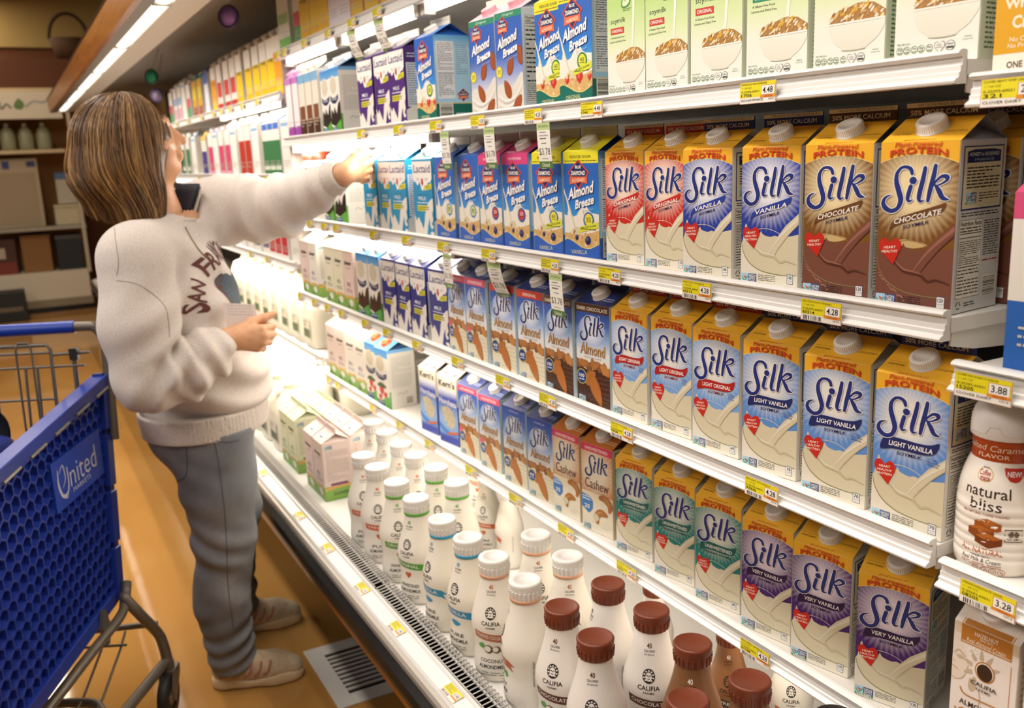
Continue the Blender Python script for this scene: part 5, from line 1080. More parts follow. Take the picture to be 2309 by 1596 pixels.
def jug(x, y, z, label, group):
    t = thing('milk_jug', label, 'jug', (x, y, z + 0.0007), 0, group)
    if z < 0.5: t.scale = (0.97, 0.97, 0.92)
    link('jug_body', JUG[0], t); link('jug_cap', JUG[1], t); link('paper_label', JUG[2], t)
zD = FAR_RZ[3] - 0.009
for i in range(9): jug(-4.88 + 0.167 * i, 1.045, zD, '%s from left in the front row of jugs on the lowest far shelf' % ORD[i], 'milk jugs on the lowest far shelf')
for i in range(9): jug(-4.88 + 0.167 * i, 1.215, zD, '%s from left in the back row of jugs on the lowest far shelf' % ORD[i], 'milk jugs on the lowest far shelf')
for r0, y, n, x0 in (('front', 0.815, 11, -4.93), ('middle', 0.985, 9, -4.93), ('back', 1.150, 9, -4.93)):
    for i in range(n): jug(x0 + 0.167 * i - (0.0 if n == 9 else 0.03), y, ZD, '%s from left in the %s row of jugs in the far deck' % (ORD[i], r0), 'milk jugs in the far deck')
# red-capped white bottles behind the reaching hand
def tub_bottle(key, h, r, capc, bodyc, labc):
    mb = MB(); mb.lathe([(0.0001, 0), (r, 0.0), (r * 1.03, 0.006), (r * 1.03, h * 0.62), (r * 0.9, h * 0.75), (r * 0.55, h * 0.88), (r * 0.52, h * 0.92)], mat(bodyc, 0.4), 28)
    a = Art(r * 4, h * 0.4); a.rect(0.05, 0, 0.95, 1, ink(labc), 1); a.lines(0.2, 0.8, 0.8, 0.2, 3, ink('f0e8dc'), 2, 0.4); a.around(mb, lambda z: r * 1.03, h * 0.15)
    mc = MB(); mc.lathe([(r * 0.62, h * 0.885), (r * 0.62, h * 0.99), (r * 0.55, h), (0.0001, h)], mat(capc, 0.4), 24)
    return mb.mesh('b' + key), mc.mesh('c' + key)
_a = tub_bottle('rw', 0.225, 0.046, 'c8402c', 'f0ebe2', 'e6ddd0'); _b = tub_bottle('rs', 0.165, 0.042, 'c8402c', 'efe6dc', 'c86a4a')
for i, (mm, x, y) in enumerate(((_a, -3.235, 0.955), (_a, -3.130, 0.955), (_b, -3.035, 0.950))):
    t = thing('creamer_bottle', ['left-hand tall white bottle with red cap, behind the outstretched forearm', 'right-hand tall white bottle with red cap, behind the outstretched forearm', 'short red-capped bottle beside the tall red-capped bottles'][i], 'bottle', (x, y, S2 + 0.0007), 0.9, 'red-capped bottles on the third shelf')
    link('bottle_body', mm[0], t); link('bottle_cap', mm[1], t)
# ------------------------------------------------------------------ creamer bottle, creamer carton, whipping cream
def creamer_bottle(x, y, z, label, rot):
    t = thing('creamer_bottle', label, 'bottle', (x, y, z + 0.0007), math.radians(rot), 'salted caramel creamer bottles')
    t.scale = (1.03, 1.03, 1.05)
    body = [(0.0395, 0.0), (0.0425, 0.004), (0.0435, 0.010)]
    for i in range(7):
        z0 = 0.012 + i * 0.0095; body += [(0.0438, z0), (0.0438, z0 + 0.0066), (0.0428, z0 + 0.0078)]
    body += [(0.0432, 0.082), (0.0415, 0.094), (0.0385, 0.106), (0.0345, 0.117), (0.0315, 0.124)]
    BRr = profile_radius(body)
    mb = MB(); m = mat('efe6da', 0.28); mb.lathe([(0.0001, 0.0)] + body, m, 48)
    a = Art(0.165, 0.124); k = ink('3a2a22'); o = ink('b5622c')
    a.oval(0.47, 0.885, 0.060, 0.062, ink('d8b86a'), 1); a.oval(0.47, 0.885, 0.052, 0.052, ink('f0e8da'), 2); a.text('Coffee', 0.468, 0.90, w=0.085, h=0.05, m=ink('b03a24'), lay=3, bold=0.02); a.text('mate', 0.474, 0.855, w=0.07, h=0.04, m=ink('b03a24'), lay=3, bold=0.02); a.text("Nestle", 0.47, 0.945, w=0.05, m=ink('3a4a8a'), lay=3)
    a.poly([(0.60, 0.96), (0.75, 0.96), (0.74, 0.90), (0.705, 0.855), (0.675, 0.845), (0.64, 0.855), (0.61, 0.90)], ink('c02f22'), 1); a.text('NEW!', 0.675, 0.912, w=0.105, h=0.045, m=ink(WHITE), lay=2, bold=0.02)
    a.text('natural', 0.50, 0.745, w=0.30, h=0.095, m=k, lay=1, bold=0.005); a.text('bliss', 0.50, 0.630, w=0.20, h=0.095, m=k, lay=1, bold=0.005); a.text('ALL NATURAL COFFEE CREAMER', 0.50, 0.545, w=0.30, h=0.022, m=o, lay=1)
    for dx, dy, c in ((0.03, 0.30, '7a3a18'), (-0.02, 0.36, '8f4a1e'), (0.02, 0.43, 'a4561f')):
        a.poly([(0.42 + dx, dy + 0.05), (0.50 + dx, dy + 0.085), (0.585 + dx, dy + 0.05), (0.585 + dx, dy - 0.01), (0.505 + dx, dy - 0.05), (0.42 + dx, dy - 0.01)], ink(c), 1); a.poly([(0.42 + dx, dy + 0.05), (0.50 + dx, dy + 0.085), (0.585 + dx, dy + 0.05), (0.505 + dx, dy + 0.015)], ink('b96a2c'), 2)
    rn = random.Random(6)
    for i in range(10): a.disc(0.47 + rn.uniform(-0.02, 0.08), 0.475 + rn.uniform(-0.02, 0.03), 0.004, ink('f3e6d2'), 3, 6)
    a.rect(0.625, 0.33, 0.735, 0.445, ink('6a5a4a'), 1); a.rect(0.631, 0.34, 0.729, 0.435, ink('efe6da'), 2); a.smooth([(0.645, 0.40), (0.67, 0.43), (0.68, 0.39), (0.66, 0.375)], ink('6a5a4a'), 3); a.smooth([(0.715, 0.40), (0.69, 0.43), (0.682, 0.39), (0.70, 0.375)], ink('6a5a4a'), 3); a.text('NO GMO', 0.68, 0.357, w=0.08, m=k, lay=3, bold=0.01)
    a.text('ALL NATURAL', 0.49, 0.215, w=0.27, h=0.050, m=o, lay=1, bold=0.02); a.text('MADE WITH', 0.49, 0.165, w=0.12, h=0.020, m=k, lay=1); a.text('Real Milk & Cream', 0.49, 0.130, w=0.25, h=0.038, m=k, lay=1, shear=0.2); a.lines(0.36, 0.62, 0.105, 0.07, 2, o, 1, 0.35, 3)
    for i, s in enumerate(('30', '1g', '20', '4g')): a.ring(0.46 + 0.055 * i, 0.04, 0.022, 0.0006, o, 1, 16); a.text(s, 0.46 + 0.055 * i, 0.04, w=0.025, m=o, lay=1)
    a.around(mb, BRr, 0.0)
    mb.obj('bottle_body', t)
    mn = MB(); nb = [(0.0316, 0.1225), (0.0322, 0.124), (0.0310, 0.134), (0.0318, 0.143), (0.0325, 0.146), (0.0310, 0.147)]
    mn.lathe(nb, mat('b5491c', 0.3), 40); an = Art(0.20, 0.02); an.text('Salted Caramel', 0.5, 0.66, w=0.34, h=0.34, m=ink('f3dcc4'), lay=1, shear=0.2); an.text('FLAVOR', 0.5, 0.25, w=0.16, h=0.22, m=ink('f3dcc4'), lay=1); an.around(mn, profile_radius(nb), 0.124)
    mn.obj('neck_band', t)
    mc = MB(); mc.lathe([(0.0335, 0.1465), (0.0345, 0.148), (0.0345, 0.158), (0.0338, 0.167), (0.0310, 0.176), (0.0260, 0.1825), (0.0180, 0.187), (0.0090, 0.189), (0.0001, 0.1895)], mat('f0ece8', 0.35), 44)
    mc.tube([(0.012 * math.cos(q), -0.0225 + 0.010 * math.sin(q), 0.1835 - 0.0) for q in [2 * PI * i / 20 for i in range(20)]], 0.0005, mat('e3dfda', 0.35), 5, closed=True)
    mc.tube([(0.0346 * math.sin(q), -0.0346 * math.cos(q), 0.153 + (0.008 if abs(i - 7) < 2 else 0)) for i, q in [(i, -0.9 + 0.13 * i) for i in range(15)]], 0.0006, mat('e6e2dd', 0.35), 5)
    mc.obj('flip_cap', t)
NZ = [z - 0.009 for z in NEAR_RZ]
creamer_bottle(-0.604, 0.942, NZ[2], 'white salted caramel creamer bottle with orange neck and domed white cap', 14)
creamer_bottle(-0.506, 0.942, NZ[2], 'second creamer bottle, cut off by the picture edge beside the domed one', 14)
creamer_bottle(-0.590, 1.050, NZ[2], 'creamer bottle standing behind the domed salted caramel one', 14)
# hazelnut almondmilk creamer carton
def hazel():
    W, H = 0.076, 0.200
    F, G, N, Sd = art_pair(W, H); k = ink('3a2c24'); o = ink('b5742a')
    F.rect(0, 0, 1, 1, ink('e9ded4'), 1); F.poly([(0, 0.93), (0, 1), (1, 1), (1, 0.93)], ink('d8c4aa'), 2)
    F.poly([(0.12, 1.0), (0.12, 0.885), (0.90, 0.885), (0.90, 1.0)], o, 3); F.rect(0.135, 0.893, 0.885, 0.897, ink('f0e2cc'), 4)
    F.text('HAZELNUT', 0.51, 0.965, w=0.36, h=0.026, m=ink('f0e2cc'), lay=4, bold=0.012); F.text('MADE WITH', 0.51, 0.940, w=0.20, h=0.014, m=ink('f0e2cc'), lay=4); F.text('Real Almond Cream', 0.51, 0.914, w=0.60, h=0.026, m=ink('f0e2cc'), lay=4, shear=0.2)
    t = ink('c2ad92')
    F.smooth([(0.0, 0.92), (0.10, 0.90), (0.21, 0.83), (0.25, 0.76), (0.20, 0.68), (0.10, 0.64), (0.0, 0.65)], ink('e2d3c2'), 2)
    F.stroke([(0.0, 0.645), (0.10, 0.64), (0.20, 0.67), (0.26, 0.75)], 0.0011, t, 3); F.stroke([(0.04, 0.80), (0.10, 0.825), (0.20, 0.80)], 0.0022, t, 3); F.smooth([(0.06, 0.785), (0.13, 0.80), (0.20, 0.785), (0.13, 0.772)], t, 3); F.stroke([(0.0, 0.715), (0.05, 0.71), (0.10, 0.70)], 0.0015, t, 3); F.stroke([(0.0, 0.75), (0.05, 0.745)], 0.001, t, 3)
    for u, v, r in ((0.27, 0.86, 0.022), (0.33, 0.875, 0.022), (0.29, 0.835, 0.02), (0.36, 0.85, 0.02)): F.disc(u, v, r, ink('f0e8de'), 3)
    for q in range(7):
        an = 0.4 + q * 0.62; F.smooth([(0.47 + 0.17 * math.cos(an - 0.2), 0.75 + 0.075 * math.sin(an - 0.2)), (0.47 + 0.30 * math.cos(an), 0.75 + 0.135 * math.sin(an)), (0.47 + 0.17 * math.cos(an + 0.2), 0.75 + 0.075 * math.sin(an + 0.2))], t, 2)
    F.stroke([(0.44, 0.63), (0.47, 0.58), (0.46, 0.53)], 0.0013, t, 3); F.smooth([(0.30, 0.68), (0.40, 0.64), (0.34, 0.60), (0.28, 0.62)], t, 2)
    F.oval(0.52, 0.755, 0.155, 0.062, o, 4); F.oval(0.52, 0.755, 0.135, 0.054, ink('efe6da'), 5); head_emblem(F, 0.52, 0.752, 0.0092, '3a2418', 'efe6da')
    F.items = [(a, b, c, l + 4 if c in (ink('3a2418'),) else l) for a, b, c, l in F.items]
    F.text('CALIFIA', 0.52, 0.668, w=0.40, h=0.026, m=k, lay=9, bold=0.02); F.text('FARMS', 0.52, 0.635, w=0.22, h=0.016, m=k, lay=9, bold=0.01)
    F.stroke([(0.16, 0.60), (0.22, 0.57), (0.40, 0.565), (0.70, 0.57), (0.90, 0.565), (0.96, 0.535)], 0.0016, o, 6)
    F.text('ALMONDMILK', 0.54, 0.515, w=0.76, h=0.034, m=k, lay=6, bold=0.012); F.text('CREAMER', 0.54, 0.435, w=0.80, h=0.085, m=o, lay=6, bold=0.02)
    F.stroke([(0.10, 0.46), (0.14, 0.40), (0.24, 0.375), (0.60, 0.375), (0.94, 0.375)], 0.0016, o, 6); F.text('Dairy Free', 0.30, 0.34, w=0.30, m=k, lay=6, shear=0.2); F.text('CARRAGEENAN FREE', 0.32, 0.31, w=0.38, m=k, lay=6); F.text('SOY FREE', 0.34, 0.285, w=0.20, m=k, lay=6); F.disc(0.74, 0.28, 0.10, ink('9a4a2a'), 6); F.stroke([(0.90, 0.56), (0.90, 0.86)], 0.0007, o, 4, 1)
    G.rect(0.12, 0.0, 0.90, 0.9, o, 1); G.rect(0.135, 0, 0.15, 0.9, ink('f0e2cc'), 2); G.rect(0.87, 0, 0.885, 0.9, ink('f0e2cc'), 2)
    Sd.lines(0.1, 0.9, 0.9, 0.2, 18, ink('b0a090'), 2, 0.3)
    return dict(W=W, H=H, front=ink('e9ded4'), side=ink('e6d9cc'), gable=ink('e6d9cc'), finm=ink('e6d9cc'), artF=F, artG=G, artN=N, artS=Sd, cap=mat('ece6df', 0.35), capk=0.95, capv=0.55)
DESIGNS['hazel'] = lambda k: hazel()
def whip():
    F, G, N, Sd = art_pair(0.075, 0.19); y = ink('dba21e'); wv = ink('f3ead8')
    F.rect(0, 0, 1, 1, wv, 1); F.rect(0, 0.13, 1, 1, y, 2); F.text('100%', 0.45, 0.545, w=0.40, h=0.05, m=ink('3a2c14'), lay=3)
    for t_, v_, w_ in (('Heavy', 0.455, 0.50), ('Whipping', 0.37, 0.74), ('Cream', 0.285, 0.52)): F.text(t_, 0.5, v_, w=w_, h=0.065, m=wv, lay=3, bold=0.03)
    F.text('No Cholesterol', 0.5, 0.200, w=0.56, m=wv, lay=3); F.text('No Preservatives', 0.5, 0.168, w=0.60, m=wv, lay=3); F.text('ONE QUART', 0.5, 0.07, w=0.60, h=0.04, m=ink('3a2c24'), lay=3, bold=0.02)
    return dict(W=0.075, H=0.19, front=y, side=ink('efe6d4'), gable=y, finm=y, artF=F, artG=G, artN=N, artS=Sd)
DESIGNS['whip'] = lambda k: whip()
DESC['hazel'] = 'tan and white hazelnut almondmilk creamer carton'; DESC['whip'] = 'yellow heavy whipping cream carton'
put('hazel', -0.617, 0.892, NZ[3], 4, 'at the lower right corner', None, 'creamer_carton')
put('hazel', -0.530, 0.892, NZ[3], 4, 'cut off by the right picture edge', None, 'creamer_carton')
put('whip', -0.618, 0.892, NZ[0], 3, 'at the upper right corner', None, 'cream_carton')
flush()

# ------------------------------------------------------------------ price tickets in the shelf rails
def ticket_art(price, big=True, w=0.062, h=0.037, code='60514', name='SILK CHOC', foot=None, foot2='1013'):
    a = Art(w, h); k = ink('1e1a16'); yl = ink('e6d81e'); red = ink('b8331e')
    a.rect(0, 0, 1, 1, red, 1); a.rect(0.012, 0.02, 0.988, 0.98, ink('eee8dd'), 2); a.rect(0.012, 0.30, 0.988, 0.98, yl, 3)
    a.rect(0.60, 0.36, 0.97, 0.80, red, 4); a.rect(0.61, 0.375, 0.965, 0.785, ink('f1ece3'), 5); a.rect(0.58, 0.24, 0.985, 0.36, ink('e0912a'), 4)
    a.text(price, 0.785, 0.58, w=0.27, h=0.28, m=k, lay=6, bold=0.012)
    if big:
        a.text(name, 0.40, 0.90, w=0.72, h=0.085, m=ink('4a4418'), lay=5); a.text('1 / 64 OZ', 0.20, 0.74, w=0.26, h=0.08, m=ink('8a8428'), lay=5); a.text('0-25293-60031', 0.30, 0.56, w=0.50, h=0.09, m=k, lay=5)
        a.text(code, 0.20, 0.40, w=0.30, h=0.14, m=k, lay=5, bold=0.006); a.text('YOU PAY', 0.80, 0.30, w=0.24, h=0.09, m=red, lay=6, bold=0.01); a.text(foot2, 0.88, 0.17, w=0.14, h=0.08, m=k, lay=5)
    else: a.lines(0.05, 0.55, 0.94, 0.40, 4, ink('8a8428'), 5, 0.4, 3)
    if foot: a.text(foot, 0.36, 0.17, w=0.62, h=0.10, m=k, lay=5)
    else: a.barcode(0.05, 0.04, 0.55, 0.27, ink('eee8dd'), k, 4, 5)
    return a
_tk = {}
def ticket_mesh(price, big, name, code, foot):
    key = (price, big, name, code, foot)
    if key not in _tk:
        w, h = 0.066, 0.0275; mb = MB(); mb.box((0, 0, 0), (w, 0.0006, h), ink('f0ebe2')); ticket_art(price, big, w, h, code, name, foot).onto(mb, (0, 0, 0), (1, 0, 0), (0, 0, 1), (0, -1, 0)); _tk[key] = mb.mesh('ticket')
    return _tk[key]
def tickets(row, zr, yf, specs, group):
    n = len(specs)
    for i, (x, price, big, name, code, foot) in enumerate(specs):
        o = ordinal(i, n); lab = (o + ' ' if o else '') + ('yellow %s price ticket' % price if price else 'small yellow price ticket') + '' + ' on the ' + row
        ob = link('price_ticket', ticket_mesh(price, big, name, code, foot)); ob.location = (x, yf - 0.0072, zr - 0.0352); ob.rotation_euler = (math.radians(-2), 0, 0)
        tag(ob, lab, 'price tag', group)
def small(xs): return [(x, '4.28', False, '', '', None) for x in xs]
g = 'price tickets on the second shelf rail'
tickets('second shelf rail', ROW_RZ[1], 0.88, [(x, '4.28', False, '', '', None) for x in (-2.497, -2.223, -1.996, -1.781, -1.550)] + [(-1.355, '4.48', True, 'ALM BREEZE ORIG', '1740', 'BLUE ISLAND DAIRY'), (-0.964, '4.48', True, 'WILDWOOD SOY MILK UNSWEETENED', '1706', 'ROCK ISLAND REFRIGERATED')], g)
tickets('third shelf rail', ROW_RZ[2], 0.88, small((-3.071, -2.911, -2.787, -2.456, -2.215, -1.992)) + [(-1.760, '4.28', False, '', '', None), (-1.507, '4.28', False, '', 'a', None), (-1.311, '4.28', True, 'SILK SOY ORIGINAL', '60512', None), (-1.085, '4.28', True, 'SILK SOY VANILLA', '60513', None), (-0.846, '4.28', True, 'SILK CHOCOLATE ORGANIC', '60514', None)], 'price tickets on the third shelf rail')
tickets('fourth shelf rail', ROW_RZ[3], 0.88, small((-3.272, -3.095, -2.948, -2.803, -2.582, -2.405, -2.191, -1.947, -1.720)) + [(-1.533, '4.28', False, '', '', None), (-1.283, '4.28', True, 'SILK SOY LT ORIG', '93928', None), (-0.944, '4.28', True, 'SILK LIGHT SOY VANILLA', '93930', None)], 'price tickets on the fourth shelf rail')
tickets('fifth shelf rail', ROW_RZ[4], 0.95, small((-3.240, -3.138, -2.776, -2.541, -2.320, -2.054, -1.817)) + [(-1.594, '4.28', False, '', '', None), (-1.374, '4.28', True, 'SILK ORG UNSWT', '93926', None), (-1.025, '4.28', True, 'SILK VERY VANILLA', '81748', None)], 'price tickets on the fifth shelf rail')
tickets('topmost shelf rail', ROW_RZ[0], 0.88, small((-3.270, -3.190, -2.956, -2.717, -2.507, -2.313)), 'price tickets on the topmost shelf rail')
tickets('far bay top shelf rail', FAR_RZ[0], 0.88, small((-5.85, -5.49, -5.134, -4.76, -4.464, -4.285, -4.101, -3.882, -3.626)), 'price tickets in the far bay')
tickets('far bay second shelf rail', FAR_RZ[1], 0.88, small((-4.997, -4.154, -3.603)), 'price tickets in the far bay')
tickets('far bay third shelf rail', FAR_RZ[2], 0.88, small((-3.992, -3.708)), 'price tickets in the far bay')
tickets('upper creamer shelf rail', NEAR_RZ[0], 0.88, [(-0.614, '2.98', True, 'CLOVER HEAVY WHIP CREAM', '321', 'CLOVER DAIRY')], None)
tickets('middle creamer shelf rail', NEAR_RZ[1], 0.88, [(-0.622, '3.88', True, 'CLOVER HALF & HALF-1/2 GALLON', '15205', 'CLOVER DAIRY')], None)
tickets('lower creamer shelf rail', NEAR_RZ[2], 0.88, [(-0.599, '3.28', True, 'CFFEEMATE NATBLISS SALTED CARAMEL', '08205', None)], None)
# tickets lying in the sloped channel at the front of the deck
dk = (-3.03, -2.585, -2.312, -2.035, -1.806, -1.513)
for i, x in enumerate(dk):
    ob = link('price_ticket', ticket_mesh('3.98', False, '', '', None)); ob.location = (x, 0.6135, 0.4536)
    ob.rotation_euler = (math.radians(-90 + 13), 0, 0); ob.scale = (0.90, 1, 0.96)
    tag(ob, (ordinal(i, 6) + ' yellow price ticket' + ('') + ' lying in the channel along the deck front'), 'price tag', 'price tickets along the deck front')
# sale tags hanging under the rails
def sale_mesh(bend, price='$3.78'):
    w, h = 0.046, 0.082; a = Art(w, h); gr = ink('b9cf8c'); gd = ink('4f7a34'); k = ink('2a2a26')
    a.rect(0, 0, 1, 1, ink('f0ece2'), 1); a.rect(0, 0.84, 1, 1, gr, 2); a.rect(0, 0, 1, 0.155, gd, 2); a.text('YOU SAVE 50c', 0.5, 0.92, w=0.78, h=0.055, m=k, lay=3)
    a.lines(0.2, 0.8, 0.82, 0.76, 1, k, 2, 0.3); a.text('ALMOND BREEZE', 0.5, 0.72, w=0.7, h=0.03, m=k, lay=2); a.lines(0.2, 0.8, 0.69, 0.62, 1, k, 2, 0.4); a.lines(0.3, 0.7, 0.58, 0.52, 1, k, 2, 0.3, 4)
    a.text(price, 0.5, 0.36, w=0.84, h=0.17, m=k, lay=2); a.lines(0.25, 0.75, 0.23, 0.20, 1, k, 2, 0.4); a.text('United', 0.5, 0.078, w=0.56, h=0.095, m=ink('e6ecd6'), lay=3, bold=0.01)
    mb = MB(); N = 10
    def P(x, y, n): t = 1 - y / h; q = bend * t; return (x, (-n * math.cos(q)) + h * bend * 0.5 * t * t, y - h - n * math.sin(q) * 0.0)
    for vs, fs, m, lay in [([(0, 0), (w, 0), (w, h), (0, h)], [(0, 1, 2, 3)], ink('f0ece2'), 0)] + a.items:
        for f in fs:
            pl = [vs[i] for i in f]; lo = min(p[1] for p in pl); hi = max(p[1] for p in pl); kk = max(1, int((hi - lo) / 0.006))
            for i in range(kk):
                c = clip_x([(y, x) for x, y in pl], lo + (hi - lo) * i / kk, 1); c = [(x, y) for y, x in clip_x(c, lo + (hi - lo) * (i + 1) / kk, -1)]
                if len(c) > 2: mb.add([P(x, y, lay * 0.00013) for x, y in c], [tuple(range(len(c)))], m)
    for i in range(6): mb.add([P(0, h * i / 6, -0.0004), P(w, h * i / 6, -0.0004), P(w, h * (i + 1) / 6, -0.0004), P(0, h * (i + 1) / 6, -0.0004)], [(3, 2, 1, 0)], ink('e3ddd2'))
    return mb.mesh('sale_tag')
_st = sale_mesh(0.12); _sc = sale_mesh(0.75)
hang = [(-1.940, ROW_RZ[1], 0.88, 0, 'white 3.78 sale tag hanging over the first bright blue vanilla carton'), (-1.722, ROW_RZ[1], 0.88, 0, 'white 3.78 sale tag hanging over the pink-banded blue cartons'), (-1.505, ROW_RZ[1], 0.88, 0, 'white 3.78 sale tag hanging over the yellow-banded blue carton'),
        (-1.478, ROW_RZ[2], 0.88, 0, 'white 3.78 sale tag hanging over the dark chocolate almondmilk carton'), (-1.965, ROW_RZ[2], 0.88, 0, 'white 3.78 sale tag hanging beside the navy dripping-label cartons'), (-1.735, ROW_RZ[2], 0.88, 1, 'sale tag curled back under the third shelf'),
        (-2.52, ROW_RZ[0], 0.88, 1, 'left-hand sale tag curled back under the topmost shelf'), (-2.31, ROW_RZ[0], 0.88, 1, 'right-hand sale tag curled back under the topmost shelf')]
for x, zr, yf, c, lab in hang:
    ob = link('sale_tag', _sc if c else _st); ob.location = (x, yf - 0.0068, zr - 0.0340); ob.rotation_euler = (0, 0, math.radians(0 if not c else 10)); tag(ob, lab, 'sale tag', 'hanging sale tags')
# coloured spots of light under the canopy, shaped as discs on added wires
for (x, y, z, col, rim, lab) in ((-3.594, 0.80, 2.005, 'b58ae0', '3a2a5e', 'round purple disc for a light spot under the canopy'), (-5.66, 0.80, 1.975, '35b08a', '14382e', 'small green disc for a light spot under the canopy'), (-5.96, 0.86, 1.895, 'a89ac0', '3a2a5e', 'pale purple disc for a light spot above the head, in the distance')):
    t = thing('light_spot_disc', lab, 'sign', (x, y, z), 0)
    q = Vector((0, 0, 1)).rotation_difference(Vector((0.75, -0.65, 0.05)).normalized()).to_matrix()
    R = 0.042; mb = MB(); mb.lathe([(0.0001, 0), (R * 0.78, 0.0), (R * 0.80, 0.002), (0.0001, 0.0022)], mat(col, 0.25), 28, rot=q); mb.obj('face', t)
    mb = MB(); mb.lathe([(R * 0.78, -0.002), (R, -0.002), (R, 0.004), (R * 0.80, 0.004), (R * 0.78, -0.002)], mat(rim, 0.3), 28, rot=q); mb.obj('rim', t)
    zc = 2.1175 + 0.0789 * (y + 0.05 - 0.79) - z
    mb = MB(); mb.tube([(0, 0.004, R * 0.9), (0.02, 0.03, max(zc * 0.6, R * 1.1)), (0.03, 0.05, max(zc, R * 1.2))], 0.0015, mat('5a554e', 0.4), 5); mb.obj('wire', t)
# ------------------------------------------------------------------ the shopper
from mathutils.bvhtree import BVHTree
def nets(f, lo, hi, h):
    """surface nets over a signed distance function"""
    lo = np.array(lo, np.float32); n = [int((b - a) / h) + 2 for a, b in zip(lo, hi)]
    ax = [lo[i] + h * np.arange(n[i], dtype=np.float32) for i in range(3)]
    X, Y, Z = np.meshgrid(*ax, indexing='ij'); V = f(X, Y, Z).astype(np.float32)
    ins = V < 0
    cs = [(i, j, k) for i in (0, 1) for j in (0, 1) for k in (0, 1)]
    def sl(A, c): return A[c[0]:n[0] - 1 + c[0], c[1]:n[1] - 1 + c[1], c[2]:n[2] - 1 + c[2]]
    cnt = sum(sl(ins, c).astype(np.int8) for c in cs); act = (cnt > 0) & (cnt < 8); I = np.argwhere(act)
    cv = {c: V[I[:, 0] + c[0], I[:, 1] + c[1], I[:, 2] + c[2]] for c in cs}
    acc = np.zeros((len(I), 3), np.float32); num = np.zeros(len(I), np.float32)
    for a in cs:
        for d in range(3):
            if a[d]: continue
            b = list(a); b[d] = 1; b = tuple(b); va, vb = cv[a], cv[b]; m = (va < 0) != (vb < 0)
            t = np.where(m, va / np.where(m, va - vb, 1), 0); p = np.tile(np.array(a, np.float32), (len(I), 1)); p[:, d] += t
            acc[m] += p[m]; num[m] += 1
    P = lo + h * (I + acc / num[:, None])
    idx = -np.ones(act.shape, np.int64); idx[act] = np.arange(len(I)); F = []
    for d in range(3):
        e = [(1, 2), (2, 0), (0, 1)][d]
        A = ins[tuple(slice(0, n[k] - 1) if k == d else slice(1, n[k] - 1) for k in range(3))]; B = ins[tuple(slice(1, n[k]) if k == d else slice(1, n[k] - 1) for k in range(3))]
        for fl, M in ((False, A & ~B), (True, ~A & B)):
            q = np.argwhere(M)
            for k in e: q[:, k] += 1
            def at(i, j):
                s = q.copy(); s[:, e[0]] -= i; s[:, e[1]] -= j; return idx[s[:, 0], s[:, 1], s[:, 2]]
            ring = np.stack([at(1, 1), at(0, 1), at(0, 0), at(1, 0)], 1)
            F.append(ring[:, ::-1] if fl else ring)
    F = np.concatenate(F); F = F[(F >= 0).all(1)]
    return P.tolist(), F.tolist()
def cap(X, Y, Z, a, b, r1, r2):
    a = np.array(a, np.float32); d = np.array(b, np.float32) - a; L = float(d @ d)
    t = np.clip(((X - a[0]) * d[0] + (Y - a[1]) * d[1] + (Z - a[2]) * d[2]) / max(L, 1e-9), 0, 1)
    return np.sqrt((X - a[0] - t * d[0]) ** 2 + (Y - a[1] - t * d[1]) ** 2 + (Z - a[2] - t * d[2]) ** 2) - (r1 + (r2 - r1) * t)
def ell(X, Y, Z, c, rad, fr=None):
    x, y, z = X - c[0], Y - c[1], Z - c[2]
    if fr is not None: x, y, z = [x * v[0] + y * v[1] + z * v[2] for v in fr]
    k = np.sqrt((x / rad[0]) ** 2 + (y / rad[1]) ** 2 + (z / rad[2]) ** 2); return (k - 1) * min(rad)
def smin(a, b, k):
    h = np.clip(0.5 + 0.5 * (b - a) / k, 0, 1); return b + (a - b) * h - k * h * (1 - h)
def chain(X, Y, Z, pts, k=0.03):
    d = None
    for (a, ra), (b, rb) in zip(pts, pts[1:]):
        c = cap(X, Y, Z, a, b, ra, rb); d = c if d is None else smin(d, c, k)
    return d
def bump(X, Y, Z, c, s): return np.exp(-((X - c[0]) ** 2 + (Y - c[1]) ** 2 + (Z - c[2]) ** 2) / (2 * s * s))

# joints (metres); she faces the case, chest turned a little toward the near end
FW = (0.45, 0.893, 0.0); RT = (0.893, -0.45, 0.0); UP = (0, 0, 1)
RSH, REL, RWR = (-2.420, 0.255, 1.262), (-2.368, 0.240, 0.965), (-2.384, 0.436, 1.037)
LSH, LEL, LWR = (-2.735, 0.475, 1.345), (-2.605, 0.655, 1.352), (-2.372, 0.785, 1.441)
RHIP, RKN, RAN = (-2.515, 0.40, 0.82), (-2.530, 0.405, 0.455), (-2.532, 0.388, 0.075)
LHIP, LKN, LAN = (-2.685, 0.42, 0.82), (-2.755, 0.475, 0.455), (-2.845, 0.470, 0.075)
HC = (-2.600, 0.305, 1.546); _t = math.radians(14)
HF = (0.05 * math.cos(_t), 0.9987 * math.cos(_t), math.sin(_t)); HR = (0.9987, -0.05, 0.0)
HU = tuple(Vector(HR).cross(Vector(HF)))
def hp(r, f, u): return tuple(HC[i] + HR[i] * r + HF[i] * f + HU[i] * u for i in range(3))
HFR = (HR, HF, HU)
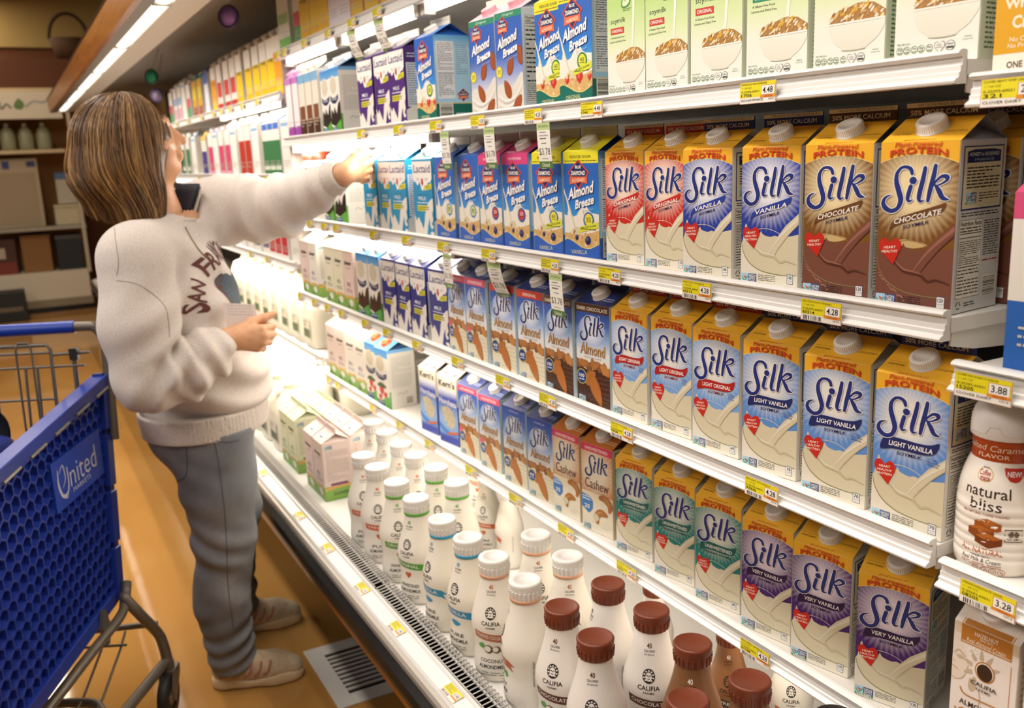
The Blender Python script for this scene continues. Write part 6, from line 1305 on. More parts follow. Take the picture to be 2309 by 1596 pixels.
def head_sdf(X, Y, Z):
    d = ell(X, Y, Z, hp(0, -0.012, 0.022), (0.074, 0.094, 0.085), HFR)
    d = smin(d, ell(X, Y, Z, hp(0, 0.040, -0.030), (0.058, 0.056, 0.070), HFR), 0.03)
    d = smin(d, ell(X, Y, Z, hp(0, 0.058, -0.090), (0.030, 0.030, 0.022), HFR), 0.028)          # chin
    d = smin(d, cap(X, Y, Z, hp(0, 0.094, 0.012), hp(0, 0.116, -0.030), 0.0085, 0.0115), 0.014)   # nose
    for s in (-1, 1):
        d = smin(d, cap(X, Y, Z, hp(s * 0.011, 0.100, -0.034), hp(s * 0.011, 0.098, -0.036), 0.0085, 0.008), 0.008)
        d = smin(d, ell(X, Y, Z, hp(s * 0.044, 0.055, -0.028), (0.026, 0.026, 0.022), HFR), 0.02)   # cheeks
        d = np.maximum(d, -ell(X, Y, Z, hp(s * 0.032, 0.098, 0.012), (0.017, 0.014, 0.012), HFR)) if False else smin(d, cap(X, Y, Z, hp(s * 0.012, 0.092, 0.030), hp(s * 0.048, 0.072, 0.028), 0.010, 0.009), 0.014)
        d = smin(d, ell(X, Y, Z, hp(s * 0.076, -0.005, -0.010), (0.008, 0.018, 0.030), HFR), 0.008)  # ears
    d = smin(d, cap(X, Y, Z, hp(-0.018, 0.096, -0.058), hp(0.018, 0.096, -0.058), 0.0085, 0.0085), 0.010)    # lips
    d = smin(d, cap(X, Y, Z, hp(-0.014, 0.093, -0.069), hp(0.014, 0.093, -0.069), 0.0085, 0.0085), 0.008)
    d = smin(d, cap(X, Y, Z, hp(0, 0.012, -0.075), (-2.60, 0.340, 1.345), 0.049, 0.056), 0.028)              # neck
    d = smin(d, cap(X, Y, Z, (-2.60, 0.335, 1.345), (-2.60, 0.345, 1.29), 0.062, 0.10), 0.04)
    for s in (-1, 1): d = smin(d, cap(X, Y, Z, hp(s * 0.045, -0.01, -0.07), (-2.59, 0.395, 1.335), 0.010, 0.009), 0.014)
    return d
def finger(X, Y, Z, pts, r, k=0.004):
    return chain(X, Y, Z, [(p, q) for p, q in zip(pts, r)], k)
def rhand_sdf(X, Y, Z):
    d = chain(X, Y, Z, [((-2.386, 0.395, 1.020), 0.027), ((-2.386, 0.440, 1.039), 0.026), ((-2.384, 0.470, 1.042), 0.029)], 0.02)
    for m in ((-2.366, 0.529, 1.060), (-2.361, 0.533, 1.043), (-2.363, 0.527, 1.026), (-2.371, 0.515, 1.011)):
        d = smin(d, cap(X, Y, Z, (-2.383 + (m[0] + 2.366) * 0.4, 0.462, 1.040 + (m[2] - 1.036) * 0.5), m, 0.0155, 0.0120), 0.012)
    F = [((-2.366, 0.529, 1.060), (-2.396, 0.563, 1.056), (-2.424, 0.549, 1.060), (-2.424, 0.530, 1.066)),
         ((-2.361, 0.533, 1.043), (-2.392, 0.562, 1.036), (-2.420, 0.545, 1.036), (-2.418, 0.522, 1.041)),
         ((-2.363, 0.527, 1.026), (-2.394, 0.552, 1.018), (-2.420, 0.534, 1.019), (-2.414, 0.512, 1.025)),
         ((-2.371, 0.515, 1.011), (-2.398, 0.536, 1.002), (-2.418, 0.519, 1.004), (-2.412, 0.502, 1.011))]
    for p, rr in zip(F, ((0.0112, 0.0104, 0.0092, 0.0080), (0.0115, 0.0105, 0.0092, 0.0080), (0.0110, 0.0100, 0.0088, 0.0077), (0.0098, 0.0088, 0.0078, 0.0068))): d = smin(d, finger(X, Y, Z, p, rr), 0.004)
    d = smin(d, chain(X, Y, Z, [((-2.388, 0.465, 1.052), 0.017), ((-2.392, 0.508, 1.074), 0.0145)], 0.01), 0.014)
    d = smin(d, chain(X, Y, Z, [((-2.392, 0.508, 1.074), 0.0135), ((-2.398, 0.545, 1.082), 0.0115), ((-2.403, 0.574, 1.089), 0.0085)], 0.005), 0.006)
    return d
def lhand_sdf(X, Y, Z):
    d = chain(X, Y, Z, [((-2.44, 0.745, 1.424), 0.027), (LWR, 0.026), ((-2.392, 0.805, 1.447), 0.028)], 0.02)
    M = [(-2.428, 0.848, 1.474), (-2.430, 0.855, 1.458), (-2.432, 0.853, 1.442), (-2.434, 0.845, 1.428)]
    for m in M: d = smin(d, cap(X, Y, Z, (-2.388, 0.800, 1.446 + (m[2] - 1.45) * 0.45), m, 0.0155, 0.0120), 0.012)
    T = [((-2.452, 0.880, 1.490), (-2.470, 0.893, 1.493), (-2.484, 0.898, 1.484)), ((-2.452, 0.888, 1.468), (-2.474, 0.893, 1.462), (-2.488, 0.886, 1.454)), ((-2.452, 0.885, 1.448), (-2.474, 0.888, 1.440), (-2.486, 0.881, 1.432)), ((-2.452, 0.876, 1.430), (-2.470, 0.880, 1.422), (-2.481, 0.873, 1.416))]
    for m, t, r0 in zip(M, T, (0.0110, 0.0113, 0.0108, 0.0096)): d = smin(d, finger(X, Y, Z, (m,) + t, (r0, r0 * 0.93, r0 * 0.84, r0 * 0.74)), 0.004)
    d = smin(d, finger(X, Y, Z, ((-2.392, 0.800, 1.458), (-2.408, 0.828, 1.482), (-2.430, 0.856, 1.496), (-2.450, 0.876, 1.502)), (0.0165, 0.0140, 0.0115, 0.0088)), 0.010)
    return d
def trunk_sdf(X, Y, Z):
    d = ell(X, Y, Z, (-2.60, 0.40, 0.88), (0.165, 0.125, 0.14), (RT, FW, UP)); d = smin(d, ell(X, Y, Z, (-2.59, 0.372, 1.14), (0.165, 0.115, 0.20), (RT, FW, UP)), 0.06)
    d = smin(d, cap(X, Y, Z, RSH, LSH, 0.055, 0.055), 0.05); d = smin(d, chain(X, Y, Z, [(RSH, 0.055), (REL, 0.040), (RWR, 0.026)]), 0.03); d = smin(d, chain(X, Y, Z, [(LSH, 0.055), (LEL, 0.040), (LWR, 0.026)]), 0.03)
    d = smin(d, cap(X, Y, Z, (-2.60, 0.345, 1.29), (-2.60, 0.34, 1.34), 0.075, 0.055), 0.03)
    for H, K, A in ((RHIP, RKN, RAN), (LHIP, LKN, LAN)): d = smin(d, chain(X, Y, Z, [(H, 0.085), (K, 0.055), ((A[0], A[1], A[2] + 0.02), 0.038)]), 0.03)
    return d
def skin_mat():
    t = NT(0.42, 0.4); n = t.noise(60, 3, t.coord((1, 1, 1))); n2 = t.noise(9, 2, t.coord((1, 1, 1)))
    t.color(t.mix(n2, t.ramp(n, [(0.3, 'cf9d74'), (0.7, 'dbae88')]), 'd49c78')); t.bump(n, 0.08, 0.002)
    t.b.inputs['Subsurface Weight'].default_value = 0.12; t.b.inputs['Subsurface Radius'].default_value = (0.02, 0.008, 0.004); t.b.inputs['Subsurface Scale'].default_value = 0.4
    return t.m
person = thing('person', 'woman in pale grey sweatshirt and jeans reaching for a teal carton', 'person', (0, 0, 0))
m_skin = skin_mat(); bm_ = MB()
for fn, lo, hi, h in ((trunk_sdf, (-2.98, 0.12, 0.04), (-2.26, 0.84, 1.36), 0.013), (head_sdf, (-2.74, 0.17, 1.27), (-2.46, 0.47, 1.67), 0.0045), (rhand_sdf, (-2.45, 0.36, 0.97), (-2.33, 0.60, 1.11), 0.0030), (lhand_sdf, (-2.52, 0.71, 1.39), (-2.34, 0.93, 1.53), 0.0030)):
    v, f = nets(fn, lo, hi, h); bm_.add(v, f, m_skin, True)
bm_.obj('body', person)
def cloth_mat(base, dark, light, rough=0.9, scale=140, mott=5, bumpk=0.25):
    t = NT(rough, 0.15); c = t.coord((1, 1, 1)); n = t.noise(scale, 3, c); n2 = t.noise(mott, 3, c)
    t.color(t.mix(t.math('MULTIPLY', n2, 0.55), t.ramp(n, [(0.25, dark), (0.5, base), (0.8, light)]), dark)); t.bump(n, bumpk, 0.002)
    t.b.inputs['Sheen Weight'].default_value = 0.15
    return t.m
m_sweat = cloth_mat('d8cec5', 'c4b9b0', 'e2dad2', 0.9, 260, 3.5, 0.18)
m_rib = cloth_mat('d2c8be', 'bfb4aa', 'ddd5cc', 0.9, 200)
def denim_mat():
    t = NT(0.85, 0.15); c = t.coord((1, 1, 1)); n = t.noise(260, 2, t.coord((1, 1, 0.35))); n2 = t.noise(5.5, 4, c)
    b = t.ramp(n2, [(0.30, '707174'), (0.52, '87888b'), (0.75, 'a4a3a2')]); t.color(t.mix(t.math('MULTIPLY', n, 0.5), b, '666b74')); t.bump(n, 0.2, 0.002)
    return t.m
m_denim = denim_mat()
def folds(X, Y, Z, c, s, d, freq, amp, warp=0.6):
    """soft cloth folds: ridges across direction d, faded round a centre"""
    q = X * d[0] + Y * d[1] + Z * d[2]; wv = 0.012 * np.sin(31 * X + 17 * Z) + 0.010 * np.sin(27 * Y - 21 * Z + 1.0)
    return 1.55 * amp * bump(X, Y, Z, c, s) * np.sin(freq * (q + warp * wv))
def sweater_sdf(X, Y, Z):
    fr = (RT, FW, UP)
    d = ell(X, Y, Z, (-2.600, 0.412, 0.890), (0.202, 0.182, 0.155), fr)
    d = smin(d, ell(X, Y, Z, (-2.590, 0.378, 1.10), (0.176, 0.148, 0.20), fr), 0.08)
    d = smin(d, ell(X, Y, Z, (-2.590, 0.352, 1.235), (0.168, 0.122, 0.12), fr), 0.05)
    d = smin(d, cap(X, Y, Z, RSH, (-2.60, 0.350, 1.305), 0.070, 0.070), 0.05)
    d = smin(d, cap(X, Y, Z, (-2.60, 0.350, 1.305), LSH, 0.070, 0.080), 0.05)
    d = smin(d, cap(X, Y, Z, (-2.600, 0.335, 1.27), (-2.600, 0.345, 1.320), 0.10, 0.080), 0.04)
    d = smin(d, chain(X, Y, Z, [(LSH, 0.090), ((-2.68, 0.56, 1.355), 0.092), (LEL, 0.084), ((-2.49, 0.718, 1.398), 0.064), ((-2.425, 0.752, 1.424), 0.052)], 0.03), 0.045)
    up = chain(X, Y, Z, [(RSH, 0.088), ((-2.385, 0.240, 1.10), 0.090), (REL, 0.080)], 0.03)
    up = up + folds(X, Y, Z, (-2.33, 0.30, 1.06), 0.060, (0.0, 0.55, -0.83), 80, 0.0070)
    fo = chain(X, Y, Z, [(REL, 0.078), ((-2.362, 0.320, 0.985), 0.077), ((-2.374, 0.385, 1.012), 0.062), ((-2.379, 0.402, 1.019), 0.054)], 0.03)
    fo = fo + folds(X, Y, Z, (-2.32, 0.33, 1.02), 0.070, (0.0, 0.90, 0.35), 120, 0.0090) + folds(X, Y, Z, (-2.31, 0.27, 0.94), 0.055, (0.1, 0.85, -0.50), 85, 0.0080) + folds(X, Y, Z, (-2.34, 0.37, 0.97), 0.05, (0.0, 0.95, -0.2), 110, 0.0060)
    arm = smin(up, fo, 0.016)
    w = np.clip((Z - 1.12) / 0.14, 0.0, 1.0)
    d = smin(d, arm, 0.010 + 0.035 * w)
    zb = 0.806 + 0.0 * Y
    d = np.maximum(d, zb - Z)
    d = d + folds(X, Y, Z, (-2.44, 0.34, 1.16), 0.075, (0.2, 0.75, -0.65), 60, 0.0075)
    d = d + folds(X, Y, Z, (-2.60, 0.60, 1.33), 0.11, (0.55, 0.80, 0.10), 62, 0.0080)
    d = d + folds(X, Y, Z, (-2.66, 0.52, 1.30), 0.07, (0.45, 0.85, 0.25), 80, 0.0070)
    d = d + folds(X, Y, Z, (-2.47, 0.72, 1.40), 0.07, (0.6, 0.78, 0.15), 95, 0.0050)
    d = d + folds(X, Y, Z, (-2.46, 0.46, 1.24), 0.09, (-0.5, 0.3, 0.8), 55, 0.0055)
    d = d + folds(X, Y, Z, (-2.45, 0.46, 0.90), 0.11, (0.05, 0.20, 0.98), 75, 0.0065)
    d = d + folds(X, Y, Z, (-2.50, 0.26, 0.90), 0.10, (0.0, 0.4, 0.9), 65, 0.0060)
    d = np.maximum(d, -cap(X, Y, Z, (-2.598, 0.362, 1.30), (-2.585, 0.392, 1.46), 0.052, 0.110))   # neck opening
    return d
def rings(X, Y, Z): return None
v, f = nets(sweater_sdf, (-2.90, 0.10, 0.775), (-2.24, 0.86, 1.46), 0.0068)
sw = MB().add(v, f, m_sweat, True); sweater = sw.obj('sweatshirt', person); SW = BVHTree.FromPolygons([Vector(p) for p in v], f)
# ribbed waistband and cuffs
def rib_tube(a, b, r0, r1, name, parent, n=44, squash=1.0):
    a, b = Vector(a), Vector(b); t = (b - a).normalized(); q = Vector((0, 0, 1)).rotation_difference(t).to_matrix(); L = (b - a).length
    mb = MB(); k = 10; prof = []
    for i in range(k + 1): s = i / k; prof.append((r0 + (r1 - r0) * s + 0.003 * math.sin(PI * s), L * s))
    prof = prof + [(r1 - 0.005, L), (r1 - 0.006, L * 0.5)]
    mb.lathe(prof, m_rib, n, a, None, q); o = mb.obj(name, parent)
    for vv in o.data.vertices:
        pass
    return o
rib_tube((-2.381, 0.392, 1.016), (-2.3845, 0.437, 1.037), 0.049, 0.0365, 'cuff', sweater)
rib_tube((-2.435, 0.746, 1.420), (-2.380, 0.780, 1.439), 0.047, 0.0365, 'cuff', sweater)
def band_sdf(X, Y, Z):
    d = ell(X, Y, Z, (-2.588, 0.400, 0.86), (0.203, 0.172, 0.34), (RT, FW, UP))
    ang = np.arctan2(Y - 0.40, X + 2.597); d = d + 0.0010 * np.sin(ang * 110)
    return np.maximum(np.maximum(d, Z - 0.835), 0.768 - Z)
v, f = nets(band_sdf, (-2.87, 0.15, 0.75), (-2.34, 0.64, 0.87), 0.0052); MB().add(v, f, m_rib, True).obj('waistband', sweater)
# jeans
def jeans_sdf(X, Y, Z):
    d = ell(X, Y, Z, (-2.60, 0.398, 0.82), (0.178, 0.146, 0.135), (RT, FW, UP)); d = smin(d, ell(X, Y, Z, (-2.555, 0.335, 0.775), (0.10, 0.095, 0.10)), 0.04); d = smin(d, ell(X, Y, Z, (-2.665, 0.360, 0.775), (0.09, 0.095, 0.10)), 0.04)
    R = chain(X, Y, Z, [(RHIP, 0.122), ((-2.522, 0.402, 0.62), 0.100), (RKN, 0.083), ((-2.532, 0.378, 0.27), 0.074), ((RAN[0], RAN[1], 0.085), 0.066)], 0.03)
    L = chain(X, Y, Z, [(LHIP, 0.120), ((-2.71, 0.435, 0.62), 0.098), (LKN, 0.082), ((-2.80, 0.455, 0.27), 0.072), ((LAN[0], LAN[1], 0.085), 0.066)], 0.03)
    d = smin(smin(d, R, 0.035), L, 0.03)
    d = d + folds(X, Y, Z, (-2.49, 0.35, 0.45), 0.060, (0.0, 0.45, 0.9), 90, 0.0050) + folds(X, Y, Z, (-2.50, 0.40, 0.14), 0.060, (0.0, -0.3, 0.95), 120, 0.0060) + folds(X, Y, Z, (-2.52, 0.33, 0.68), 0.06, (0.1, 0.5, 0.85), 75, 0.0045) + folds(X, Y, Z, (-2.52, 0.46, 0.72), 0.07, (0.1, -0.6, 0.8), 60, 0.0035) + folds(X, Y, Z, (-2.82, 0.48, 0.14), 0.06, (0.0, -0.3, 0.95), 110, 0.0055)
    d = d + folds(X, Y, Z, (-2.50, 0.37, 0.33), 0.07, (0.0, 0.6, 0.8), 65, 0.0035)
    for A in (RAN, LAN): pass
    cut = 0.052 + 0.10 * np.clip(Y - 0.40, -0.06, 0.10)
    return np.maximum(np.maximum(d, cut - Z), Z - 0.786)
v, f = nets(jeans_sdf, (-2.93, 0.19, 0.035), (-2.37, 0.60, 0.94), 0.0068); jeans = MB().add(v, f, m_denim, True).obj('jeans', person); JN = BVHTree.FromPolygons([Vector(p) for p in v], f)
# seams and print, laid onto the cloth
CAMP = Vector((0, 0, 1.48)); _CR = [Vector(q) for q in CAM_R]
def seen(tree, u, v):
    d = (_CR[0] * ((u - 1154.5) / 2066.26) + _CR[1] * ((v - 798) / 2066.26) + _CR[2]).normalized()
    h = tree.ray_cast(CAMP, d); return (h[0], h[1]) if h[0] is not None else (None, None)
def seam(name, tree, pts, r, m, parent, lift=0.0006):
    P = []
    for u, v in spline(pts, 8):
        p, nn = seen(tree, u, v)
        if p is not None: P.append(p + nn * lift)
    if len(P) > 2: MB().tube(P, r, m, 5).obj(name, parent)
m_thread = mat('ada196', 0.9); m_dth = mat('4f5664', 0.9)
seam('armhole_seam', SW, [(258, 505), (262, 545), (268, 590), (264, 620)], 0.0008, m_thread, sweater)
seam('sleeve_seam', SW, [(264, 632), (310, 640), (352, 668), (376, 700), (384, 760)], 0.0008, m_thread, sweater)
seam('zipper', SW, [(418, 512), (430, 535), (448, 562), (466, 582)], 0.0022, mat('8a7a5a', 0.5, 0.3), sweater, 0.001)
seam('side_seam', JN, [(474, 968), (490, 1020), (500, 1090), (508, 1160), (512, 1230), (515, 1320), (528, 1420)], 0.0010, m_dth, jeans)
seam('back_pocket', JN, [(346, 948), (390, 958), (420, 962), (422, 1020), (420, 1072), (388, 1084), (372, 1060)], 0.0012, m_dth, jeans)
seam('front_pocket', JN, [(455, 962), (476, 985), (505, 996), (540, 992)], 0.0010, m_dth, jeans)
# chest lettering: an arch of serifed capitals, thickened as embroidery
m_let = mat('5a2a22', 0.8); CO = Vector((-2.52, 0.505, 1.112)); E1 = Vector((-RT[0], -RT[1], 0)); FWv = Vector(FW)
lt = MB()
def slices(poly, step):
    """cut a flat polygon into small cells so that it can follow cloth"""
    res = [poly]
    for ax in (0, 1):
        nxt = []
        for pl in res:
            pl = [(p[ax], p[1 - ax]) for p in pl]; lo = min(p[0] for p in pl); hi = max(p[0] for p in pl); k = max(1, int((hi - lo) / step))
            for q in range(k):
                c = clip_x(clip_x(pl, lo + (hi - lo) * q / k, 1), lo + (hi - lo) * (q + 1) / k, -1)
                if len(c) > 2: nxt.append([(p[0], p[1]) if ax == 0 else (p[1], p[0]) for p in c])
        res = nxt
    return res
def on_chest(x, z):
    o = CO + E1 * x + Vector((0, 0, z)) + FWv * 0.25; h = SW.ray_cast(o, -FWv)
    return (h[0] + h[1] * 0.0016) if h[0] is not None else None
for i, ch in enumerate('SAN FRANCISCO'):
    if ch == ' ': continue
    an = math.radians(176 - i * 11.4); vs, fs, asp = text_shape(ch, 0, 0.02, 2); hh = 0.050; ww = hh * 0.54
    cx, cz = 0.142 * math.cos(an), 0.142 * math.sin(an) + 0.002; rot = an - PI / 2
    for fc in fs:
        for pc in slices([((vs[q][0] - 0.5) * ww * (0.4 if ch == 'I' else 1), (vs[q][1] - 0.5) * hh) for q in fc], 0.004):
            out = [on_chest(cx + a * math.cos(rot) - b * math.sin(rot), cz + a * math.sin(rot) + b * math.cos(rot)) for a, b in pc]
            if all(p is not None for p in out): lt.add(out, [tuple(range(len(out)))], m_let)
lt.obj('chest_lettering', sweater)
em = MB()
def patch(pts, m):
    q = spline(pts, 4, True); tri = tessellate_polygon([[Vector((x, y, 0)) for x, y in q]])
    for t3 in tri:
        for pc in slices([q[w_] for w_ in t3], 0.005):
            P = [on_chest(x, y) for x, y in pc]
            if all(p is not None for p in P): em.add(P, [tuple(range(len(P)))], m)
patch([(-0.062, 0.070), (-0.030, 0.085), (0.0, 0.075), (0.035, 0.085), (0.05, 0.05), (0.045, 0.0), (0.0, -0.035), (-0.045, -0.005)], mat('44505a', 0.85))
patch([(-0.066, 0.060), (-0.058, 0.078), (-0.040, 0.086), (-0.046, 0.05), (-0.052, 0.0)], m_let)
em.obj('chest_emblem', sweater)
# open zip collar, navy inside
def collar(name, m, off, h0, h1, a0, a1, flare, parent):
    mb = MB(); K = 30; vs = []
    for i in range(K + 1):
        q = a0 + (a1 - a0) * i / K
        for j in range(5):
            s = j / 4; r = 0.075 + off + flare * s; z = h0 + (h1 - h0) * s + 0.010 * math.cos(q) * (1 - s)
            vs.append((-2.598 + r * math.sin(q) * 0.98, 0.350 + r * math.cos(q) * 0.92 + 0.012 * s, z))
    fs = [(i * 5 + j, (i + 1) * 5 + j, (i + 1) * 5 + j + 1, i * 5 + j + 1) for i in range(K) for j in range(4)]
    mb.add(vs, fs, m, True); o = mb.obj(name, parent); sd = o.modifiers.new('thick', 'SOLIDIFY'); sd.thickness = 0.005; return o
collar('collar', m_rib, 0.006, 1.312, 1.345, 0.75, 2 * PI - 0.95, 0.014, sweater)
collar('collar_flap', m_rib, 0.004, 1.318, 1.425, -0.95, -0.05, 0.030, sweater)
collar('collar_lining', mat('232230', 0.85), -0.003, 1.340, 1.432, -1.05, -0.10, 0.030, sweater)
collar('undershirt', mat('2e2e44', 0.85), -0.012, 1.310, 1.338, 0.0, 2 * PI, 0.004, person)
# lips, eyes and brows
for nm, c, rad, hx in (('lips', hp(0, 0.0985, -0.0585), (0.021, 0.0075, 0.0052), 'b0483e'), ('lips', hp(0, 0.0965, -0.0690), (0.018, 0.0075, 0.0058), 'ba5448')):
    v, f = nets(lambda X, Y, Z: ell(X, Y, Z, c, rad, HFR), [q - 0.026 for q in c], [q + 0.026 for q in c], 0.0022); MB().add(v, f, mat(hx, 0.4), True).obj(nm, person)
for s in (-1, 1):
    mb = MB(); c = hp(s * 0.030, 0.0770, 0.008); q = Vector((0, 0, 1)).rotation_difference(Vector(HF)).to_matrix()
    mb.lathe([(0.0001, 0.0122), (0.0045, 0.0114), (0.0055, 0.0108)], mat('2a1a12', 0.2), 16, c, None, q); mb.lathe([(0.0055, 0.0108), (0.0098, 0.0072), (0.0122, 0.0), (0.0098, -0.0072), (0.0001, -0.0122)], mat('e9e2da', 0.25), 16, c, None, q); mb.obj('eye', person)
    MB().tube([hp(s * 0.014, 0.099, 0.036), hp(s * 0.030, 0.094, 0.042), hp(s * 0.050, 0.080, 0.038)], 0.0022, mat('5a3c22', 0.8), 6).obj('eyebrow', person)
# hair: a dark under-shape and some hundreds of locks
HX, HY = -2.600, 0.290
def hair_axes(q):
    """radius of the bob at angle q (0 = toward the case, + toward the near end)"""
    c, s = math.cos(q), math.sin(q); a = 0.115 if c > 0 else 0.138; b = 0.126
    return 1 / math.sqrt((c / a) ** 2 + (s / b) ** 2)
def hair_pt(q, t, lift, end, wob=0.0):
    A = hair_axes(q) + lift; zt, ze = 1.668 + lift, 1.540
    if t < 0.42:
        ph = t / 0.42 * PI / 2; r = A * math.sin(ph) ** 0.9; z = ze + (zt - ze) * math.cos(ph)
    else:
        s = (t - 0.42) / 0.58; r = A * (1 + 0.10 * math.sin(PI * min(s * 1.25, 1)) - 0.13 * max(0, s - 0.55) / 0.45); z = ze + (end - ze) * s
    return Vector((HX + r * math.sin(q + wob), HY + r * math.cos(q + wob), z))
def hair_end(q):
    c, s = math.cos(q), math.sin(q); return 1.358 - 0.024 * max(0, s) + 0.020 * max(0, -c) - 0.006 * max(0, c)
def strand_mat(a, b):
    t = NT(0.38, 0.45); n = t.noise(120, 2, t.coord((1, 1, 0.06))); t.color(t.ramp(n, [(0.35, a), (0.65, b)])); return t.m
HM = [strand_mat('3a2611', '523619'), strand_mat('4a3117', '64431f'), strand_mat('5a3d1d', '765028'), strand_mat('6e4c24', '8c6634'), strand_mat('8a6636', 'a8824c')]
def sweep(q, t):
    sg = 1 if q > 0 else -1
    back = max(0.0, 1.45 - abs(q)) * 0.75 * max(0.0, t - 0.50) / 0.50
    if abs(q) < 0.95: back += (0.95 - abs(q)) * 0.75 * min(1.0, t / 0.45)
    return sg * (back + 0.20 * math.sin(PI * min(1, t * 1.15)) - 0.20 * max(0, t - 0.62) / 0.38)
hb = MB(); NQ, NT_ = 120, 28; vs = []
for i in range(NQ):
    q = -PI + 2 * PI * i / NQ; fr = abs(q) < 0.66
    for j in range(NT_ + 1):
        t = j / NT_; vs.append(hair_pt(q, t if not fr else t * 0.44, -0.007 + 0.0022 * math.sin(q * 40 + 2 * math.sin(t * 6)) + 0.0015 * math.sin(q * 93), hair_end(q), sweep(q, t) if not fr else 0))
hb.add(vs, [(i * (NT_ + 1) + j, ((i + 1) % NQ) * (NT_ + 1) + j, ((i + 1) % NQ) * (NT_ + 1) + j + 1, i * (NT_ + 1) + j + 1) for i in range(NQ) for j in range(NT_)], HM[1], True)
rn = random.Random(21)
for i in range(2300):
    q = rn.uniform(0.38, 2 * PI - 0.46); q = q if q < PI else q - 2 * PI
    dq = rn.uniform(-0.12, 0.12); e = hair_end(q) + rn.uniform(-0.014, 0.014); lift = rn.uniform(-0.006, 0.003); t0 = rn.uniform(0.02, 0.22) if rn.random() < 0.7 else rn.uniform(0.22, 0.55)
    ph = rn.uniform(0, 6.28); fq = rn.uniform(2.5, 5.5); am = rn.uniform(0.01, 0.05); K = 13; P = []; R = []; rb = rn.choice((0.0011, 0.0015, 0.0020, 0.0028))
    for j in range(K + 1):
        t = t0 + (1 - t0) * j / K; P.append(hair_pt(q, t, lift, e, sweep(q, t) + dq * t + am * math.sin(fq * t + ph))); sj = j / K; R.append(rb * (0.35 + 0.8 * math.sin(PI * (0.12 + 0.78 * sj))))
    cl = math.sin(q * 9.0 + 1.3) * 0.16 + rn.random(); m = HM[0] if cl < 0.16 else HM[1] if cl < 0.42 else HM[2] if cl < 0.72 else HM[3] if cl < 0.93 else HM[4]
    hb.tube(P, 0, m, 4, rs=R, flat=0.5)
hb.obj('hair', person)
# shoes
def shoe(ankle, toe, name):
    ax = Vector((toe[0] - ankle[0], toe[1] - ankle[1], 0)); f = ax.normalized(); r = Vector((f.y, -f.x, 0)); H0 = Vector((ankle[0], ankle[1], 0)) - f * 0.065; Ls = 0.272
    fr = (tuple(r), tuple(f), UP)
    def P(a, b, c): return tuple(H0 + f * a + r * b + Vector((0, 0, c)))
    def up(X, Y, Z):
        d = chain(X, Y, Z, [(P(0.045, 0, 0.052), 0.040), (P(0.11, 0, 0.048), 0.040), (P(0.18, 0.002, 0.040), 0.040), (P(0.228, 0.004, 0.034), 0.034)], 0.03)
        d = smin(d, cap(X, Y, Z, P(0.055, 0, 0.060), P(0.062, 0, 0.095), 0.038, 0.037), 0.025); return np.maximum(d, 0.022 - Z)
    def so(X, Y, Z):
        d = chain(X, Y, Z, [(P(0.042, 0, 0.015), 0.042), (P(0.11, 0.0, 0.015), 0.039), (P(0.18, 0.002, 0.015), 0.045), (P(0.224, 0.004, 0.015), 0.040)], 0.03)
        wave = 0.030 + 0.006 * np.sin(((X - H0.x) * f.x + (Y - H0.y) * f.y) * 38)
        return np.maximum(np.maximum(d, Z - wave), 0.001 - Z)
    lo = (min(H0.x, toe[0]) - 0.08, min(H0.y, toe[1]) - 0.08, -0.004); hi = (max(H0.x, toe[0]) + 0.08, max(H0.y, toe[1]) + 0.10, 0.15)
    v, fc = nets(up, lo, hi, 0.0048); o = MB().add(v, fc, cloth_mat('c8b292', 'b09a7c', 'd6c4a8', 0.75, 90), True).obj(name, person); T = BVHTree.FromPolygons([Vector(p) for p in v], fc)
    v, fc = nets(so, lo, hi, 0.0048); MB().add(v, fc, mat('d2b88e', 0.6), True).obj('sole', o)
    m_st = mat('b0705c', 0.7); m_lc = mat('9a5a48', 0.7)
    def drape(pts, rr, m, nm):
        Q = []
        for a, b, c in spline(pts, 6):
            s = Vector(P(a, b * 3.0, c)); tgt = Vector(P(a, 0, 0.045)); h = T.ray_cast(s, (tgt - s).normalized())
            if h[0] is not None: Q.append(h[0] + h[1] * 0.0008)
        if len(Q) > 2: MB().tube(Q, rr, m, 6, flat=0.5).obj(nm, o)
    for sd in (1, -1):
        for a in (0.110, 0.137, 0.163): drape([(a + 0.012, sd * 0.02, 0.10), (a + 0.002, sd * 0.05, 0.060), (a - 0.012, sd * 0.05, 0.034)], 0.0036, m_st, 'side_stripe')
        drape([(0.030, sd * 0.05, 0.040), (0.055, sd * 0.05, 0.052), (0.10, sd * 0.04, 0.078)], 0.0034, m_st, 'side_stripe')
    for k in range(5):
        a = 0.112 + 0.016 * k; MB().tube([tuple(H0 + f * (a + 0.006 * s) + r * (0.022 * s) + Vector((0, 0, 0.0905 - 0.0022 * k - 0.006 * abs(s)))) for s in (-1, -0.5, 0, 0.5, 1)], 0.0021, m_lc, 6).obj('lace', o)
    return o
shoe((RAN[0], RAN[1]), (-2.463, 0.600), 'shoe'); shoe((LAN[0], LAN[1]), (-2.800, 0.690), 'shoe')
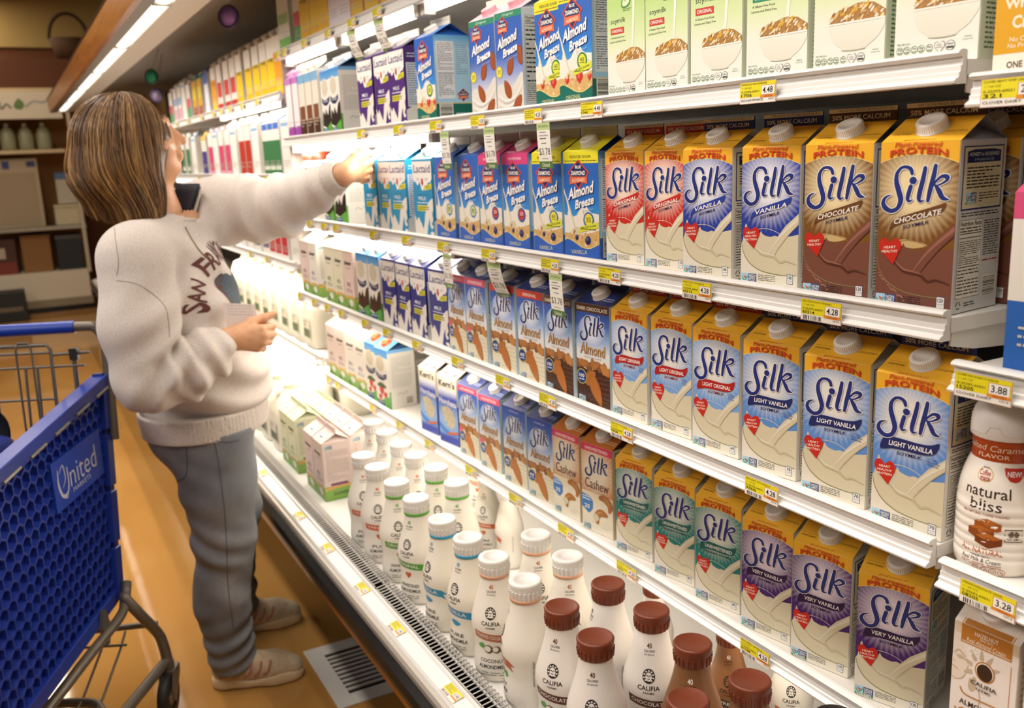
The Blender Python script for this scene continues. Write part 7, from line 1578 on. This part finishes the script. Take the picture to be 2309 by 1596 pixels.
# the list she holds
cd = MB(); P4 = [Vector((-2.4075, 0.452, 1.060)), Vector((-2.4075, 0.535, 1.052)), Vector((-2.412, 0.5275, 1.1185)), Vector((-2.412, 0.447, 1.132))]
nn = (P4[1] - P4[0]).cross(P4[3] - P4[0]).normalized() * 0.0005
cd.add([p - nn for p in P4] + [p + nn for p in P4], [(0, 3, 2, 1), (4, 5, 6, 7), (0, 1, 5, 4), (1, 2, 6, 5), (2, 3, 7, 6), (3, 0, 4, 7)], mat('ddd2cc', 0.7))
rn = random.Random(8)
for k in range(4):
    t = 0.90 - 0.11 * k; s = 0.12
    while s < 0.85:
        e = s + rn.uniform(0.05, 0.12)
        def L(a, b): return (P4[0] * (1 - a) + P4[1] * a) * (1 - b) + (P4[3] * (1 - a) + P4[2] * a) * b + nn * 1.3
        cd.add([L(s, t), L(e, t), L(e, t + 0.02), L(s, t + 0.02)], [(0, 1, 2, 3)], mat('a49a9c', 0.7)); s = e + 0.03
tag(cd.obj('note_card'), 'pale pink note card with faint handwriting held in the near hand of the woman', 'card')
# ------------------------------------------------------------------ shopping cart
cart = thing('shopping_cart', 'blue plastic honeycomb shopping cart with grey tube frame standing behind the woman', 'shopping cart', (-2.60, 0.163, 0.0), math.atan2(-0.425, 0.905))
m_blue = mat('1d3796', 0.36); m_blued = mat('172b78', 0.42); m_tubeg = mat('6f665a', 0.42, 0.35); m_rub = mat('1c1a18', 0.6)
def quad_pt(a, b):
    """a along the side panel 0..1 (rear to front), b 0..1 (foot to rim)"""
    f0, z0 = 0.108 - 0.098 * b, 0.366 + 0.590 * b; f1, z1 = 0.835 + 0.075 * b, 0.352 + 0.525 * b
    return (f0 + (f1 - f0) * a, z0 + (z1 - z0) * a)
def inside(f, z, e):
    b = (z - 0.36) / 0.56; fa = 0.108 - 0.098 * b; fb = 0.835 + 0.075 * b; a = (f - fa) / (fb - fa)
    zt = 0.956 - 0.065 * a; zb = 0.366 - 0.014 * a
    return fa + e < f < fb - e and zb + e < z < zt - e
def honeycomb(y, dy, name):
    mb = MB(); P = 0.0385; ro = P / math.sqrt(3); ri = ro * 0.86; row = 0
    z = 0.37
    while z < 0.97:
        f = 0.0 + (P / 2 if row % 2 else 0)
        while f < 0.93:
            if inside(f, z, 0.030) and not (0.10 < f < 0.39 and abs(z - 0.772) < 0.062 and y == 0.0):
                o = [(f + ro * math.sin(PI / 3 * k), z + ro * math.cos(PI / 3 * k)) for k in range(6)]; n = [(f + ri * math.sin(PI / 3 * k), z + ri * math.cos(PI / 3 * k)) for k in range(6)]
                n2 = [(f + ri * 0.80 * math.sin(PI / 3 * k), z + ri * 0.80 * math.cos(PI / 3 * k)) for k in range(6)]
                vs = [(a, y, b) for a, b in o] + [(a, y, b) for a, b in n] + [(a, y + dy, b) for a, b in n2] + [(a, y + dy, b) for a, b in o]
                fs = []
                for k in range(6):
                    j = (k + 1) % 6; fs += [(k, j, 6 + j, 6 + k), (6 + k, 6 + j, 12 + j, 12 + k), (12 + k, 12 + j, 18 + j, 18 + k)]
                if dy > 0: fs = [tuple(reversed(q)) for q in fs]
                mb.add(vs, fs, m_blue)
            f += P
        z += P * 0.866; row += 1
    return mb.obj(name, cart)
def band(p, q, w, y0, y1, m, name, side=1):
    """flat plastic strip from p to q in the panel plane"""
    mb = MB(); d = Vector((q[0] - p[0], q[1] - p[1])); n = Vector((-d.y, d.x)).normalized() * w * side
    a = [(p[0], p[1]), (q[0], q[1]), (q[0] + n.x, q[1] + n.y), (p[0] + n.x, p[1] + n.y)]
    vs = [(x, y0, z) for x, z in a] + [(x, y1, z) for x, z in a]
    mb.add(vs, [(0, 1, 2, 3), (7, 6, 5, 4), (0, 4, 5, 1), (1, 5, 6, 2), (2, 6, 7, 3), (3, 7, 4, 0)], m)
    return bevel(mb.obj(name, cart), 0.002)
A_, B_, C_, D_ = quad_pt(0, 1), quad_pt(0, 0), quad_pt(1, 0), quad_pt(1, 1)
for y0, sgn in ((0.0, 1), (-0.50, -1)):
    honeycomb(y0, -0.022 * sgn, 'side_panel')
    band(A_, D_, 0.036, y0 + 0.014 * sgn, y0 - 0.026 * sgn, m_blue, 'top_rim', -1); band(B_, C_, 0.036, y0 + 0.008 * sgn, y0 - 0.024 * sgn, m_blue, 'bottom_rim', 1)
    for k in range(4):
        p, q = [(A_[0] + (B_[0] - A_[0]) * t, A_[1] + (B_[1] - A_[1]) * t) for t in (0.02 + 0.25 * k, 0.02 + 0.25 * k + 0.225)]
        band(p, q, 0.040, y0 + 0.012 * sgn, y0 - 0.026 * sgn, m_blue, 'rear_edge', 1)
    band(A_, B_, 0.030, y0 + 0.006 * sgn, y0 - 0.020 * sgn, m_blued, 'rear_edge', 1); band(D_, C_, 0.036, y0 + 0.010 * sgn, y0 - 0.024 * sgn, m_blue, 'front_edge', -1)
# metal slots under the rim
for k in range(6):
    t0 = 0.035 + 0.14 * k; p, q = [(A_[0] + (D_[0] - A_[0]) * t + 0.0, A_[1] + (D_[1] - A_[1]) * t - 0.030) for t in (t0, t0 + 0.085)]
    MB().tube([(p[0], 0.0155, p[1]), (q[0], 0.0155, q[1])], 0.0042, mat('9a958c', 0.35, 0.6), 8).obj('rim_wire', cart)
mb = MB(); mb.add([(C_[0], 0, C_[1]), (C_[0], -0.50, C_[1]), (D_[0], -0.50, D_[1]), (D_[0], 0, D_[1])], [(0, 1, 2, 3)], m_blue); o = mb.obj('front_panel', cart); sd = o.modifiers.new('t', 'SOLIDIFY'); sd.thickness = 0.02
mb = MB(); mb.add([(B_[0], -0.01, B_[1] + 0.02), (C_[0], -0.01, C_[1] + 0.02), (C_[0], -0.49, C_[1] + 0.02), (B_[0], -0.49, B_[1] + 0.02)], [(0, 1, 2, 3)], m_blued); o = mb.obj('basket_floor', cart); sd = o.modifiers.new('t', 'SOLIDIFY'); sd.thickness = 0.012
# store name plate on the side
pl = MB(); q4 = [(0.105, 0.712), (0.392, 0.712), (0.392, 0.832), (0.105, 0.832)]
pl.add([(f, 0.0045, z) for f, z in q4] + [(f, -0.012, z) for f, z in q4], [(3, 2, 1, 0), (0, 1, 5, 4), (1, 2, 6, 5), (2, 3, 7, 6), (3, 0, 4, 7)], mat('1f44b0', 0.35))
a = Art(0.287, 0.12); wt = ink('cfd2dc')
a.stroke([(0.10, 0.80), (0.09, 0.50), (0.14, 0.25), (0.23, 0.24), (0.27, 0.42), (0.27, 0.72)], [0.003, 0.008, 0.009, 0.007, 0.006, 0.005], wt, 1); a.stroke([(0.12, 0.72), (0.20, 0.82), (0.22, 0.55), (0.16, 0.40)], [0.002, 0.004, 0.004, 0.002], wt, 1); a.stroke([(0.14, 0.24), (0.20, 0.16), (0.24, 0.19)], [0.003, 0.003, 0.001], wt, 1)
a.text('nited', 0.58, 0.52, w=0.55, h=0.46, m=wt, lay=1, bold=-0.004); a.text('MARKETS', 0.52, 0.20, w=0.36, h=0.10, m=wt, lay=1)
a.onto(pl, (0.392, 0.0045, 0.712), (-1, 0, 0), (0, 0, 1), (0, 1, 0))
pl.obj('name_plate', cart)
# handle, uprights, child-seat wires
def tubes(name, pts, r, m=m_tubeg, parent=cart, n=10, k=6): return MB().tube(spline(pts, k) if k else pts, r, m, n).obj(name, parent)
tubes('handle_bar', [(0.035, 0.012, 0.78), (0.012, 0.012, 0.95), (0.004, 0.010, 1.035), (0.004, -0.006, 1.074), (0.008, -0.040, 1.082), (0.02, -0.24, 1.082), (0.02, -0.46, 1.082), (0.008, -0.495, 1.072), (0.004, -0.512, 1.035), (0.012, -0.512, 0.95), (0.035, -0.512, 0.78)], 0.0135)
MB().tube([(0.010, -0.058, 1.082), (0.02, -0.24, 1.082), (0.012, -0.44, 1.082)], 0.0165, mat('1c3a9c', 0.4), 14).obj('handle_grip', cart)
def wire(name, pts, r=0.0032, k=0): return tubes(name, pts, r, m_tubeg, cart, 6, k)
for s in (0.185, 0.285): wire('seat_wire', [(0.06, -s - 0.020, 0.55), (0.035, -s - 0.020, 1.03), (0.034, -s - 0.012, 1.050), (0.034, -s + 0.012, 1.050), (0.035, -s + 0.020, 1.03), (0.06, -s + 0.020, 0.55)])
wire('seat_frame', [(0.065, -0.118, 0.60), (0.032, -0.118, 1.030), (0.032, -0.128, 1.042), (0.032, -0.37, 1.042), (0.032, -0.382, 1.03), (0.065, -0.382, 0.60)], 0.0052)
for z in (1.022, 0.985, 0.90): wire('seat_wire', [(0.034 + (1.02 - z) * 0.06, -0.035 if z < 1.02 and z > 0.95 else -0.118, z), (0.034 + (1.02 - z) * 0.06, -0.46, z)], 0.0036)
wire('seat_wire', [(0.03, -0.02, 1.018), (0.03, -0.118, 1.015)], 0.0045)
tubes('hinge_post', [(0.055, -0.062, 0.70), (0.030, -0.062, 1.022)], 0.0062, k=0)
MB().box((0.022, -0.070, 1.000), (0.040, -0.050, 1.030), mat('3a352f', 0.4, 0.3)).obj('hinge_clip', cart)
for s in (0.15, 0.18): wire('seat_wire', [(0.10, -s, 0.55), (0.05, -s, 0.985)], 0.0038)
# under-frame, rack and casters
U = (0.155, 0.028, 0.372)
tubes('basket_rail', [(0.115, 0.024, 0.405), (0.135, 0.028, 0.392), U, (0.20, 0.030, 0.352), (0.36, 0.010, 0.335), (0.60, -0.010, 0.318), (0.85, -0.02, 0.315)], 0.0125)
tubes('rear_leg', [(0.145, 0.028, 0.385), (0.158, 0.034, 0.378), (0.150, 0.060, 0.330), (0.095, 0.078, 0.245), (0.085, 0.086, 0.200), (0.085, 0.092, 0.145)], 0.0145)
tubes('lower_rail', [(0.085, 0.090, 0.155), (0.13, 0.080, 0.150), (0.30, 0.055, 0.148), (0.55, 0.02, 0.145), (0.80, -0.05, 0.14)], 0.0145)
tubes('rear_leg', [(0.145, -0.528, 0.385), (0.150, -0.56, 0.330), (0.095, -0.578, 0.245), (0.085, -0.592, 0.145)], 0.0145); tubes('lower_rail', [(0.085, -0.590, 0.155), (0.30, -0.555, 0.148), (0.80, -0.45, 0.14)], 0.0145)
tubes('cross_bar', [(0.090, 0.080, 0.268), (0.10, -0.03, 0.268), (0.12, -0.25, 0.268), (0.10, -0.50, 0.268), (0.09, -0.575, 0.262)], 0.0085)
tubes('rack_bar', [(0.40, 0.035, 0.165), (0.33, 0.005, 0.172), (0.30, -0.05, 0.175), (0.30, -0.25, 0.175), (0.33, -0.50, 0.172)], 0.0125)
for s in (0.0, 0.05, 0.15, 0.25, 0.35, 0.45): wire('rack_wire', [(0.11, -s, 0.262), (0.16, -s, 0.235), (0.30, -s, 0.182), (0.62, -s, 0.165)], 0.0036)
wire('rack_wire', [(0.150, 0.015, 0.244), (0.150, -0.50, 0.244)], 0.0036)
mb = MB(); mb.prism([(0.238, 0.352), (0.252, 0.402), (0.264, 0.405), (0.284, 0.365), (0.272, 0.312), (0.256, 0.310)], (0, 0.010, 0), (1, 0, 0), (0, 0, 1), (0, 1, 0), 0.010, mat('8a857c', 0.3, 0.7)); bevel(mb.obj('clip', cart), 0.002)
def caster(f, y, parent=cart):
    mb = MB(); mb.tube([(f, y, 0.158), (f, y, 0.128)], 0.016, m_tubeg, 12); mb.prism([(-0.020, 0.130), (0.030, 0.130), (0.052, 0.085), (0.048, 0.052), (0.034, 0.048), (0.0, 0.085), (-0.02, 0.11)], (f - 0.01, y - 0.020, 0), (1, 0, 0), (0, 0, 1), (0, 1, 0), 0.004, m_tubeg); mb.prism([(-0.020, 0.130), (0.030, 0.130), (0.052, 0.085), (0.048, 0.052), (0.034, 0.048), (0.0, 0.085), (-0.02, 0.11)], (f - 0.01, y + 0.016, 0), (1, 0, 0), (0, 0, 1), (0, 1, 0), 0.004, m_tubeg); mb.box((f - 0.028, y - 0.02, 0.124), (f + 0.022, y + 0.02, 0.132), m_tubeg)
    fk = mb.obj('caster', cart); q = Matrix.Rotation(PI / 2, 3, 'X')
    wm = MB(); prof = [(0.030, -0.013), (0.050, -0.0145), (0.0595, -0.012), (0.0625, -0.006), (0.0625, 0.006), (0.0595, 0.012), (0.050, 0.0145), (0.030, 0.013)]
    wm.lathe(prof, m_rub, 32, (f + 0.028, y, 0.0630), None, q); wm.obj('tyre', fk)
    wm = MB(); wm.lathe([(0.0001, -0.017), (0.010, -0.017), (0.011, -0.012), (0.030, -0.010), (0.032, 0.010), (0.011, 0.012), (0.010, 0.017), (0.0001, 0.017)], mat('8d857a', 0.4), 28, (f + 0.028, y, 0.0630), None, q); wm.obj('hub', fk)
caster(0.085, 0.092); caster(0.085, -0.592); caster(0.80, -0.05); caster(0.80, -0.45)
# a tote bag riding in the child seat
bag = thing('tote_bag', 'dark blue bag with black strap sitting inside the cart', 'bag', (-2.60 + 0.905 * 0.36 - 0.425 * 0.29, 0.163 - 0.425 * 0.36 - 0.905 * 0.29, 0.412), math.atan2(-0.425, 0.905))
def bag_sdf(X, Y, Z):
    x, y, z = np.abs(X) - 0.16, np.abs(Y) - 0.10, np.abs(Z - 0.225) - 0.19
    d = np.sqrt(np.maximum(x, 0) ** 2 + np.maximum(y, 0) ** 2 + np.maximum(z, 0) ** 2) + np.minimum(np.maximum(x, np.maximum(y, z)), 0) - 0.025
    return d + 0.006 * np.sin(34 * X + 18 * Z) * np.sin(25 * Y + 22 * Z)
v, f = nets(bag_sdf, (-0.22, -0.16, -0.01), (0.22, 0.16, 0.46), 0.012); MB().add(v, f, mat('1d2f86', 0.8), True).obj('bag_body', bag)
MB().tube(spline([(-0.17, 0.09, 0.38), (-0.17, 0.10, 0.47), (-0.14, 0.06, 0.53), (-0.16, -0.02, 0.535), (-0.17, -0.08, 0.46), (-0.17, -0.09, 0.36)], 6), 0.016, mat('100f10', 0.8), 8, flat=0.35).obj('strap', bag)
# ------------------------------------------------------------------ the far end of the aisle
BX = -11.0
ec = thing('end_case', 'pale upright display case at the dark far end of the aisle', 'refrigerator', (BX, 0.0, 0.0))
m_ec = mat('c9b48c', 0.6); m_ecw = mat('d6cbb4', 0.5); m_steel = mat('9c9282', 0.35, 0.5)
def ebox(name, y0, y1, z0, z1, m, x0=0.0, x1=-0.75, par=ec): o = MB().box((x1, y0, z0), (x0, y1, z1), m).obj(name, par); return o
ebox('back_panel', -1.9, 0.70, 0.35, 2.30, mat('b08450', 0.8), -0.70, -0.75); ebox('header', -1.9, 0.62, 2.02, 2.29, m_ecw, 0.03, -0.02); ebox('case_top', -1.9, 0.70, 2.29, 2.33, m_ec)
ebox('upper_shelf', -1.9, 0.60, 1.672, 1.708, m_ec, 0.0); ebox('middle_shelf', -1.9, 0.705, 0.872, 0.908, m_steel, 0.02); ebox('base', -1.9, 0.66, 0.13, 0.43, m_ecw, 0.05); ebox('base_trim', -1.9, 0.67, 0.06, 0.14, mat('8c7f68', 0.5), 0.07); ebox('kick', -1.9, 0.66, 0.0, 0.06, m_black, 0.02)
ebox('upright', 0.655, 0.69, 0.40, 2.30, mat('bfb39a', 0.5), 0.05, 0.0); ebox('upright', -0.40, -0.37, 0.40, 1.67, mat('bfb39a', 0.5), 0.0, -0.05)
hd = MB(); a = Art(2.52, 0.27); k = ink('3a352e'); g = ink('5a7a3a')
a.stroke([(0.62, 0.40), (0.645, 0.70), (0.655, 0.35), (0.68, 0.62), (0.69, 0.38), (0.71, 0.60), (0.72, 0.36), (0.745, 0.85), (0.75, 0.40), (0.77, 0.80), (0.78, 0.38), (0.80, 0.55), (0.815, 0.40)], 0.014, k, 1); a.smooth([(0.825, 0.45), (0.845, 0.75), (0.865, 0.55), (0.85, 0.35)], g, 1); a.stroke([(0.87, 0.45), (0.90, 0.65), (0.93, 0.60), (0.97, 0.72)], 0.012, ink('7a8a8a'), 1)
a.onto(hd, (0.0, 0, 0), (0, 1, 0), (0, 0, 1), (1, 0, 0), 0.002); o = hd.obj('header_lettering', ec); o.location = (0.031, -1.9, 2.02)
for i in range(6):
    t = thing('water_jug', '%s from left of the murky jugs on the far end case' % ORD[i], 'jug', (BX - 0.14, -0.42 + 0.168 * i, 1.709), 0, 'jugs on the far end case')
    MB().lathe([(0.0001, 0), (0.068, 0), (0.072, 0.02), (0.072, 0.15), (0.05, 0.21), (0.022, 0.235), (0.02, 0.25)], mat('8a8a6a', 0.4), 16, sq=4).obj('jug_body', t); MB().lathe([(0.022, 0.25), (0.022, 0.27), (0.0001, 0.272)], mat('c9c4a8', 0.5), 12).obj('jug_cap', t)
def far_thing(name, label, cat, y0, y1, z0, z1, m, x=-0.30, d=0.30, extra=None):
    t = thing(name, label, cat, (BX + x, (y0 + y1) / 2, z0 + 0.002)); w = (y1 - y0) / 2
    o = MB().box((-d, -w, 0), (0, w, z1 - z0), m).obj('body' if name != 'notice' else 'sheet', t); bevel(o, 0.006)
    for nm, a0, a1, b0, b1, mm in (extra or []): MB().box((0, -w + 2 * w * a0, (z1 - z0) * b0), (0.006, -w + 2 * w * a1, (z1 - z0) * b1), mm).obj(nm, t)
    return t
far_thing('poster_board', 'large pale framed board leaning in the far end case', 'board', -0.42, 0.32, 0.908, 1.62, mat('b3a284', 0.6), -0.10, 0.04, [('inner_sheet', 0.05, 0.95, 0.05, 0.80, mat('a08e72', 0.6)), ('blue_mark', 0.55, 0.64, 0.86, 0.97, mat('33467a', 0.6)), ('blue_mark', 0.86, 0.97, 0.88, 0.96, mat('3a3a6a', 0.6))])
far_thing('notice', 'small blue and white notice on the far end case', 'sign', 0.47, 0.66, 1.13, 1.46, mat('b8b09c', 0.6), -0.12, 0.01, [('blue_header', 0.0, 1.0, 0.80, 1.0, mat('4a6a94', 0.6))])
far_thing('white_carton_box', 'pale box on the middle shelf of the far end case', 'box', 0.42, 0.66, 0.908, 1.12, mat('c4b896', 0.6), -0.05, 0.25, [('lid_seam', 0.0, 1.0, 0.88, 0.91, mat('a89a78', 0.6))])
far_thing('black_bin', 'black bin on the base of the far end case', 'bin', 0.38, 0.64, 0.43, 0.80, mat('141210', 0.5), -0.05, 0.30, [('bin_lid', 0.0, 1.0, 0.90, 1.0, mat('4a4640', 0.5))])
far_thing('cardboard_box', 'brown cardboard box on the base of the far end case', 'box', 0.05, 0.33, 0.43, 0.82, mat('8a6236', 0.8), -0.05, 0.30, [('flap', 0.0, 1.0, 0.93, 1.0, mat('7a5228', 0.8))])
far_thing('produce_display', 'dark red-brown display box on the base of the far end case', 'box', -0.30, 0.0, 0.43, 0.80, mat('4a2a1c', 0.7), -0.05, 0.30, [('red_panel', 0.05, 0.95, 0.0, 0.35, mat('7a2a1a', 0.6)), ('pale_patch', 0.35, 0.65, 0.45, 0.75, mat('b8a890', 0.6))])
far_thing('step_stool', 'black step stool on the floor by the far end case', 'stool', -0.36, 0.02, 0.0, 0.30, mat('121110', 0.5), 0.50, 0.30, [('tread', 0.1, 0.9, 0.35, 0.50, mat('6a5a44', 0.5))])
# wicker basket on top of the end case
wb = thing('wicker_basket', 'brown wicker basket with hoop handle, high on the far end case', 'basket', (BX - 0.2, 0.80, 2.62))
MB().lathe([(0.0001, 0.0), (0.13, 0.0), (0.20, 0.22), (0.185, 0.225), (0.12, 0.02), (0.0001, 0.02)], mat('4a3014', 0.8), 20).obj('basket_body', wb)
MB().tube([(0, 0.19 * math.cos(q), 0.22 + 0.26 * math.sin(q)) for q in [PI * i / 16 for i in range(17)]], 0.018, mat('3a240e', 0.8), 8).obj('handle', wb)
struct('beam', MB().box((BX - 0.75, -1.9, 2.33), (BX + 0.0, 1.0, 2.62), mat('5e2f0e', 0.7)))
